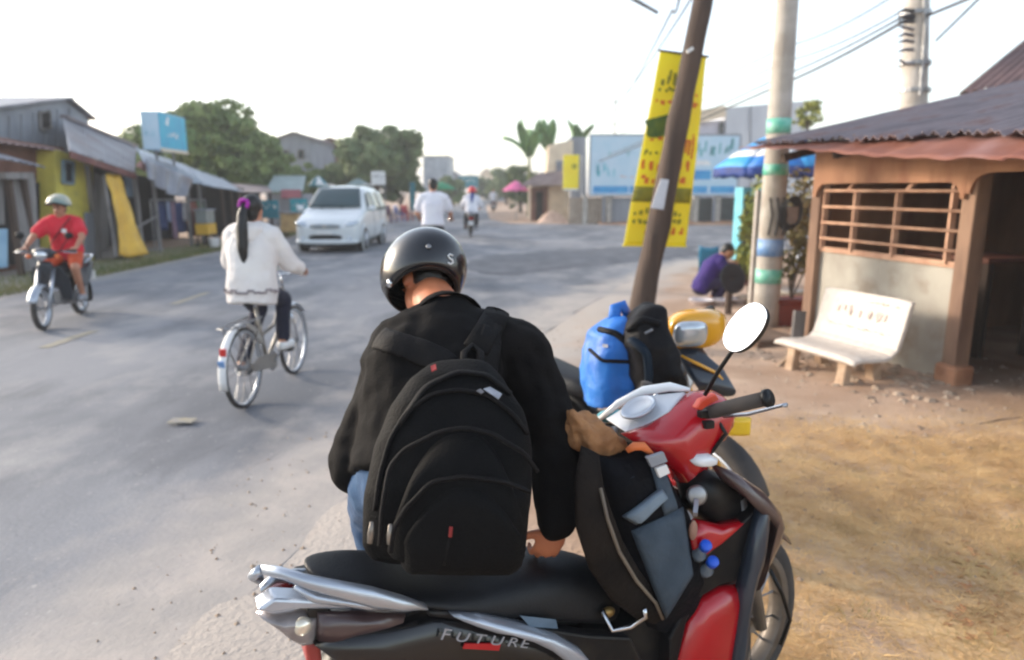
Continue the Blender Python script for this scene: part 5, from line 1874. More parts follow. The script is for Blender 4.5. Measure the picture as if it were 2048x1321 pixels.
# ------------------------------------------------------------------ the white people carrier
def car():
    c0 = at(668, 500, z=0)
    o = thing('passenger_van', 'white people carrier driving towards the camera on the far lane', 'van', (-4.92, 18.3, 0), -math.pi / 2)
    # car x forward = nose towards the camera; local x=0 at the nose, going back negative
    m_car = M('white_car_paint', rgb(214, 218, 220), rgb(206, 212, 214), 1, .22, coat=.5)
    st = [(0.0, .62, .26, .5, .66, .70, .52), (-.10, .80, .22, .5, .74, .80, .66), (-.35, .86, .2, .52, .84, .92, .74), (-.75, .88, .2, .54, .93, 1.02, .76), (-1.05, .885, .2, .55, .99, 1.10, .76),
          (-1.42, .885, .2, .55, 1.02, 1.42, .69), (-1.85, .885, .2, .55, 1.03, 1.68, .62), (-2.3, .885, .2, .55, 1.03, 1.76, .62), (-3.2, .885, .2, .55, 1.03, 1.77, .62), (-3.9, .88, .22, .55, 1.03, 1.73, .61),
          (-4.3, .87, .25, .55, 1.02, 1.60, .60), (-4.48, .84, .3, .55, .98, 1.10, .70), (-4.55, .76, .36, .55, .9, .98, .6)]
    rings = []
    for x, w, zb, zm, zbelt, zt, wt in st:
        half = [(0, zb), (w * .8, zb), (w * .97, zb + .06), (w, zm), (w * .985, zbelt - .03), (w * .965, zbelt), (wt + .05, zt - .12 if zt - zbelt > .25 else zt - .02), (wt, zt - .03), (wt * .6, zt), (0, zt + .012)]
        rings.append([V((x, y, z)) for y, z in half] + [V((x, -y, z)) for y, z in half[-2:0:-1]])
    b = MB().loft(rings).build('body', m_car, o, True)
    md = b.modifiers.new('sub', 'SUBSURF')
    md.levels = md.render_levels = 1
    m_wind = M('windscreen_glass', rgb(52, 74, 78), rgb(44, 64, 70), 2, .06)

    def pan(pts, off, name, m, solid=.012, n=6):
        c = [V(p) for p in pts]
        return MB().grid(lambda u, v: bil(c, u, v) + V(off) * (1 + .0 * u), n, n).build(name, m, o, True, solid=solid)
    # windscreen with a gentle bow
    def ws(u, v):
        y = (u - .5) * 2
        w = .74 + (.575 - .74) * v
        return V((-1.03 - .72 * v - .08 * y * y, y * w, 1.15 + .53 * v + .03 * math.sin(v * math.pi) + .035))
    MB().grid(ws, 12, 8).build('windscreen', m_wind, o, True, solid=.012)
    for s in (-1, 1):
        for x0, x1, xt0, xt1 in ((-1.5, -2.15, -1.95, -2.15), (-2.25, -3.1, -2.25, -3.08), (-3.2, -4.15, -3.2, -4.02)):
            pts = [(x0, s * .878, 1.06), (x1, s * .878, 1.06), (xt1, s * .69, 1.6), (xt0, s * .69, 1.6)]
            pan(pts, (0, s * .012, 0), 'side_window', m_wind)
        mi = MB().ell((-1.3, s * 1.0, 1.14), (.07, .11, .085)).build('wing_mirror', m_car, o, True)
        MB().beam((-1.28, s * .86, 1.08), (-1.3, s * .95, 1.12), .05).build('mirror_arm', m_car, mi)
        MB().loft([ringp((x, s * y0, z), (x - .02, s * y1, z + .03), (0, 0, 1), t_, 12, 2.4) for x, y0, y1, z, t_ in ((-.30, .52, .84, .80, .02), (-.16, .50, .83, .755, .07), (-.055, .50, .74, .72, .06), (-.03, .52, .66, .70, .02))]).build('headlight', m_lens, o, True)
        MB().ell((-.045, s * .62, .38), (.03, .075, .05)).build('fog_light', m_lens, o, True)
        MB().beam((-.9, s * .89, .62), (-4.3, s * .885, .62), .02, .05).build('side_trim', m_car, o)
        for x in (-2.2, -3.2):
            MB().beam((x, s * .885, .3), (x, s * .878, 1.04), .012, .012).build('door_seam', m_gwall, o)
        for x in (-1.95, -2.95):
            MB().box((x, s * .895, .86), (.16, .03, .035)).build('door_handle', m_car, o)
        for x in (-.86, -3.55):
            w = MB().revolve([(0, -.1), (.20, -.1), (.30, -.1), (.325, -.06), (.325, .06), (.30, .1), (.20, .1), (0, .1)], (x, s * .80, .325), (0, 1, 0), 28).build('wheel', m_rubber, o, True)
            MB().revolve([(0, .0), (.19, .0), (.2, .02), (.0, .03)], (x, s * .895, .325), (0, s, 0), 20).build('rim', m_alu, w, True)
            MB().revolve([(.35, -.02), (.40, -.02), (.40, .01), (.35, .01)], (x, s * .885, .335), (0, s, 0), 24, (0, 2 * math.pi)).build('wheel_arch', m_car, o, True)
    MB().loft([ringp((x, -w, .70), (x, w, .70), (0, 0, 1), t_, 14, 3) for x, w, t_ in ((-.08, .42, .065), (.012, .40, .055), (.02, .36, .03))]).build('grille', M('grille_grey_blue', rgb(104, 132, 148), rgb(80, 106, 124), 6, .35, .4), o)
    for z in (.675, .705, .735):
        MB().beam((.026, -.37, z), (.026, .37, z), .012, .012).build('grille_bar', m_chrome, o)
    MB().revolve([(.03, 0), (.055, 0), (.055, .012), (.03, .012)], (.03, 0, .705), (1, 0, 0), 16).build('badge', m_chrome, o)
    MB().loft([ringp((x, -w, .42), (x, w, .42), (0, 0, 1), t_, 14, 3.4) for x, w, t_ in ((-.06, .46, .075), (.01, .44, .065), (.012, .4, .05))]).build('lower_intake', m_blackp, o)
    MB().loft([ringp((x, -w, .30), (x, w, .30), (0, 0, 1), t_, 16, 3) for x, w, t_ in ((-.35, .9, .05), (-.1, .84, .075), (.03, .68, .065), (.05, .5, .03))]).build('bumper_lip', m_car, o, True)
    MB().box((.05, 0, .545), (.012, .40, .09)).build('number_plate', m_white, o)
    for y in (-.3, .25):
        MB().beam((-1.05, y, 1.145), (-1.2, y - .35, 1.27), .015).build('wiper', m_blackp, o)
    MB().box((-2.2, 0, .16), (3.6, 1.4, .06)).build('underbody', m_blackp, o)
    for s in (-1, 1):
        sl = MB().box((-2.25, s * .38, .95), (.16, .48, .7)).build('front_seat', m_dark, o, bevel=.04)
        MB().box((-2.27, s * .38, 1.4), (.1, .26, .2)).build('headrest', m_dark, sl, bevel=.03)
    MB().beam((-1.98, -.64, 1.81), (-3.8, -.64, 1.80), .03).build('roof_rail', m_car, o)
    MB().beam((-1.98, .64, 1.81), (-3.8, .64, 1.80), .03).build('roof_rail', m_car, o)
    return o


car()

# ------------------------------------------------------------------ people
def frame3(f, u):
    f = V(f).normalized()
    u = V(u)
    u = (u - f * u.dot(f)).normalized()
    s = f.cross(u)          # person's right
    return Matrix((s, f, u)).transposed()


def spine(J, e=0.0, lo=0, hi=7, s=1.0):
    pel, ch, nk, hd = V(J['pel']), V(J['chest']), V(J['neck']), V(J['head'])
    shx = (V(J['shR']) - V(J['shL'])).normalized()
    hpx = (V(J['hipR']) - V(J['hipL'])).normalized()
    up = (ch - pel).normalized()
    L = [(pel - up * .10, hpx, .135, .105), (pel, hpx, .168, .125), (pel.lerp(ch, .5) + V(J.get('waist', (0, 0, 0))), (hpx + shx).normalized(), .150, .115), (ch, shx, .172, .125),
         (ch.lerp(nk, .62), shx, .150, .095), (nk, shx, .066, .066), (nk.lerp(hd, .55), shx, .056, .060)]
    rings = []
    for i, (p, sx, w, d) in enumerate(L[lo:hi]):
        i += lo
        a = L[min(i + 1, 6)][0] - L[max(i - 1, 0)][0]
        fr = a.normalized().cross(sx).normalized()
        sx = fr.cross(a.normalized()).normalized()
        w, d = w * s + e, d * s + e
        rings.append([p + sx * (w * math.copysign(abs(math.cos(t)) ** .85, math.cos(t))) + fr * (d * math.copysign(abs(math.sin(t)) ** .85, math.sin(t))) for t in [2 * math.pi * k / 20 for k in range(20)]])
    return rings


def hand(mb, wr, tip, palm_n, thumb_side, curl=.5, s=1.0):
    """palm, four unequal bent fingers and a thumb leaving the palm's side"""
    wr, d = V(wr), (V(tip) - V(wr)).normalized()
    n_ = V(palm_n)
    n_ = (n_ - d * n_.dot(d)).normalized()      # the way the palm faces
    t = d.cross(n_).normalized()
    if t.dot(V(thumb_side)) < 0:
        t = -t
    m = Matrix((t, d, n_)).transposed()
    mb.ell(wr + d * .045 * s, (.040 * s, .056 * s, .016 * s), m, 14, 10)
    for k, (off, L) in enumerate(((.028, .070), (.010, .078), (-.009, .073), (-.027, .058))):
        p = wr + d * (.082 - .004 * abs(k - 1)) * s + t * off * s
        pts, rr, ang = [p - d * .02 * s], [.0095 * s], 0
        for j, q in enumerate((.46, .31, .23)):
            ang += curl * (.45, .65, .5)[j] * (1 + .08 * k)
            pts.append(p)
            rr.append((.0092, .0084, .0076)[j] * s)
            p = p + (d * math.cos(ang) + n_ * math.sin(ang) + t * (.06 * (1.5 - k))).normalized() * L * q * s
        pts.append(p)
        rr.append(.0066 * s)
        mb.caps(pts, rr, 8)
    b = wr + d * .028 * s + t * .032 * s
    q1 = b + (d * .7 + t * .65 + n_ * .25).normalized() * .036 * s
    q2 = q1 + (d * .9 + t * .15 + n_ * (.2 + .5 * curl)).normalized() * .030 * s
    q3 = q2 + (d * .9 - t * .1 + n_ * (.3 + .6 * curl)).normalized() * .024 * s
    mb.caps([b - t * .012 * s, q1, q2, q3], [.014 * s, .0115 * s, .010 * s, .0078 * s], 8)
    return mb


def head_skin(mb, c, f, u, s=1.0):
    m = frame3(f, u)
    P = lambda x, y, z: V(c) + m @ V((x * s, y * s, z * s))
    mb.ell(P(0, -.012, .03), (.073 * s, .092 * s, .088 * s), m)
    mb.ell(P(0, .022, -.03), (.058 * s, .062 * s, .075 * s), m)
    mb.ell(P(0, .05, -.082), (.028 * s, .028 * s, .022 * s), m)
    mb.tube([P(0, .082, .018), P(0, .102, -.022)], [.008 * s, .015 * s], 8)
    mb.ell(P(0, .098, -.026), (.019 * s, .016 * s, .011 * s), m)
    mb.ell(P(0, .083, .03), (.05 * s, .012 * s, .012 * s), m)
    for k in (-1, 1):
        mb.ell(P(k * .074 * 1.0, -.005, -.005), (.010 * s, .020 * s, .031 * s), m)
    return mb


def face(root, c, f, u, s=1.0):
    m = frame3(f, u)
    P = lambda x, y, z: V(c) + m @ V((x * s, y * s, z * s))
    for k in (-1, 1):
        MB().ell(P(k * .03, .078, .006), (.013 * s, .008 * s, .008 * s), m, 10, 6).build('eye', m_eye, root, True)
        MB().tube([P(k * .014, .093, .03), P(k * .032, .091, .036), P(k * .05, .080, .03)], [.003 * s, .004 * s, .002 * s], 5).build('eyebrow', m_hair, root, True)
    MB().tube([P(-.024, .080, -.058), P(0, .091, -.056), P(.024, .080, -.058)], [.003 * s, .006 * s, .003 * s], 6).build('mouth', m_lip, root, True)


def person(lab, J, base, m_top, m_leg, sleeve=1.0, legs=1.0, top_e=.018, vox=.013, skin=None, m_shoe=None, hair=None, hem=0.0, s=1.0, wr=.004, name_top='shirt', name_leg='trousers', barefoot=False, hands=True, face_on=True, hair_fn=None, cuts=True):
    skin = skin or m_skin
    root = thing('person', lab, 'person', base, world=True)
    b = MB().loft(spine(J, 0, 0, 7, s))
    for k in 'LR':
        b.caps([J['sh' + k], J['el' + k], J['wr' + k]], [.056 * s, .042 * s, .029 * s])
        b.caps([V(J['neck']).lerp(J['chest'], .12), V(J['neck']).lerp(J['sh' + k], .55), J['sh' + k]], [.058 * s, .058 * s, .054 * s])
        b.caps([J['hip' + k], J['kn' + k], J['an' + k]], [.086 * s, .056 * s, .038 * s])
        an, to = V(J['an' + k]), V(J['to' + k])
        heel = an + (an - to).normalized() * .03
        b.caps([heel - V((0, 0, .03)), an.lerp(to, .5) - V((0, 0, .02)), to], [.036 * s, .036 * s, .026 * s])
    head_skin(b, J['head'], J['hf'], J['hu'], s)
    if J.get('neckr'):
        b.caps([J['neck'], V(J['neck']).lerp(J['head'], .6)], [J['neckr'] * 1.1, J['neckr']])
    body = blend(b, vox, 5)
    if hands:
        hb = MB()
        for k in 'LR':
            hand(hb, J['wr' + k], J['ha' + k], J.get('pn' + k, (0, 0, -1)), J.get('th' + k, (1 if k == 'L' else -1, 0, 0)), J.get('curl', .7), s)
        hm = blend(hb, .0055 if vox > .011 else .0045, 3)
        import bmesh
        bm = bmesh.new()
        bm.from_mesh(body)
        bm.from_mesh(hm)
        bm.to_mesh(body)
        bm.free()
        for p_ in body.polygons:
            p_.use_smooth = True
    put('body', body, skin, root)
    # top
    t = MB()
    rings = spine(J, top_e, 0, 6, s)
    if hem:
        up = (V(J['chest']) - V(J['pel'])).normalized()
        rings[0] = [q - up * hem + (q - V(J['pel'])) * .10 for q in rings[0]]
    t.loft(rings)
    for k in 'LR':
        sh, el, w_ = V(J['sh' + k]), V(J['el' + k]), V(J['wr' + k])
        e = top_e
        t.caps([V(J['neck']).lerp(J['chest'], .15), V(J['neck']).lerp(sh, .55) + (V(J['neck']) - V(J['chest'])).normalized() * .0, sh], [.058 * s + e, .060 * s + e, .058 * s + e])
        if sleeve > .5:
            t.caps([sh, el, el.lerp(w_, .92 * sleeve)], [.058 * s + e, .044 * s + e, .033 * s + e * .7])
        else:
            t.caps([sh, sh.lerp(el, sleeve * 1.4)], [.058 * s + e, .052 * s + e * 1.5])
    put(name_top, blend(t, vox, 4, wr, 11, (1, 1, 1)), m_top, root)
    g_ = MB()
    g_.loft(spine(J, .012, 0, 2, s))
    for k in 'LR':
        hp, kn, an = V(J['hip' + k]), V(J['kn' + k]), V(J['an' + k])
        if legs >= .9:
            g_.caps([hp, kn, kn.lerp(an, .93)], [.096 * s, .070 * s, .056 * s])
        else:
            g_.caps([hp, hp.lerp(kn, legs * 1.6)], [.098 * s, .080 * s])
    g_.ell(V(J['pel']) - V((0, 0, .05)), (.14 * s, .12 * s, .1 * s))
    put(name_leg, blend(g_, vox, 4, wr, 9), m_leg, root)
    for k in 'LR':
        an, to = V(J['an' + k]), V(J['to' + k])
        dr = (to - an)
        dr.z = 0
        dr = dr.normalized() if dr.length > .01 else V((0, 1, 0))
        sm = MB()
        low = min(an.z - .07, to.z - .02)
        if not barefoot:
            sm.caps([an - V((0, 0, .045)) - dr * .03, an.lerp(to, .5) - V((0, 0, .025)), to], [.047 * s, .046 * s, .036 * s])
            put('shoe', blend(sm, .012, 3), m_shoe or m_white, root)
    if hair_fn:
        hair_fn(root, J, s)
    if face_on:
        face(root, J['head'], J['hf'], J['hu'], s)
    return root


def short_hair(root, J, s):
    m = frame3(J['hf'], J['hu'])
    P = lambda x, y, z: V(J['head']) + m @ V((x * s, y * s, z * s))
    h = MB().ell(P(0, -.026, .045), (.082 * s, .092 * s, .088 * s), m).ell(P(0, -.06, -.005), (.066 * s, .05 * s, .07 * s), m)
    put('hair', blend(h, .011, 3, .003, 30), m_hair, root)


def ponytail(root, J, s):
    m = frame3(J['hf'], J['hu'])
    P = lambda x, y, z: V(J['head']) + m @ V((x * s, y * s, z * s))
    h = MB().ell(P(0, -.022, .04), (.084 * s, .098 * s, .094 * s), m).ell(P(0, -.055, -.02), (.07 * s, .055 * s, .075 * s), m)
    h.ell(P(-.0, -.112, .045), (.034, .034, .034))
    hm = put('hair', blend(h, .011, 3, .003, 30), m_hair, root)
    k = P(0, -.125, .04)
    b = MB().tube([k, k + V((.0, -.05, -.06)), k + V((.0, -.085, -.18)), k + V((.0, -.10, -.32)), k + V((.012, -.085, -.46)), k + V((.02, -.07, -.56))], [.03, .036, .044, .04, .028, .008], 12)
    put('ponytail', blend(b, .008, 3, .004, 18, (3, 3, .4)), m_hair, root)
    tie = MB()
    for i in range(9):
        a = 2 * math.pi * i / 9
        tie.ell(k + V((.032 * math.cos(a), -.012 + .01 * math.sin(3 * a), .012 + .032 * math.sin(a))), .018, None, 8, 6)
    tie.build('hair_tie', M('purple_scrunchie', rgb(168, 40, 160), rgb(146, 34, 140), 20, .7), root, True)


def helmet_shell(name, lab, c, f, u, s, m_shell, front=82, back=104, side=112, solid=.014, parent=None):
    o = thing(name, lab, 'helmet', tuple(c), world=True)
    m = frame3(f, u)

    def fn(a, b):
        ph = 2 * math.pi * a           # 0 = front
        cf = math.cos(ph)
        tm = side + (front - side) * max(0, cf) ** 1.5 + (back - side) * max(0, -cf) ** 1.5
        th = R(tm) * b
        return V(c) + m @ (V((.128 * math.sin(th) * math.sin(ph), .152 * math.sin(th) * math.cos(ph) - .01, .132 * math.cos(th) + .02)) * s)
    g_ = MB().grid(fn, 40, 16)
    sh = g_.build('shell', m_shell, o, True, solid=solid)
    rim = MB().tube([fn(i / 48, 1.0) for i in range(48)], .008 * s, 6, closed=True).build('rim_trim', m_blackp, o, True)
    return o, m, fn


# --- girl on the bicycle
rb = at(478, 815, z=0)
bike_g = bicycle('silver bicycle with white rear mudguard ridden by the girl in a white jacket', (rb.x + .06, rb.y, 0), R(86), M('bike_silver', rgb(150, 146, 140), rgb(130, 126, 122), 5, .4, .5), m_white, .95)
mw = Matrix.Translation(bike_g.location) @ Matrix.Rotation(R(86), 4, 'Z') @ Matrix.Scale(.95, 4)
q = lambda x, y, z: mw @ V((x, y, z))
bbp = V((.44, 0, .28))
pr_ = bbp + V((math.cos(R(25)) * .17, -.13, math.sin(R(25)) * .17))
pl_ = bbp + V((math.cos(R(205)) * .17, .13, math.sin(R(205)) * .17))
J = dict(pel=q(.27, 0, .95), chest=q(.33, 0, 1.25), neck=q(.36, 0, 1.42), head=q(.39, .0, 1.565), hf=q(1, -.12, -.05) - q(0, 0, 0), hu=(0, 0, 1),
         shL=q(.34, .155, 1.36), shR=q(.34, -.155, 1.36), elL=q(.44, .25, 1.14), elR=q(.46, -.25, 1.13), wrL=q(.63, .265, 1.07), wrR=q(.63, -.27, 1.065),
         haL=q(.72, .265, 1.055), haR=q(.72, -.27, 1.05), hipL=q(.27, .085, .92), hipR=q(.27, -.085, .92), knL=q(.60, .10, .72), knR=q(.62, -.105, .80),
         anL=q(pl_.x - .06, .12, pl_.z + .10), anR=q(pr_.x - .05, -.12, pr_.z + .10), toL=q(pl_.x + .08, .125, pl_.z + .04), toR=q(pr_.x + .09, -.13, pr_.z + .04), curl=1.1, waist=(0, -.02, 0))
J['thL'] = tuple(q(0, -1, 0) - q(0, 0, 0))
J['thR'] = tuple(q(0, 1, 0) - q(0, 0, 0))
m_gjacket = M('white_jacket', rgb(226, 222, 218), rgb(212, 206, 204), 4, .85)
girl = person('girl with a long black ponytail in a white jacket cycling away', J, tuple(bike_g.location), m_gjacket, M('navy_trousers', rgb(28, 30, 52), rgb(22, 24, 42), 5, .9),
              top_e=.034, hem=.025, vox=.012, hair_fn=ponytail, wr=.008, name_top='jacket', m_shoe=m_white, s=.97)
hd = MB().ell(q(.26, 0, 1.42), (.13, .075, .06)).ell(q(.24, 0, 1.37), (.10, .06, .075))
put('hood', blend(hd, .012, 4, .006, 12), m_gjacket, girl)
mb = MB()
for i in range(13):
    a = math.pi * (1.06 + .88 * i / 12)
    c = q(.27, 0, .93)
    mb.box(c + V((.205 * math.cos(a), .172 * math.sin(a), .012 * math.sin(i * 2))), (.05, .014, .016), Matrix.Rotation(a + math.pi / 2, 3, 'Z'))
mb.build('hem_pattern', M('grey_stitch', rgb(120, 112, 116), rgb(140, 130, 134), 8, .9), girl)

# --- rider in the red shirt
fa, ra_ = at(82, 655, z=0), at(160, 628, z=0)
hd_ = math.atan2(fa.y - ra_.y, fa.x - ra_.x)
m_dgrey = M('dark_grey_paint', rgb(52, 58, 66), rgb(42, 46, 54), 4, .3, .2)
mo = moto('small dark step-through motorcycle with orange indicators ridden by the man in red', (ra_.x, ra_.y, 0), R(-78), m_dgrey, m_dgrey, m_seatv, 0.05, 0, m_alu, 'round', True, True)
mo.scale = (.93, .93, .93)
mo.location.x += .02
mw = Matrix.Translation(mo.location) @ Matrix.Rotation(R(-78), 4, 'Z') @ Matrix.Scale(.93, 4)
q = lambda x, y, z: mw @ V((x, y, z))
J = dict(pel=q(.18, 0, .93), chest=q(.24, 0, 1.22), neck=q(.27, 0, 1.38), head=q(.30, 0, 1.52), hf=q(1, -.15, -.08) - q(0, 0, 0), hu=(0, 0, 1),
         shL=q(.26, .175, 1.33), shR=q(.26, -.175, 1.33), elL=q(.46, .30, 1.14), elR=q(.46, -.31, 1.14), wrL=q(.70, .30, 1.02), wrR=q(.70, -.31, 1.02),
         haL=q(.80, .30, 1.0), haR=q(.80, -.31, 1.0), hipL=q(.2, .095, .88), hipR=q(.2, -.095, .88), knL=q(.56, .20, .72), knR=q(.56, -.20, .72),
         anL=q(.42, .20, .36), anR=q(.42, -.20, .36), toL=q(.58, .22, .31), toR=q(.58, -.22, .31), curl=1.1)
J['thL'] = tuple(q(0, -1, 0) - q(0, 0, 0))
J['thR'] = tuple(q(0, 1, 0) - q(0, 0, 0))
man_r = person('man in a red shirt and orange shorts riding towards the camera', J, tuple(mo.location), M('red_shirt', rgb(214, 38, 58), rgb(196, 30, 50), 4, .85), M('orange_shorts', rgb(206, 84, 40), rgb(188, 70, 34), 4, .85),
               sleeve=.42, legs=.46, top_e=.025, vox=.014, hair_fn=short_hair, wr=.007, s=.95, m_shoe=M('grey_sandal', rgb(150, 152, 158), rgb(130, 130, 136), 5, .7), name_leg='shorts')
st_ = MB().tube([q(.36, .15, 1.40), q(.42, .06, 1.28), q(.405, -.10, 1.08), q(.36, -.17, .98)], .016, 6, flat=.4).build('chest_strap', m_dark, man_r, True)
MB().prism([q(.418, .04, 1.20), q(.418, .10, 1.20), q(.418, .10, 1.25), q(.418, .04, 1.25)], q(.006, 0, 0) - q(0, 0, 0)).build('shirt_print', m_white, man_r)
hel, hm, hfn = helmet_shell('motorcycle_helmet', 'cream and grey-green half helmet worn by the rider in red', V(J['head']) + V((0, 0, .03)), J['hf'], J['hu'], .98, M('cream_helmet', rgb(196, 186, 164), rgb(110, 136, 134), 6, .35), 72, 92, 96)
pk = MB().grid(lambda a, b: hfn((a - .5) * .34 % 1.0, .96) + hm @ V((0, .05 * b, -.012 * b)), 14, 3).build('peak', m_blackp, hel, True, solid=.006)

# --- white shirted cyclist further on
Yc = 12.4
c = at(868, 540, Y=Yc)
bk2 = bicycle('dark bicycle of the white shirted man, hidden behind the black helmet', (c.x, Yc - .3, 0), R(90), m_blackp, m_steel, 1.08)
mw = Matrix.Translation(bk2.location) @ Matrix.Rotation(R(90), 4, 'Z') @ Matrix.Scale(1.08, 4)
q = lambda x, y, z: mw @ V((x, y, z))
J = dict(pel=q(.27, 0, .95), chest=q(.33, 0, 1.27), neck=q(.37, 0, 1.45), head=q(.42, .0, 1.59), hf=(-.1, 1, -.1), hu=(0, 0, 1),
         shL=q(.34, .18, 1.39), shR=q(.34, -.18, 1.39), elL=q(.42, .27, 1.14), elR=q(.42, -.28, 1.14), wrL=q(.62, .265, 1.06), wrR=q(.62, -.27, 1.06),
         haL=q(.72, .265, 1.05), haR=q(.72, -.27, 1.05), hipL=q(.27, .085, .92), hipR=q(.27, -.085, .92), knL=q(.60, .10, .70), knR=q(.62, -.105, .78),
         anL=q(pl_.x - .06, .12, pl_.z + .10), anR=q(pr_.x - .05, -.12, pr_.z + .10), toL=q(pl_.x + .08, .125, pl_.z + .04), toR=q(pr_.x + .09, -.13, pr_.z + .04), curl=1.1)
m_wshirt = M('white_shirt', rgb(226, 226, 232), rgb(212, 212, 222), 4, .85)
m_black_cloth = M('black_cloth', rgb(32, 32, 38), rgb(26, 26, 32), 6, .9)
person('man in a white short sleeved shirt and black trousers cycling away', J, tuple(bk2.location), m_wshirt, m_black_cloth, sleeve=.42, top_e=.028, hem=-.09, vox=.017, hair_fn=short_hair, wr=.006, m_shoe=m_blackp, s=1.06)

# --- red helmeted rider seen from behind
c = at(941, 476, z=0)
mo2 = moto('dark motorcycle seen from behind carrying the red helmeted rider', (c.x - .02, c.y + .3, 0), R(93), m_dgrey, m_dgrey, m_seatv, 0, 3, None)
mw = Matrix.Translation(mo2.location) @ Matrix.Rotation(R(93), 4, 'Z') @ Matrix.Rotation(R(3), 4, 'X')
q = lambda x, y, z: mw @ V((x, y, z))
J = dict(pel=q(.18, 0, .93), chest=q(.24, 0, 1.24), neck=q(.27, 0, 1.42), head=q(.30, 0, 1.56), hf=(-.05, 1, -.05), hu=(0, 0, 1),
         shL=q(.26, .185, 1.36), shR=q(.26, -.185, 1.36), elL=q(.44, .32, 1.14), elR=q(.44, -.32, 1.14), wrL=q(.70, .30, 1.02), wrR=q(.70, -.31, 1.02),
         haL=q(.80, .30, 1.0), haR=q(.80, -.31, 1.0), hipL=q(.2, .095, .88), hipR=q(.2, -.095, .88), knL=q(.56, .20, .72), knR=q(.56, -.20, .72),
         anL=q(.42, .20, .36), anR=q(.42, -.20, .36), toL=q(.58, .22, .31), toR=q(.58, -.22, .31), curl=1.1)
pr2 = person('rider in a white blouse with a red helmet riding away from the camera', J, tuple(mo2.location), m_wshirt, m_black_cloth, sleeve=.95, top_e=.045, vox=.02, hair_fn=short_hair, wr=.008, m_shoe=m_blackp, s=1.1)
b = MB().tube([q(.2, 0, 1.56), q(.13, 0, 1.44), q(.10, .0, 1.2), q(.11, 0, 1.12)], [.06, .075, .06, .02], 8)
put('scarf', blend(b, .02, 3), m_deep, pr2)
helmet_shell('motorcycle_helmet', 'round red helmet worn by the rider in the white blouse', V(J['head']) + V((0, 0, .03)), J['hf'], J['hu'], 1.16, M('red_helmet', rgb(206, 30, 40), rgb(190, 24, 34), 4, .3), 86, 110, 112)

# --- far rider
c = at(987, 418, Y=52)
mo3 = moto('distant small motorcycle carrying a rider in pale clothes', (c.x, 52, 0), R(91), m_dgrey, m_dgrey, m_seatv, 0, 0, None, mirrors=False)
mw = Matrix.Translation(mo3.location) @ Matrix.Rotation(R(91), 4, 'Z')
q = lambda x, y, z: mw @ V((x, y, z))
J = {k: (q(*(mo2.matrix_basis.inverted() @ V(v)))) if k not in ('hf', 'hu', 'curl') else v for k, v in J.items()}
person('small far rider in pale clothes further along the road', J, tuple(mo3.location), m_wshirt, m_gwall, sleeve=.95, top_e=.03, vox=.035, hair_fn=None, wr=0, hands=False, face_on=False)

# --- squatting person in purple
c = at(1418, 606, z=0)
q = lambda x, y, z: V((c.x + x, c.y + y, z + .0))     # x: the way they face in the picture plane
J = dict(pel=q(-.12, 0, .26), chest=q(.02, 0, .54), neck=q(.14, 0, .68), head=q(.235, -.01, .755), hf=(.85, -.12, -.5), hu=(.45, 0, .9),
         shL=q(.10, .15, .62), shR=q(.10, -.15, .61), elL=q(.30, .20, .44), elR=q(.26, -.22, .42), wrL=q(.44, .12, .28), wrR=q(.19, -.24, .18),
         haL=q(.52, .10, .23), haR=q(.22, -.24, .08), hipL=q(-.10, .09, .25), hipR=q(-.10, -.09, .25), knL=q(.26, .15, .42), knR=q(.25, -.14, .40),
         anL=q(.10, .13, .08), anR=q(.08, -.13, .08), toL=q(.25, .15, .03), toR=q(.23, -.15, .03), curl=.8)
J['elL'] = q(.34, .14, .56)
J['wrL'] = q(.52, .06, .66)
J['haL'] = q(.60, .04, .70)
sq = person('squatting person in a purple sleeveless top bending over white basins', J, (c.x, c.y, 0), M('purple_top', rgb(54, 30, 112), rgb(44, 24, 96), 5, .85), M('dark_purple_trousers', rgb(44, 34, 70), rgb(36, 28, 58), 5, .9),
            sleeve=.12, top_e=.02, vox=.012, hair_fn=short_hair, wr=.006, skin=m_skin2, m_shoe=M('brown_sandal', rgb(110, 84, 70), rgb(92, 70, 58), 5, .8), name_top='top')


def basin(lab, x, y, r_, h_, m_, group=None):
    o = thing('basin', lab, 'basin', (x, y, 0), 0, group)
    MB().revolve([(0, .01), (r_ * .7, .0), (r_ * .95, h_ * .9), (r_ * 1.06, h_ * .92), (r_ * 1.06, h_), (r_ * .9, h_ * .98), (r_ * .68, .03), (0, .025)], (0, 0, .01), (0, 0, 1), 20).build('bowl', m_, o, True)
    MB().revolve([(0, 0), (r_ * .76, 0)], (0, 0, h_ * .6), (0, 0, 1), 20).build('water', M('soapy_water', rgb(200, 204, 206), rgb(180, 186, 190), 9, .1), o)
    return o


m_basin = M('white_enamel', rgb(226, 220, 222), rgb(214, 206, 210), 5, .4)
for u, v, r_, lab in ((1402, 614, .17, 'white basin on the ground at the feet of the squatting person'), (1443, 614, .15, 'white basin between the squatting person and the black pan'), (1479, 612, .12, 'small white basin beside the yellow-green bush')):
    c2 = at(u, v, z=0)
    basin(lab, c2.x, c2.y, r_, .1, m_basin, 'white washing basins on the ground')
c2 = at(1457, 640, z=0)
o = thing('charcoal_stove', 'dark round pan tilted on a brown post in front of the bush', 'stove', (c2.x, c2.y, 0))
zc = at(1459, 558, Y=c2.y).z
mm = Matrix.Rotation(R(70), 3, 'X') @ Matrix.Rotation(R(-22), 3, 'Y')
MB().revolve([(0, -.05), (.15, -.03), (.19, .03), (.2, .035), (.17, .04), (0, 0)], (0, 0, zc), (.35, -.9, .25), 22).build('pan', M('pan_black', rgb(42, 48, 56), rgb(34, 38, 46), 6, .5), o, True)
MB().tube([(0, .04, 0), (0, .04, zc)], [.045, .05], 8).build('post', m_wood, o)
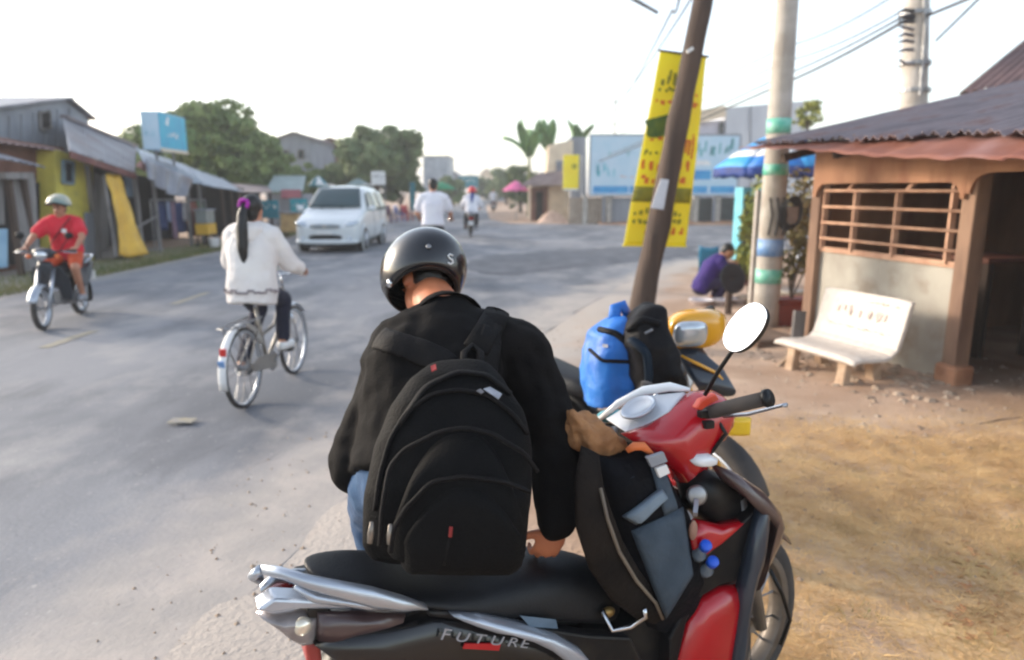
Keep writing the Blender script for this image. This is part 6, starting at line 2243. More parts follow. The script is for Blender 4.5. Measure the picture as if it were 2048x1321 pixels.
MB().box((0, .04, .02), (.2, .2, .04)).build('foot', m_wood, o)
c2 = at(1412, 560, Y=12.4)
plastic_chair('teal plastic chair standing behind the squatting person', c2.x, 12.2, 2.7, M('teal_plastic', rgb(22, 112, 146), rgb(18, 98, 130), 4, .45), .8)

# ------------------------------------------------------------------ the yellow motorcycle with the two bags
from mathutils.bvhtree import BVHTree
m_ypaint = M('yellow_paint', rgb(222, 160, 26), rgb(210, 148, 22), 4, .25, coat=.5)
m_slate = M('slate_paint', rgb(44, 54, 66), rgb(38, 46, 58), 4, .28, coat=.4)
YB = V((.166, 3.90, 0))
yb = moto('black and yellow motorcycle with two bags on it parked behind the red one', tuple(YB), R(-52), m_slate, m_blackg, m_seatv, R(-10), 0, m_rubber, 'square', False)
for ch in yb.children:
    if ch.name.startswith(('handlebar_cowl', 'indicator', 'fork')):
        ch.data.materials[0] = m_ypaint
HEADP = ('indicator', 'handlebar', 'grip', 'brake_lever')
for ch in list(yb.children):
    if ch.name.startswith(('handlebar_cowl', 'headlight')):
        bpy.data.objects.remove(ch)
    elif ch.name.startswith(HEADP):
        for v_ in ch.data.vertices:
            v_.co += V((.02, 0, .05))
    elif ch.name.startswith(('seat', 'side_cover', 'tail_light', 'grab_rail', 'number_plate')):
        for v_ in ch.data.vertices:
            v_.co.z -= .10
mw = Matrix.Translation(YB) @ Matrix.Rotation(R(-52), 4, 'Z')
ymi = mw.inverted()


def yring(uL, vL, uR, vR, t, th_, p=2.6):
    return [ymi @ q_ for q_ in ringp(at(uL, vL, t=t), at(uR, vR, t=t), (0, -.15, 1), th_, 24, p)]


MB().loft([yring(1350, 645, 1425, 640, 3.32, .03), yring(1338, 650, 1445, 645, 3.25, .065), yring(1330, 656, 1454, 652, 3.15, .088), yring(1334, 662, 1448, 660, 3.07, .090), yring(1340, 667, 1430, 665, 3.02, .078), yring(1350, 668, 1412, 667, 3.015, .05)]).build('handlebar_cowl', m_ypaint, yb, True)
MB().loft([yring(1345, 669, 1416, 667, 3.05, .064, 3.2), yring(1346, 670, 1415, 668, 2.99, .060, 3.2), yring(1352, 671, 1409, 669, 2.965, .050, 3), yring(1368, 671, 1394, 670, 2.955, .025, 3)]).build('headlight', m_lens, yb, True)
MB().tube([ymi @ at(u, v, t=3.08) for u, v in ((1340, 640), (1372, 634), (1400, 640), (1428, 630))], .006, 6).build('brake_cable', m_blackp, yb, True)
MB().loft([yring(1352, 700, 1404, 700, 3.06, .03), yring(1358, 716, 1420, 722, 3.04, .03), yring(1372, 740, 1450, 748, 3.0, .035), yring(1395, 772, 1472, 785, 2.96, .03)]).build('front_cover', m_slate, yb, True)
MB().tube([ymi @ at(u, v, t=2.97) for u, v in ((1362, 712), (1395, 728), (1432, 746), (1462, 776))], [.012, .016, .016, .006], 8, flat=.5).build('yellow_stripe', m_ypaint, yb, True)
for y in (-1, 1):
    MB().prism([V((.97, y * .04, .86)), V((.99, y * .13, .84)), V((.985, y * .16, .76)), V((1.0, y * .06, .72))], (.02, 0, .01)).build('front_trim', m_alu, yb, bevel=.008)
    MB().prism([V((.98, y * .17, .70)), V((.98, y * .20, .60)), V((.955, y * .20, .56)), V((.95, y * .16, .66))], (.02, 0, .01)).build('front_trim', m_slate, yb, bevel=.008)


def bag(name, lab, lv, nrm, thk, m_, cat='backpack', base=None, px=True, p=2.8):
    """a soft bag lofted through (left, right) outline points"""
    rings = []
    P = [(at(uL, v, t=t), at(uR, vR, t=t), k) for (v, uL, vR, uR, t, k) in lv]
    o = thing(name, lab, cat, tuple(base or (P[0][0] + P[0][1]) / 2), world=True)
    for i, (a, b, k) in enumerate(P):
        rings.append(ringp(a, b, nrm, thk * k, 28, p))
    mb = MB().loft(rings)
    return o, mb


def dense(mb, vox=.008, it=3, wr=.0, ws=9):
    me = blend(mb, vox, it, wr, ws)
    bv = BVHTree.FromPolygons([v.co.copy() for v in me.vertices], [tuple(p.vertices) for p in me.polygons])
    return me, bv


def hit(bv, u, v, off=.004):
    d = ray(u, v).normalized()
    loc, nr, i, ds = bv.ray_cast(V((0, 0, EYE)), d)
    if loc is None:
        loc, nr, i, ds = bv.find_nearest(V((0, 0, EYE)) + d * 1.7)
    if nr.dot(d) > 0:
        nr = -nr
    return loc + nr * off, nr


def line_on(bv, pts, r, off=.003, n=8, seg=6, flat=1.0):
    """a seam, zip or strap laid along a surface"""
    out = []
    for (u0, v0), (u1, v1) in zip(pts, pts[1:]):
        for i in range(n):
            k = i / n
            out.append(hit(bv, u0 + (u1 - u0) * k, v0 + (v1 - v0) * k, off)[0])
    out.append(hit(bv, *pts[-1], off)[0])
    for _ in range(2):
        out = [out[0]] + [(out[i - 1] + out[i] * 2 + out[i + 1]) / 4 for i in range(1, len(out) - 1)] + [out[-1]]
    return MB().tube(out, r, seg, flat=flat)


m_bagblue = M('bright_blue_nylon', rgb(24, 112, 196), rgb(18, 92, 176), 8, .55, bump=.2, bscale=40)
m_bagblack = M('black_nylon', rgb(22, 20, 22), rgb(14, 14, 17), 7, .6, bump=.3, bscale=30, spec=.12)
m_bagnavy = M('navy_nylon', rgb(26, 38, 50), rgb(20, 30, 42), 7, .6, bump=.2, bscale=30, spec=.12)
o, mb = bag('backpack', 'bright blue backpack standing on the yellow motorcycle seat', [(812, 1176, 806, 1258, 3.0, .8), (770, 1171, 768, 1266, 3.0, 1), (700, 1178, 700, 1268, 3.0, 1), (668, 1184, 660, 1262, 3.0, .85), (648, 1204, 640, 1256, 3.0, .6), (634, 1222, 628, 1248, 3.0, .3)], (.3, -1, .1), .13, m_bagblue, p=3.6)
me, bv = dense(mb, .01, 4, .013, 8)
put('body', me, m_bagblue, o)
line_on(bv, [(1180, 700), (1205, 722), (1262, 724)], .008).build('pocket_seam', m_bagblack, o, True)
line_on(bv, [(1200, 660), (1232, 668), (1258, 690)], .014).build('strap', m_bagblack, o, True)
MB().tube([at(1228, 640, t=3.0), at(1232, 614, t=3.02), at(1246, 610, t=3.04), at(1256, 634, t=3.04)], .028, 8, flat=.35).build('handle', m_bagblue, o, True)
MB().prism([hit(bv, 1206, 688)[0], hit(bv, 1216, 690)[0], hit(bv, 1216, 696)[0], hit(bv, 1206, 695)[0]], (0, -.004, 0)).build('buckle', m_steel, o)
o, mb = bag('backpack', 'floppy black backpack leaning on the bright blue one', [(790, 1262, 780, 1366, 2.9, .8), (740, 1256, 740, 1354, 2.9, 1), (690, 1244, 690, 1342, 2.9, 1), (650, 1248, 645, 1330, 2.92, .9), (620, 1270, 615, 1322, 2.94, .7), (606, 1288, 604, 1312, 2.96, .35)], (.2, -1, .1), .13, m_bagblack)
me, bv = dense(mb, .009, 4, .016, 9)
put('body', me, m_bagblack, o)
line_on(bv, [(1265, 680), (1295, 705), (1300, 760), (1288, 780)], .03, n=6, flat=.5).build('side_panel', m_bagnavy, o, True)
line_on(bv, [(1258, 660), (1285, 640), (1322, 650)], .016).build('strap', m_bagblack, o, True)
line_on(bv, [(1290, 668), (1305, 660)], .006).build('logo_tag', m_steel, o)

# ------------------------------------------------------------------ the red motorcycle
HD = R(26)
hx, hy = V((math.cos(HD), math.sin(HD), 0)), V((-math.sin(HD), math.cos(HD), 0))
A0 = at(525, 1135, z=.80)
O0 = A0 + hx * .42
O0.z = 0
rbk = thing('motorcycle', 'glossy red and black motorcycle parked on the dusty shoulder', 'motorcycle', tuple(O0), HD)


def bl(u, v, off=0.0):
    """bike coordinates of the point seen there, off metres to the right of its mid-plane"""
    d = ray(u, v)
    e = V((0, 0, EYE))
    t = ((O0 - hy * off - e).dot(hy)) / d.dot(hy)
    p_ = e + d * t - O0
    return V((p_.dot(hx), -off, p_.z))


def side(name, px, o0, o1, m_, par=rbk, bevel=.008, both=False, smooth=False):
    P = [bl(u, v, o1) for u, v in px]
    k = MB().prism(P, (0, o1 - o0, 0)).build(name, m_, par, smooth, bevel=bevel)
    if both:
        P2 = [V((p_.x, -p_.y, p_.z)) for p_ in P]
        MB().prism(P2, (0, -(o1 - o0), 0)).build(name, m_, par, smooth, bevel=bevel)
    return k


def swell(name, px, o_in, o_out, m_, n=5, par=rbk):
    """a softly domed panel: outline at o_in, middle at o_out"""
    P = [bl(u, v, o_in) for u, v in px]
    c = sum(P, V()) / len(P)
    rings = []
    for i in range(n):
        k = i / n
        y = o_in + (o_out - o_in) * math.sin(k * math.pi / 2)
        s = math.cos(k * math.pi / 2) ** .55
        rings.append([V((c.x + (p_.x - c.x) * s, -y, c.z + (p_.z - c.z) * s)) for p_ in P])
    back = [V((p_.x, -(o_in - .02), p_.z)) for p_ in P]
    return MB().loft([back] + rings).build(name, m_, par, True)


m_dustrim = M('dusty_rim', rgb(120, 112, 104), rgb(96, 90, 84), 8, .5, .5)
m_whitesil = M('pearl_trim', rgb(228, 230, 232), rgb(214, 218, 222), 3, .22, coat=.4)
m_maroon = M('smoky_maroon', rgb(84, 66, 64), rgb(70, 54, 54), 4, .3, coat=.4)
m_silver = M('silver_paint', rgb(176, 182, 192), rgb(156, 162, 174), 3, .26, .5, coat=.4)
m_clear = M('clear_lens', rgb(150, 142, 140), rgb(110, 104, 104), 14, .08, .2)
m_dial = M('dial_face', rgb(206, 210, 216), rgb(186, 192, 200), 4, .3)
# wheels, from the anchor of the picture: rear axle under the seat, front axle ahead
rw = wheel(rbk, (-.06, 0, .285), .285, .036, m_alu, name='rear_wheel', hubw=.07, spr=.003)
ax = V((1.06, 0, .80))
STR = Matrix.Translation(ax) @ Matrix.Rotation(R(10), 4, V((-.44, 0, .9))) @ Matrix.Translation(-ax)
FW = V((1.02, 0, .275))
wheel(rbk, FW, .285, .038, m_dustrim, STR, name='front_wheel', hubw=.06, disc=True, spr=.003)
f = MB()
for y in (-.085, .085):
    f.tube([V((.90, y, .74)), FW + V((0, y, 0))], [.026, .02], 10)
xf(f, STR).build('fork', m_steel, rbk, True)
xf(guard(FW, .318, 48, 165, .062, depth=.5), STR).build('front_mudguard', m_maroon, rbk, True, solid=.005)
guard((-.06, 0, .285), .33, 70, 205, .075, depth=.4).build('rear_mudguard', m_blackp, rbk, True, solid=.005)
MB().tube([V((.80, 0, .74)), V((.62, 0, .48)), V((.40, 0, .42)), V((.1, 0, .54)), V((-.3, 0, .64))], [.04, .045, .05, .045, .03], 10).build('frame', m_blackp, rbk, True)
e_ = MB().ell((.42, 0, .30), (.16, .11, .11)).box((.56, 0, .30), (.18, .12, .12)).revolve([(0, -.14), (.085, -.14), (.09, -.1), (.09, .1), (.085, .14), (0, .14)], (.36, 0, .28), (0, 1, 0), 18)
for k in range(6):
    e_.box((.52 + .025 * k, 0, .30), (.008, .16, .16))
e_.build('engine', m_steel, rbk)
MB().tube([V((.58, -.06, .26)), V((.5, -.12, .2)), V((.25, -.145, .21)), V((-.1, -.15, .28)), V((-.42, -.155, .37))], [.018, .018, .024, .042, .044], 12).build('exhaust', m_chrome, rbk, True)
for y in (-.10, .10):
    MB().tube([V((.2, y, .33)), V((-.06, y, .285))], .022, 8).build('swing_arm', m_steel, rbk, True)
    MB().tube([V((-.05, y, .30)), V((-.12, y, .57))], .026, 10).build('shock_absorber', m_chrome, rbk, True)
MB().tube([V((.36, .27, .25)), V((.36, -.27, .25))], .014, 8).build('foot_pegs', m_blackp, rbk)
MB().tube([V((.3, .12, .27)), V((.26, .24, .012))], .013, 8).build('side_stand', m_steel, rbk)

# seat
zs = lambda u, v, o: bl(u, v, o).z
sec = []
for (uT, vT, uB, vB, hw) in ((600, 1140, 612, 1156, .03), (640, 1130, 656, 1176, .075), (730, 1118, 746, 1202, .12), (860, 1112, 872, 1228, .142), (980, 1104, 992, 1250, .14), (1080, 1082, 1098, 1262, .13), (1170, 1090, 1190, 1268, .115), (1245, 1120, 1262, 1268, .09)):
    b = bl(uB, vB, hw)
    lo_, hi_ = b.z, b.z + .4
    for _ in range(30):
        mid_ = (lo_ + hi_) / 2
        w_ = O0 + hx * b.x + hy * (hw * .72) + V((0, 0, mid_))
        dd_ = w_.y * CP - (w_.z - EYE) * SP
        vv_ = 660.5 - FPX * (w_.y * SP + (w_.z - EYE) * CP) / dd_
        lo_, hi_ = (lo_, mid_) if vv_ < vT else (mid_, hi_)
    sec.append((b.x, hw, b.z, max(lo_ * 1.0 + .004, b.z + .025)))
rings = []
for x, w, z0, z1 in sec:
    pr = [(-.96, 0), (-1, .35), (-.93, .72), (-.72, .94), (-.35, 1.0), (0, 1.02), (.35, 1.0), (.72, .94), (.93, .72), (1, .35), (.96, 0)]
    rings.append([V((x, -w * a, z0 + (z1 - z0) * b)) for a, b in pr])
seat = MB().loft(rings)
ms = seat.build('seat', m_seatv, rbk, True)
md = ms.modifiers.new('sub', 'SUBSURF')
md.levels = md.render_levels = 2
SEAT = sec

# tail: grab rail, light, covers
def both(fn):
    for s in (1, -1):
        fn(s)


ctr = [(522, 1139, .04), (562, 1146, .085), (612, 1163, .115), (680, 1180, .135), (745, 1195, .15), (805, 1207, .152), (852, 1213, .148)]
for s in (1, -1):
    rr = []
    hts = (.010, .014, .017, .022, .027, .020, .004)
    for (u, v, o_), h_ in zip(ctr, hts):
        c = bl(u, v, o_)
        c.y *= s if s > 0 else -.6
        c.z -= 0 if s > 0 else .085
        rr.append([c + V((0, .016 * math.cos(a), h_ * math.sin(a))) for a in [2 * math.pi * k / 12 for k in range(12)]])
    MB().loft(rr).build('grab_rail_arm', m_alu, rbk, True)
    lo = [bl(u, v, o_) for u, v, o_ in ((590, 1172, .10), (630, 1196, .115), (690, 1205, .12), (740, 1212, .14), (770, 1212, .15))]
    for c in lo:
        c.y *= s if s > 0 else -.6
        c.z -= 0 if s > 0 else .085
    MB().tube(lo, [.010, .011, .010, .010, .008], 8).build('grab_rail_brace', m_alu, rbk, True)
a, b = bl(522, 1139, .04), bl(522, 1139, .04)
b = V((b.x, .024, b.z - .06))
c_ = (a + b) / 2 + V((-.012, 0, .002))
MB().tube([a, a.lerp(c_, .6) + V((-.008, -.008, 0)), c_, b.lerp(c_, .6) + V((-.008, .008, 0)), b], .012, 10).build('grab_rail_bridge', m_alu, rbk, True)
MB().box(tuple((bl(622, 1180, .06) + bl(622, 1180, -.06)) / 2), (.05, .2, .03)).build('rail_bracket', m_blackp, rbk, bevel=.005)
# tail light wedge
side('tail_light_top', [(514, 1222), (548, 1199), (640, 1203), (716, 1210), (700, 1220), (600, 1219), (545, 1228)], .05, .108, m_silver, bevel=.006)
swell('tail_lens', [(513, 1224), (545, 1226), (600, 1219), (636, 1222), (634, 1250), (630, 1280), (604, 1285), (575, 1270), (545, 1245)], .075, .115, m_clear)
MB().ell(tuple(bl(605, 1253, .105)), (.022, .016, .022)).build('indicator_bulb', M('bulb_reflector', rgb(236, 232, 222), rgb(220, 210, 190), 20, .1, .6), rbk, True)
side('tail_light_core', [(550, 1228), (600, 1222), (634, 1224), (628, 1282), (602, 1284), (570, 1268)], -.085, .07, M('dark_red_lens', rgb(110, 30, 34), rgb(92, 24, 28), 5, .2), bevel=.012)
swell('tail_side_panel', [(634, 1224), (720, 1224), (828, 1228), (800, 1240), (740, 1255), (690, 1266), (632, 1284)], .10, .135, m_maroon)
side('rear_reflector', [(610, 1288), (642, 1290), (646, 1340), (616, 1340)], -.03, .06, M('dull_red', rgb(170, 66, 60), rgb(150, 54, 50), 5, .35))
sc_ = swell('side_cover', [(628, 1290), (700, 1266), (770, 1250), (850, 1226), (930, 1232), (1040, 1262), (1120, 1285), (1190, 1330), (1180, 1420), (1000, 1430), (860, 1400), (700, 1345)], .12, .165, m_blackg)
side('underseat_trim', [(850, 1222), (930, 1226), (1060, 1254), (1180, 1272), (1262, 1276), (1290, 1330), (1180, 1330), (1100, 1290), (980, 1250), (860, 1236)], .10, .142, m_blackp)
swell('silver_stripe', [(900, 1228), (960, 1230), (1040, 1247), (1110, 1268), (1160, 1298), (1195, 1340), (1168, 1340), (1115, 1298), (1045, 1264), (960, 1238)], .15, .185, m_silver)
side('pale_decal', [(1040, 1232), (1112, 1240), (1116, 1258), (1060, 1254)], .146, .148, M('decal_slate', rgb(96, 116, 134), rgb(80, 100, 118), 20, .4), bevel=0)
side('red_underline', [(930, 1288), (1002, 1288), (998, 1302), (926, 1298)], .168, .172, m_redpaint, bevel=0)
def glyph(ch):
    cu = bpy.data.curves.new('txt', 'FONT')
    cu.body = ch
    cu.extrude = .03
    cu.shear = .35
    to = bpy.data.objects.new('txt', cu)
    col.objects.link(to)
    dg = bpy.context.evaluated_depsgraph_get()
    me_ = bpy.data.meshes.new_from_object(to.evaluated_get(dg))
    bpy.data.objects.remove(to)
    return me_


t0, t1, t2 = bl(878, 1279, .173), bl(1064, 1297, .173), bl(884, 1255, .173)
gl = [glyph(c) for c in 'FUTURE']
ws = [max(v.co.x for v in g_.vertices) + .06 for g_ in gl]
tot = sum(ws)
hh_ = (t2 - t0).length
xo = 0.0
for i, g_ in enumerate(gl):
    hs = hh_ / max(v.co.y for v in g_.vertices) * (1.0 if i == 0 else .82)
    for v in g_.vertices:
        c = v.co.copy()
        v.co = t0 + (t1 - t0) * ((xo + c.x) / tot) + V((0, -.05 * c.z, c.y * hs))
    link('letter', g_, m_silver, sc_)
    xo += ws[i]

# lower body and belly
side('belly_cover', [(1180, 1278), (1290, 1240), (1352, 1260), (1360, 1420), (1200, 1420)], -.10, .12, m_blackp, bevel=.01)
side('red_belly_strip', [(1198, 1296), (1230, 1304), (1330, 1345), (1290, 1350)], .12, .126, m_redpaint, bevel=0)
MB().tube([bl(1205, 1222, .13), bl(1225, 1262, .15), bl(1262, 1254, .18), bl(1292, 1234, .2), bl(1288, 1218, .2)], .007, 7).build('kick_lever', m_chrome, rbk, True)
MB().ell(tuple(bl(1216, 1225, .12)), (.022, .012, .016)).build('carburettor', M('brass', rgb(170, 140, 84), rgb(140, 110, 66), 8, .35, .6), rbk, True)
# leg shield, right and left
swell('leg_shield', [(1482, 1165), (1440, 1176), (1400, 1200), (1375, 1240), (1350, 1320), (1345, 1400), (1440, 1400), (1460, 1300), (1475, 1230)], .16, .205, m_redpaint)
side('leg_shield_inner', [(1524, 1012), (1440, 1085), (1400, 1120), (1385, 1190), (1340, 1280), (1340, 1400), (1375, 1240), (1400, 1196), (1440, 1172), (1486, 1160), (1512, 1090)], .10, .17, m_blackp, bevel=.006)
swell('leg_shield_edge', [(1522, 1012), (1534, 1014), (1528, 1060), (1510, 1110), (1492, 1180), (1478, 1260), (1472, 1400), (1452, 1400), (1462, 1300), (1476, 1200), (1496, 1110)], .19, .225, m_slate)
swell('front_shell', [(1428, 930), (1470, 945), (1510, 972), (1540, 1008), (1548, 1040), (1536, 1085), (1508, 1140), (1496, 1180), (1512, 1100), (1526, 1040), (1500, 1004), (1450, 965)], .13, .21, m_maroon)
for s in (-1,):
    P = [V((.80, .05, .80)), V((.80, .20, .72)), V((.74, .225, .52)), V((.66, .20, .34)), V((.62, .08, .34)), V((.70, .05, .56))]
    MB().prism(P, (.035, 0, .012)).build('leg_shield', m_redpaint, rbk, bevel=.012)
# inner front cover with the ignition lock
swell('inner_cover', [(1358, 962), (1400, 934), (1450, 952), (1500, 990), (1524, 1014), (1490, 1036), (1430, 1050), (1396, 1040), (1372, 1010)], .06, .14, m_blackp)
swell('inner_red_panel', [(1372, 1068), (1396, 1042), (1440, 1050), (1488, 1036), (1440, 1080), (1405, 1104), (1388, 1122), (1378, 1110)], .15, .182, m_redpaint)
kb = bl(1392, 990, .135)
MB().revolve([(0, 0), (.028, 0), (.03, -.01), (.022, -.016), (0, -.016)], kb, (.5, 1, -.3), 18).build('ignition_lock', m_steel, rbk, True)
MB().beam(kb + V((-.01, -.015, -.01)), kb + V((-.035, -.04, -.035)), .012, .02).build('key', m_alu, rbk)
MB().ell(kb + V((-.035, -.035, -.085)), (.014, .01, .03)).build('key_fob', M('worn_leather', rgb(170, 130, 110), rgb(140, 104, 88), 9, .7), rbk, True)
swell('front_indicator', [(1376, 920), (1388, 906), (1410, 904), (1428, 912), (1426, 924), (1408, 930), (1386, 930)], .15, .185, m_whitesil)
# neck and handlebar cowl
rings = []
for (uL, vL, uR, vR, o_, th_) in ((1352, 975, 1386, 985, .0, .05), (1348, 945, 1400, 940, .0, .055), (1340, 915, 1412, 895, .0, .065), (1310, 890, 1420, 862, .0, .085), (1285, 872, 1432, 838, .0, .11), (1264, 866, 1446, 812, .0, .125), (1272, 866, 1444, 800, .0, .10)):
    a, b = bl(uL, vL, o_ + .02), bl(uR, vR, o_ + .02)
    rings.append(ringp(a, b, (0, 1, 0), th_, 24, 2.5))
MB().loft(rings).build('handlebar_cowl', m_redpaint, rbk, True)
swell('cowl_side', [(1248, 872), (1296, 856), (1345, 820), (1390, 786), (1432, 784), (1452, 800), (1452, 830), (1430, 866), (1400, 884), (1380, 930), (1350, 962), (1322, 925), (1290, 898)], .075, .165, m_redpaint)
# dash: silver bezel rim, dial
bz = [bl(u, v, o_) for u, v, o_ in ((1200, 838, -.13), (1236, 808, -.10), (1288, 782, -.05), (1340, 774, .01), (1380, 780, .06))]
MB().tube(bz, [.009, .013, .016, .015, .006], 12, flat=.9).build('visor_rim', m_whitesil, rbk, True)
D = [bl(u, v, o_) for u, v, o_ in ((1216, 842, -.10), (1290, 796, -.04), (1374, 788, .05), (1340, 828, .075), (1300, 852, .06), (1258, 870, .03))]
MB().prism([p_ + V((-.01, 0, .008)) for p_ in D], (.03, 0, -.02)).build('dashboard', m_dial, rbk, bevel=.004)
cD = bl(1284, 828, .01) + V((-.008, 0, .010))
dn = (D[2] - D[0]).cross(D[4] - D[0]).normalized()
if dn.z < 0:
    dn = -dn
MB().revolve([(0, .004), (.036, .004), (.04, .008), (.046, .008), (.048, 0), (0, 0)], cD + dn * .006, dn, 28).build('speedometer', M('dial_grey', rgb(170, 178, 190), rgb(190, 196, 206), 10, .2), rbk, True)
MB().revolve([(.044, .006), (.05, .010), (.055, .006), (.05, .0)], cD + dn * .008, dn, 28).build('dial_ring', m_alu, rbk, True)
sh_ = bl(1212, 828, -.15)
MB().ell(sh_ + V((.02, 0, -.01)), (.05, .035, .02)).build('teal_lens_cap', M('teal_gloss', rgb(70, 150, 160), rgb(60, 136, 150), 4, .2), rbk, True)
# right control: grip, lever, switches, glint painted as an orange-red patch
g0, g1, g2 = bl(1432, 822, .185), bl(1470, 812, .25), bl(1534, 797, .335)
MB().tube([g0 - (g1 - g0) * .8, g0, g1, g2], [.014, .02, .0195, .0195], 14).build('grip', m_rubber, rbk, True)
d_ = (g2 - g1).normalized()
MB().tube([g2 - d_ * .004, g2 + d_ * .008], [.0235, .023], 14).build('grip_end', m_blackp, rbk, True)
MB().tube([g0 + V((.03, 0, -.02)), g1 + V((.05, 0, -.03)), g2 + V((.045, -.01, -.022)), bl(1572, 811, .355)], [.008, .0075, .0065, .009], 8, flat=.7).build('brake_lever', m_alu, rbk, True)
g0l, g2l = bl(1286, 806, -.13), bl(1232, 826, -.25)
MB().tube([V((g0.x, .12, g0.z)), g0l, g2l], .0195, 14).build('grip', m_rubber, rbk, True)
MB().tube([V((g0.x + .05, .14, g0.z - .02)), g0l + V((.05, 0, -.03)), g2l + V((.045, .02, -.02))], .007, 8).build('brake_lever', m_alu, rbk, True)
side('switch_button', [(1402, 824), (1420, 822), (1420, 838), (1402, 838)], .158, .176, m_blackp, bevel=.003)
side('switch_button', [(1412, 846), (1430, 842), (1430, 858), (1412, 860)], .15, .172, m_blackp, bevel=.003)
side('cowl_painted_glint', [(1392, 818), (1404, 800), (1432, 788), (1440, 800), (1420, 810), (1404, 822)], .150, .170, M('glint_orange_red', rgb(214, 76, 48), rgb(196, 60, 40), 4, .3), bevel=.004)
# mirror
mc = bl(1491, 656, .30)
mb0, mb1 = bl(1410, 790, .17), bl(1436, 744, .21)
mk = MB().tube([mb0, mb1, bl(1462, 706, .25), mc + V((.012, 0, -.02))], .006, 8).build('mirror_stalk', m_blackp, rbk, True)
# mirror glass tilted to show the bright sky
wc = (O0 + hx * mc.x + hy * mc.y + V((0, 0, mc.z)))
tocam = (V((0, 0, EYE)) - wc).normalized()
skyd = V((-.88, .1, .42)).normalized()
nw = (tocam + skyd * .9).normalized()
nl = V((nw.dot(hx), nw.dot(hy), nw.z))
rt = V((ray(1, 0) - ray(0, 0)).normalized())
up0 = V((0, 0, 1))
ex_ = V((ray(1536, 625) - ray(1448, 688))).normalized()
exl = V((ex_.dot(hx), ex_.dot(hy), ex_.z))
exl = (exl - nl * exl.dot(nl)).normalized()
eyl = nl.cross(exl)
dist = (wc - V((0, 0, EYE))).length
ra1, rb1 = 53 / FPX * dist, 35 / FPX * dist
ring = lambda k, h: [mc + exl * (ra1 * k * math.copysign(abs(math.cos(a)) ** .9, math.cos(a))) + eyl * (rb1 * k * math.copysign(abs(math.sin(a)) ** .9, math.sin(a))) + nl * h for a in [2 * math.pi * i / 32 for i in range(32)]]
MB().loft([ring(.3, -.035), ring(.75, -.028), ring(.97, -.012), ring(.995, 0), ring(.985, .004)]).build('mirror_housing', m_blackp, mk, True)
MB().loft([ring(.98, .0042), ring(.975, .0055)]).build('mirror_glass', M('mirror_glass', rgb(245, 245, 245), rgb(244, 244, 244), 1, .02, 1.0), mk, False)

# front cable
MB().tube([bl(1432, 836, .15), bl(1452, 868, .17), bl(1425, 902, .16), bl(1405, 925, .13)], .006, 7).build('brake_cable', m_blackp, rbk, True)
MB().tube([bl(1540, 1140, .07), bl(1565, 1190, .08), bl(1580, 1240, .08), bl(1560, 1290, .08)], .007, 7).build('brake_hose', m_blackp, rbk, True)

yl = mw.inverted() @ at(1478, 853, t=2.9)
MB().loft([ringp(yl + V((-.03, -.04, dz)), yl + V((.03, .04, dz)), (.6, -.6, 0), .02, 12, 2.4) for dz in (-.036, -.02, .02, .036)]).build('indicator', M('yellow_lens', rgb(236, 196, 48), rgb(222, 180, 40), 4, .3), yb, True)
MB().tube([yl, yl + V((-.06, .06, .02))], .012, 6).build('indicator_stem', m_blackp, yb)

# ------------------------------------------------------------------ bag, paper parcel and bottles on the red motorcycle
def LW(p_):
    return O0 + hx * p_.x + hy * p_.y + V((0, 0, p_.z))


def bbag(levels, ythick, p=2.8):
    rings = []
    for (uL, vL, uR, vR, o_, th_) in levels:
        a, b = LW(bl(uL, vL, o_)), LW(bl(uR, vR, o_))
        rings.append(ringp(a, b, hy, th_, 26, p))
    return MB().loft(rings)


gb = thing('backpack', 'dark backpack with a slate grey pocket standing before the red motorcycle seat', 'backpack', tuple(LW(V((.5, 0, .5)))), world=True)
mb = bbag([(1268, 1232, 1340, 1240, .06, .09), (1228, 1180, 1368, 1190, .05, .13), (1205, 1110, 1378, 1130, .04, .15), (1185, 1040, 1362, 1060, .03, .15), (1168, 970, 1335, 985, .02, .145), (1160, 920, 1312, 930, .02, .12), (1165, 895, 1296, 902, .02, .08)], 0)
me, bv = dense(mb, .009, 4, .012, 8)
put('body', me, M('black_canvas', rgb(15, 16, 21), rgb(12, 12, 16), 9, .75, bump=.3, bscale=50, spec=.12), gb)
m_slatec = M('slate_fabric', rgb(72, 82, 92), rgb(60, 70, 80), 9, .75, bump=.3, bscale=60, spec=.12)


def patch_on(bv, poly, off, name, m_, root, n=10):
    """a thick cloth panel lying on the surface, four outline corners"""
    def fn(a, b):
        u = (poly[0][0] * (1 - a) + poly[1][0] * a) * (1 - b) + (poly[3][0] * (1 - a) + poly[2][0] * a) * b
        v = (poly[0][1] * (1 - a) + poly[1][1] * a) * (1 - b) + (poly[3][1] * (1 - a) + poly[2][1] * a) * b
        e = min(a, 1 - a, b, 1 - b) * 6
        return hit(bv, u, v, off * min(1, .3 + e))[0]
    return MB().grid(fn, n, n).build(name, m_, root, True, solid=.006)


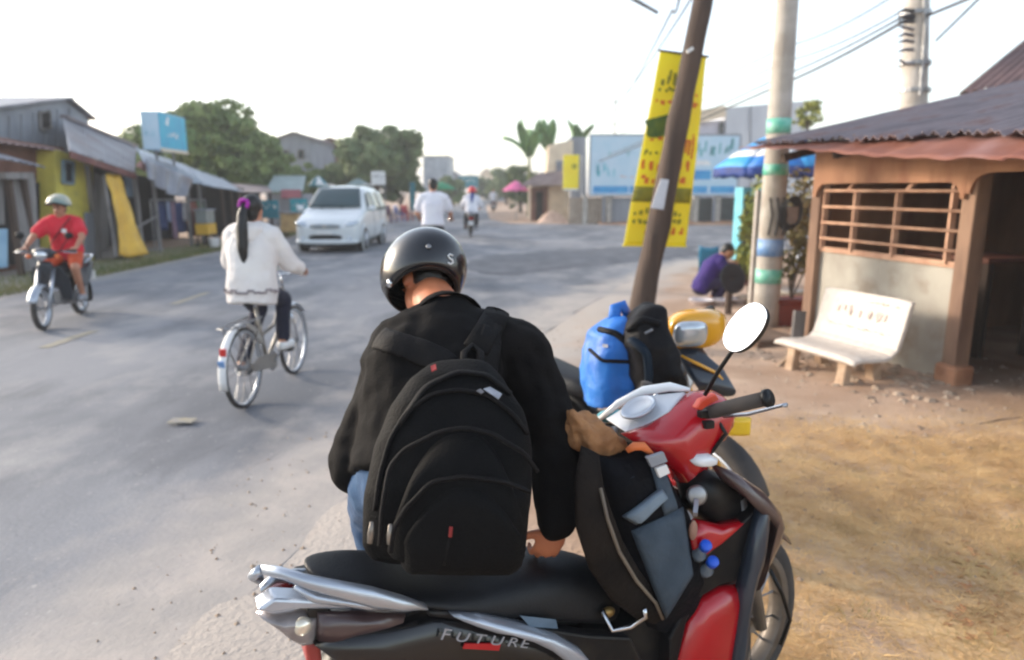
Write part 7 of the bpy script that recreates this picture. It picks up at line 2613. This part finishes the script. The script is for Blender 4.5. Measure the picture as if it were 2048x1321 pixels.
patch_on(bv, [(1262, 1060), (1362, 1015), (1382, 1150), (1330, 1235)], .016, 'side_pocket', m_slatec, gb)
patch_on(bv, [(1290, 905), (1318, 925), (1352, 1020), (1326, 1030)], .012, 'edge_panel', m_slatec, gb)
patch_on(bv, [(1246, 1030), (1318, 976), (1330, 994), (1270, 1046)], .024, 'strap', M('grey_webbing', rgb(112, 126, 138), rgb(96, 110, 122), 12, .6), gb, 8)
for nm_, px_, m__ in (('buckle', [(1294, 916), (1328, 905), (1336, 924), (1304, 936)], M('grey_buckle', rgb(150, 154, 162), rgb(130, 134, 142), 12, .5)), ('white_label', [(1312, 938), (1334, 930), (1341, 947), (1320, 957)], m_white)):
    MB().prism([LW(bl(u, v, .175)) for u, v in px_], hy * .012).build(nm_, m__, gb, bevel=.002)
MB().tube([LW(bl(1254, 902, .13)), LW(bl(1268, 893, .14)), LW(bl(1286, 893, .15)), LW(bl(1304, 908, .15))], [.008, .012, .012, .006], 8).build('orange_trim', M('orange_trim', rgb(216, 116, 60), rgb(196, 100, 50), 8, .6), gb, True)
# broad padded strap hanging on the near side
m_padded = M('brown_black_padding', rgb(34, 28, 24), rgb(24, 20, 18), 9, .8, bump=.3, bscale=60, spec=.12)
ctrs = [(1180, 900, .09, .03), (1178, 970, .15, .045), (1188, 1040, .175, .055), (1212, 1110, .18, .058), (1250, 1170, .175, .055), (1292, 1212, .16, .045), (1312, 1236, .15, .02)]
rr = []
for i, (u, v, o_, w_) in enumerate(ctrs):
    c = LW(bl(u, v, o_))
    n0 = LW(bl(*ctrs[min(i + 1, 6)][:2], ctrs[min(i + 1, 6)][2])) - LW(bl(*ctrs[max(i - 1, 0)][:2], ctrs[max(i - 1, 0)][2]))
    n0.normalize()
    s_ = n0.cross(hy).normalized()
    rr.append([c + s_ * (w_ * math.copysign(abs(math.cos(a)) ** .7, math.cos(a))) - hy * (.016 * math.sin(a)) for a in [2 * math.pi * k / 16 for k in range(16)]])
MB().loft(rr).build('shoulder_strap', m_padded, gb, True)
MB().tube([r_[3] - hy * .005 for r_ in rr[1:]], .005, 6).build('strap_piping', M('tan_piping', rgb(120, 108, 92), rgb(104, 92, 80), 12, .7), gb, True)

pp = thing('paper_parcel', 'crumpled brown paper parcel lying on top of the dark backpack', 'parcel', tuple(LW(bl(1200, 870, .02))), world=True)
mb = bbag([(1128, 850, 1150, 905, .0, .03), (1142, 822, 1172, 908, .0, .06), (1172, 832, 1205, 912, .0, .07), (1205, 846, 1236, 908, .0, .06), (1232, 866, 1250, 896, .0, .035)], 0, 2.2)
put('wrapping', blend(mb, .006, 1, .020, 20), M('brown_paper', rgb(168, 120, 78), rgb(140, 96, 60), 12, .85, bump=.4, bscale=60), pp)
for (u, v, r_, lab) in ((1408, 1096, .02, 'small water bottle with blue cap in the leg shield pocket, upper one'), (1422, 1128, .02, 'small water bottle with blue cap in the leg shield pocket, lower one')):
    c = bl(u, v, .195)
    o = thing('water_bottle', lab, 'bottle', tuple(LW(c)), HD)
    ax_ = V((-.10, -.6, .8)).normalized()
    MB().revolve([(0, 0), (.016, 0), (.017, .018), (.015, .022), (0, .022)], (0, 0, 0), ax_, 16).build('cap', M('blue_cap', rgb(26, 92, 214), rgb(22, 80, 196), 4, .4), o, True)
    MB().revolve([(.0, -.004), (.013, -.004), (.012, -.02), (.022, -.035), (.022, -.05), (0, -.05)], (0, 0, 0), ax_, 16).build('bottle_body', M('cloudy_plastic', rgb(120, 132, 142), rgb(96, 108, 120), 9, .2), o, True)

# ------------------------------------------------------------------ the man with the black backpack
T = lambda u, v, t: at(u, v, t=t)
J = dict(neckr=.070, pel=V((-.235, 1.74, .90)), chest=V((-.225, 1.90, 1.14)), neck=T(888, 642, 2.07), head=T(853, 572, 2.24), hf=(-.56, .52, -.66), hu=(-.08, .75, .66),
         shL=T(790, 742, 2.0), shR=T(1046, 706, 2.0), elL=T(706, 930, 1.93), elR=T(1112, 890, 1.95), wrL=V((-.30, 2.02, .95)), wrR=T(1112, 1052, 1.85),
         haL=V((-.24, 2.09, .98)), haR=T(1112, 1052, 1.85) + V((-.03, .01, -.09)), hipL=V((-.35, 1.77, .855)), hipR=V((-.13, 1.76, .88)), knL=V((-.47, 2.12, .60)), knR=V((-.12, 2.20, .62)),
         anL=V((-.40, 2.20, .10)), anR=V((-.10, 2.26, .10)), toL=V((-.43, 2.38, .035)), toR=V((-.08, 2.44, .035)), curl=1.15,
         pnR=(-.1, 1, -.1), thR=(-1, 0, 0), pnL=(.6, .4, .4), thL=(0, .3, 1))
m_jacket = M('black_jersey', rgb(19, 17, 17), rgb(13, 12, 13), 6, .85, bump=.15, bscale=120, spec=.12)
m_denim = M('blue_denim', rgb(58, 88, 122), rgb(44, 70, 104), 14, .9, bump=.2, bscale=120)
m_dummy = None
man = person('man in a black jacket and black helmet sitting sideways on the red motorcycle, head bowed', J, (-.26, 2.2, 0), m_jacket, m_denim, top_e=.03, vox=.0085, skin=M('warm_skin', rgb(190, 118, 82), rgb(176, 106, 74), 6, .5, subs=.1), hem=-.10, wr=.010,
             hair_fn=None, name_top='jacket', name_leg='jeans', m_shoe=M('dark_shoe', rgb(50, 46, 44), rgb(40, 38, 36), 5, .6), s=1.03, face_on=True)
# collar
nk = V(J['neck'])
axn = (V(J['head']) - nk).normalized()
tx = axn.orthogonal().normalized()
ty = axn.cross(tx)
rg = [[nk + axn * h + tx * (r_ * math.cos(a)) + ty * (r_ * math.sin(a)) for a in [2 * math.pi * k / 24 for k in range(24)]] for r_, h in ((.115, -.035), (.098, .0), (.09, .022), (.085, .026), (.082, .015))]
MB().loft(rg, cap=False).build('collar', m_jacket, man, True, solid=.004)
# nape hair under the helmet
m3 = frame3(J['hf'], J['hu'])
hh = MB().ell(V(J['head']) + m3 @ V((0, -.040, .02)), (.074, .072, .085), m3)
put('hair', blend(hh, .008, 2, .003, 40), m_hair, man)

hm_c = T(844, 558, 2.24)
hel, hm3, hfn = helmet_shell('motorcycle_helmet', 'glossy black open face helmet with a pale rim worn by the bowed man', hm_c, J['hf'], J['hu'], .985, M('black_helmet', rgb(16, 18, 22), rgb(21, 23, 27), 4, .22, coat=.5), 90, 128, 128, .02)
vis = MB().grid(lambda a, b: V(hm_c) + hm3 @ (V((.134 * math.sin(R(84 + 42 * b)) * math.sin((a - .5) * 2.6), .160 * math.sin(R(84 + 42 * b)) * math.cos((a - .5) * 2.6) - .01, .138 * math.cos(R(84 + 42 * b)) + .02)) * .985), 20, 8).build('visor', M('smoked_visor', rgb(30, 26, 26), rgb(24, 22, 22), 3, .08), hel, True, solid=.004)
hbv = BVHTree.FromPolygons([hfn(i / 40, j / 16) for i in range(41) for j in range(17)], [(i * 17 + j, i * 17 + j + 1, (i + 1) * 17 + j + 1, (i + 1) * 17 + j) for i in range(40) for j in range(16)])
p0, n0 = hit(hbv, 857, 498, .012)
MB().revolve([(0, .004), (.007, .004), (.009, 0), (0, 0)], p0, n0, 14).build('rivet', m_steel, hel, True)
p0, n0 = hit(hbv, 897, 520, .0125)
ux = V((1, 0, 0)) - n0 * n0.x
ux.normalize()
uy = n0.cross(ux)
if uy.z < 0:
    uy = -uy
mb = MB()
pts = [(.008, .012), (-.002, .015), (-.009, .010), (-.004, .003), (.006, -.002), (.009, -.009), (.001, -.015), (-.009, -.012)]
mb.tube([p0 + ux * a + uy * b for a, b in pts], .0032, 6)
mb.build('emblem', m_white, hel, True)
p0, n0 = hit(hbv, 786, 566, .012)
MB().revolve([(0, .006), (.012, .006), (.014, 0), (0, 0)], p0, n0, 16).build('visor_bolt', m_chrome, hel, True)

# the black backpack
PT = (0, -.83, .55)
lv = [(1128, 782, 1126, 1000, 1.64, .06), (1120, 748, 1132, 1040, 1.635, .09), (1095, 729, 1110, 1052, 1.635, .115), (1000, 735, 1010, 1063, 1.645, .135), (900, 757, 905, 1066, 1.68, .135), (830, 785, 830, 1046, 1.71, .125), (775, 820, 770, 1010, 1.745, .105), (742, 862, 738, 978, 1.775, .075), (727, 898, 725, 948, 1.79, .035)]
bpk = thing('backpack', 'big black backpack with arched pockets on the back of the bowed man', 'backpack', tuple(T(890, 1120, 1.64)), world=True)
rings = [ringp(T(uL, vL, t), T(uR, vR, t), PT, th_, 40, 3.4) for vL, uL, vR, uR, t, th_ in lv]
me, bv = dense(MB().loft(rings), .0075, 5, .006, 7)
m_pack = M('black_cordura', rgb(12, 12, 13), rgb(9, 9, 10), 9, .75, bump=.25, bscale=140, spec=.12)
m_pack2 = M('charcoal_cordura', rgb(24, 22, 22), rgb(19, 18, 19), 9, .7, bump=.25, bscale=140, spec=.12)
put('main_compartment', me, m_pack, bpk)


def pocket(name, apex, left, right, bottom, off, m_):
    """arched pocket: apex (u,v), left/right edge u at the bottom line"""
    au, av = apex

    def fn(a, b):
        s = a * 2 - 1
        u = left + (right - left) * a
        top = av + (bottom - av) * abs(s) ** 2.6
        v = bottom + (top - bottom) * b
        u += (au - (left + right) / 2) * b * (1 - abs(s)) * .6
        e = min(1, 4 * (1 - abs(s)), 5 * (1 - b) + .0)
        return hit(bv, u, v, .003 + off * max(0, e) ** .6)[0]
    return MB().grid(fn, 22, 14).build(name, m_, bpk, True, solid=.004)


pocket('front_pocket', (945, 868), 776, 1048, 1100, .030, m_pack)
pocket('lower_pocket', (945, 962), 800, 1042, 1112, .046, m_pack)
z1 = [(772, 1080), (776, 1010), (790, 940), (820, 900), (868, 876), (930, 866), (985, 876), (1030, 905), (1050, 945)]
z2 = [(794, 1085), (800, 1040), (822, 1000), (870, 968), (930, 958), (990, 968), (1032, 990)]
z0 = [(752, 1020), (762, 950), (782, 880), (815, 826), (862, 792), (915, 782), (975, 792), (1025, 830), (1052, 870)]
for nm, zz_, of in (('zip', z0, .005), ('zip', z1, .034), ('zip', z2, .05)):
    line_on(bv, zz_, .0055, of, 6).build(nm, m_pack2, bpk, True)
line_on(bv, [(800, 850), (850, 775), (915, 745), (975, 752), (1020, 790)], .012, .004, 6, flat=.4).build('top_seam', m_pack2, bpk, True)
for (u, v) in ((764, 1050), (794, 1052)):
    a, n_ = hit(bv, u, v - 20, .05)
    b, _ = hit(bv, u - 2, v + 20, .05)
    MB().tube([a, a.lerp(b, .5), b], [.004, .007, .006], 8, flat=.5).build('zip_pull', M('zip_metal', rgb(150, 142, 132), rgb(120, 112, 104), 20, .35, .6), bpk, True)
def tagq(name, quad, off, m_):
    P = [hit(bv, u, v, off)[0] for u, v in quad]
    nn = hit(bv, *quad[0], off)[1]
    MB().prism(P, nn * .003).build(name, m_, bpk)
tagq('logo_plate', [(966, 787), (978, 783), (1000, 797), (994, 805)], .014, M('silver_logo', rgb(176, 178, 184), rgb(150, 152, 158), 60, .35, .5))
tagq('logo_letter', [(952, 790), (960, 786), (968, 792), (962, 796)], .014, M('dim_logo', rgb(110, 108, 110), rgb(90, 88, 90), 40, .5))
tagq('red_tab', [(864, 746), (874, 742), (876, 750), (866, 754)], .016, M('red_thread', rgb(150, 40, 40), rgb(130, 34, 34), 10, .7))
line_on(bv, [(906, 1036), (902, 1056)], .004, .052, 4).build('red_stitch', M('red_stitching', rgb(150, 40, 36), rgb(130, 34, 32), 10, .7), bpk, True)
line_on(bv, [(902, 1058), (890, 1098)], .0035, .05, 4).build('grey_stitch', m_pack2, bpk, True)
# straps over the shoulders, laid on the jacket
jk = [o for o in man.children if o.name.startswith('jacket')][0]
off = V(man['_off'])
jbv = BVHTree.FromPolygons([v.co + off for v in jk.data.vertices], [tuple(p.vertices) for p in jk.data.polygons])


def strap(pts, w_, name='shoulder_strap'):
    rr = []
    P = []
    for i in range(len(pts) - 1):
        for k in range(6):
            q_ = k / 6
            P.append((pts[i][0] + (pts[i + 1][0] - pts[i][0]) * q_, pts[i][1] + (pts[i + 1][1] - pts[i][1]) * q_))
    P.append(pts[-1])
    H_ = [hit(jbv, u, v, .008) for u, v in P]
    for i, (c, n_) in enumerate(H_):
        d = (H_[min(i + 1, len(H_) - 1)][0] - H_[max(i - 1, 0)][0]).normalized()
        s_ = d.cross(n_).normalized()
        rr.append([c + s_ * (w_ * math.cos(a)) + n_ * (.009 * math.sin(a)) for a in [2 * math.pi * k / 12 for k in range(12)]])
    MB().loft(rr).build(name, m_pack2, bpk, True)


strap([(905, 742), (880, 722), (840, 705), (795, 690), (762, 680)], .036)
strap([(968, 745), (975, 700), (985, 655), (996, 622)], .036)
MB().tube([T(925, 735, 1.74), T(928, 705, 1.80), T(945, 690, 1.83), T(962, 705, 1.81), T(962, 738, 1.75)], .009, 8, flat=.6).build('carry_loop', m_pack2, bpk, True)
# belt loop glimpse and wristwatch
wv = V(J['wrR'])
dw = (V(J['haR']) - wv).normalized()

# ------------------------------------------------------------------ hazy air
hzb = MB().box((0, 330, 7.0), (900, 760, 16.4)).build('haze', None)
mh = bpy.data.materials.new('thin_haze')
mh.use_nodes = True
hn, hl = mh.node_tree.nodes, mh.node_tree.links
hn.remove(hn['Principled BSDF'])
pv = hn.new('ShaderNodeVolumePrincipled')
pv.inputs['Color'].default_value = (0.93, 0.93, 0.94, 1)
pv.inputs['Density'].default_value = 0.0022
hl.new(pv.outputs[0], hn['Material Output'].inputs['Volume'])
hzb.data.materials.append(mh)
tag(hzb, kind='stuff')
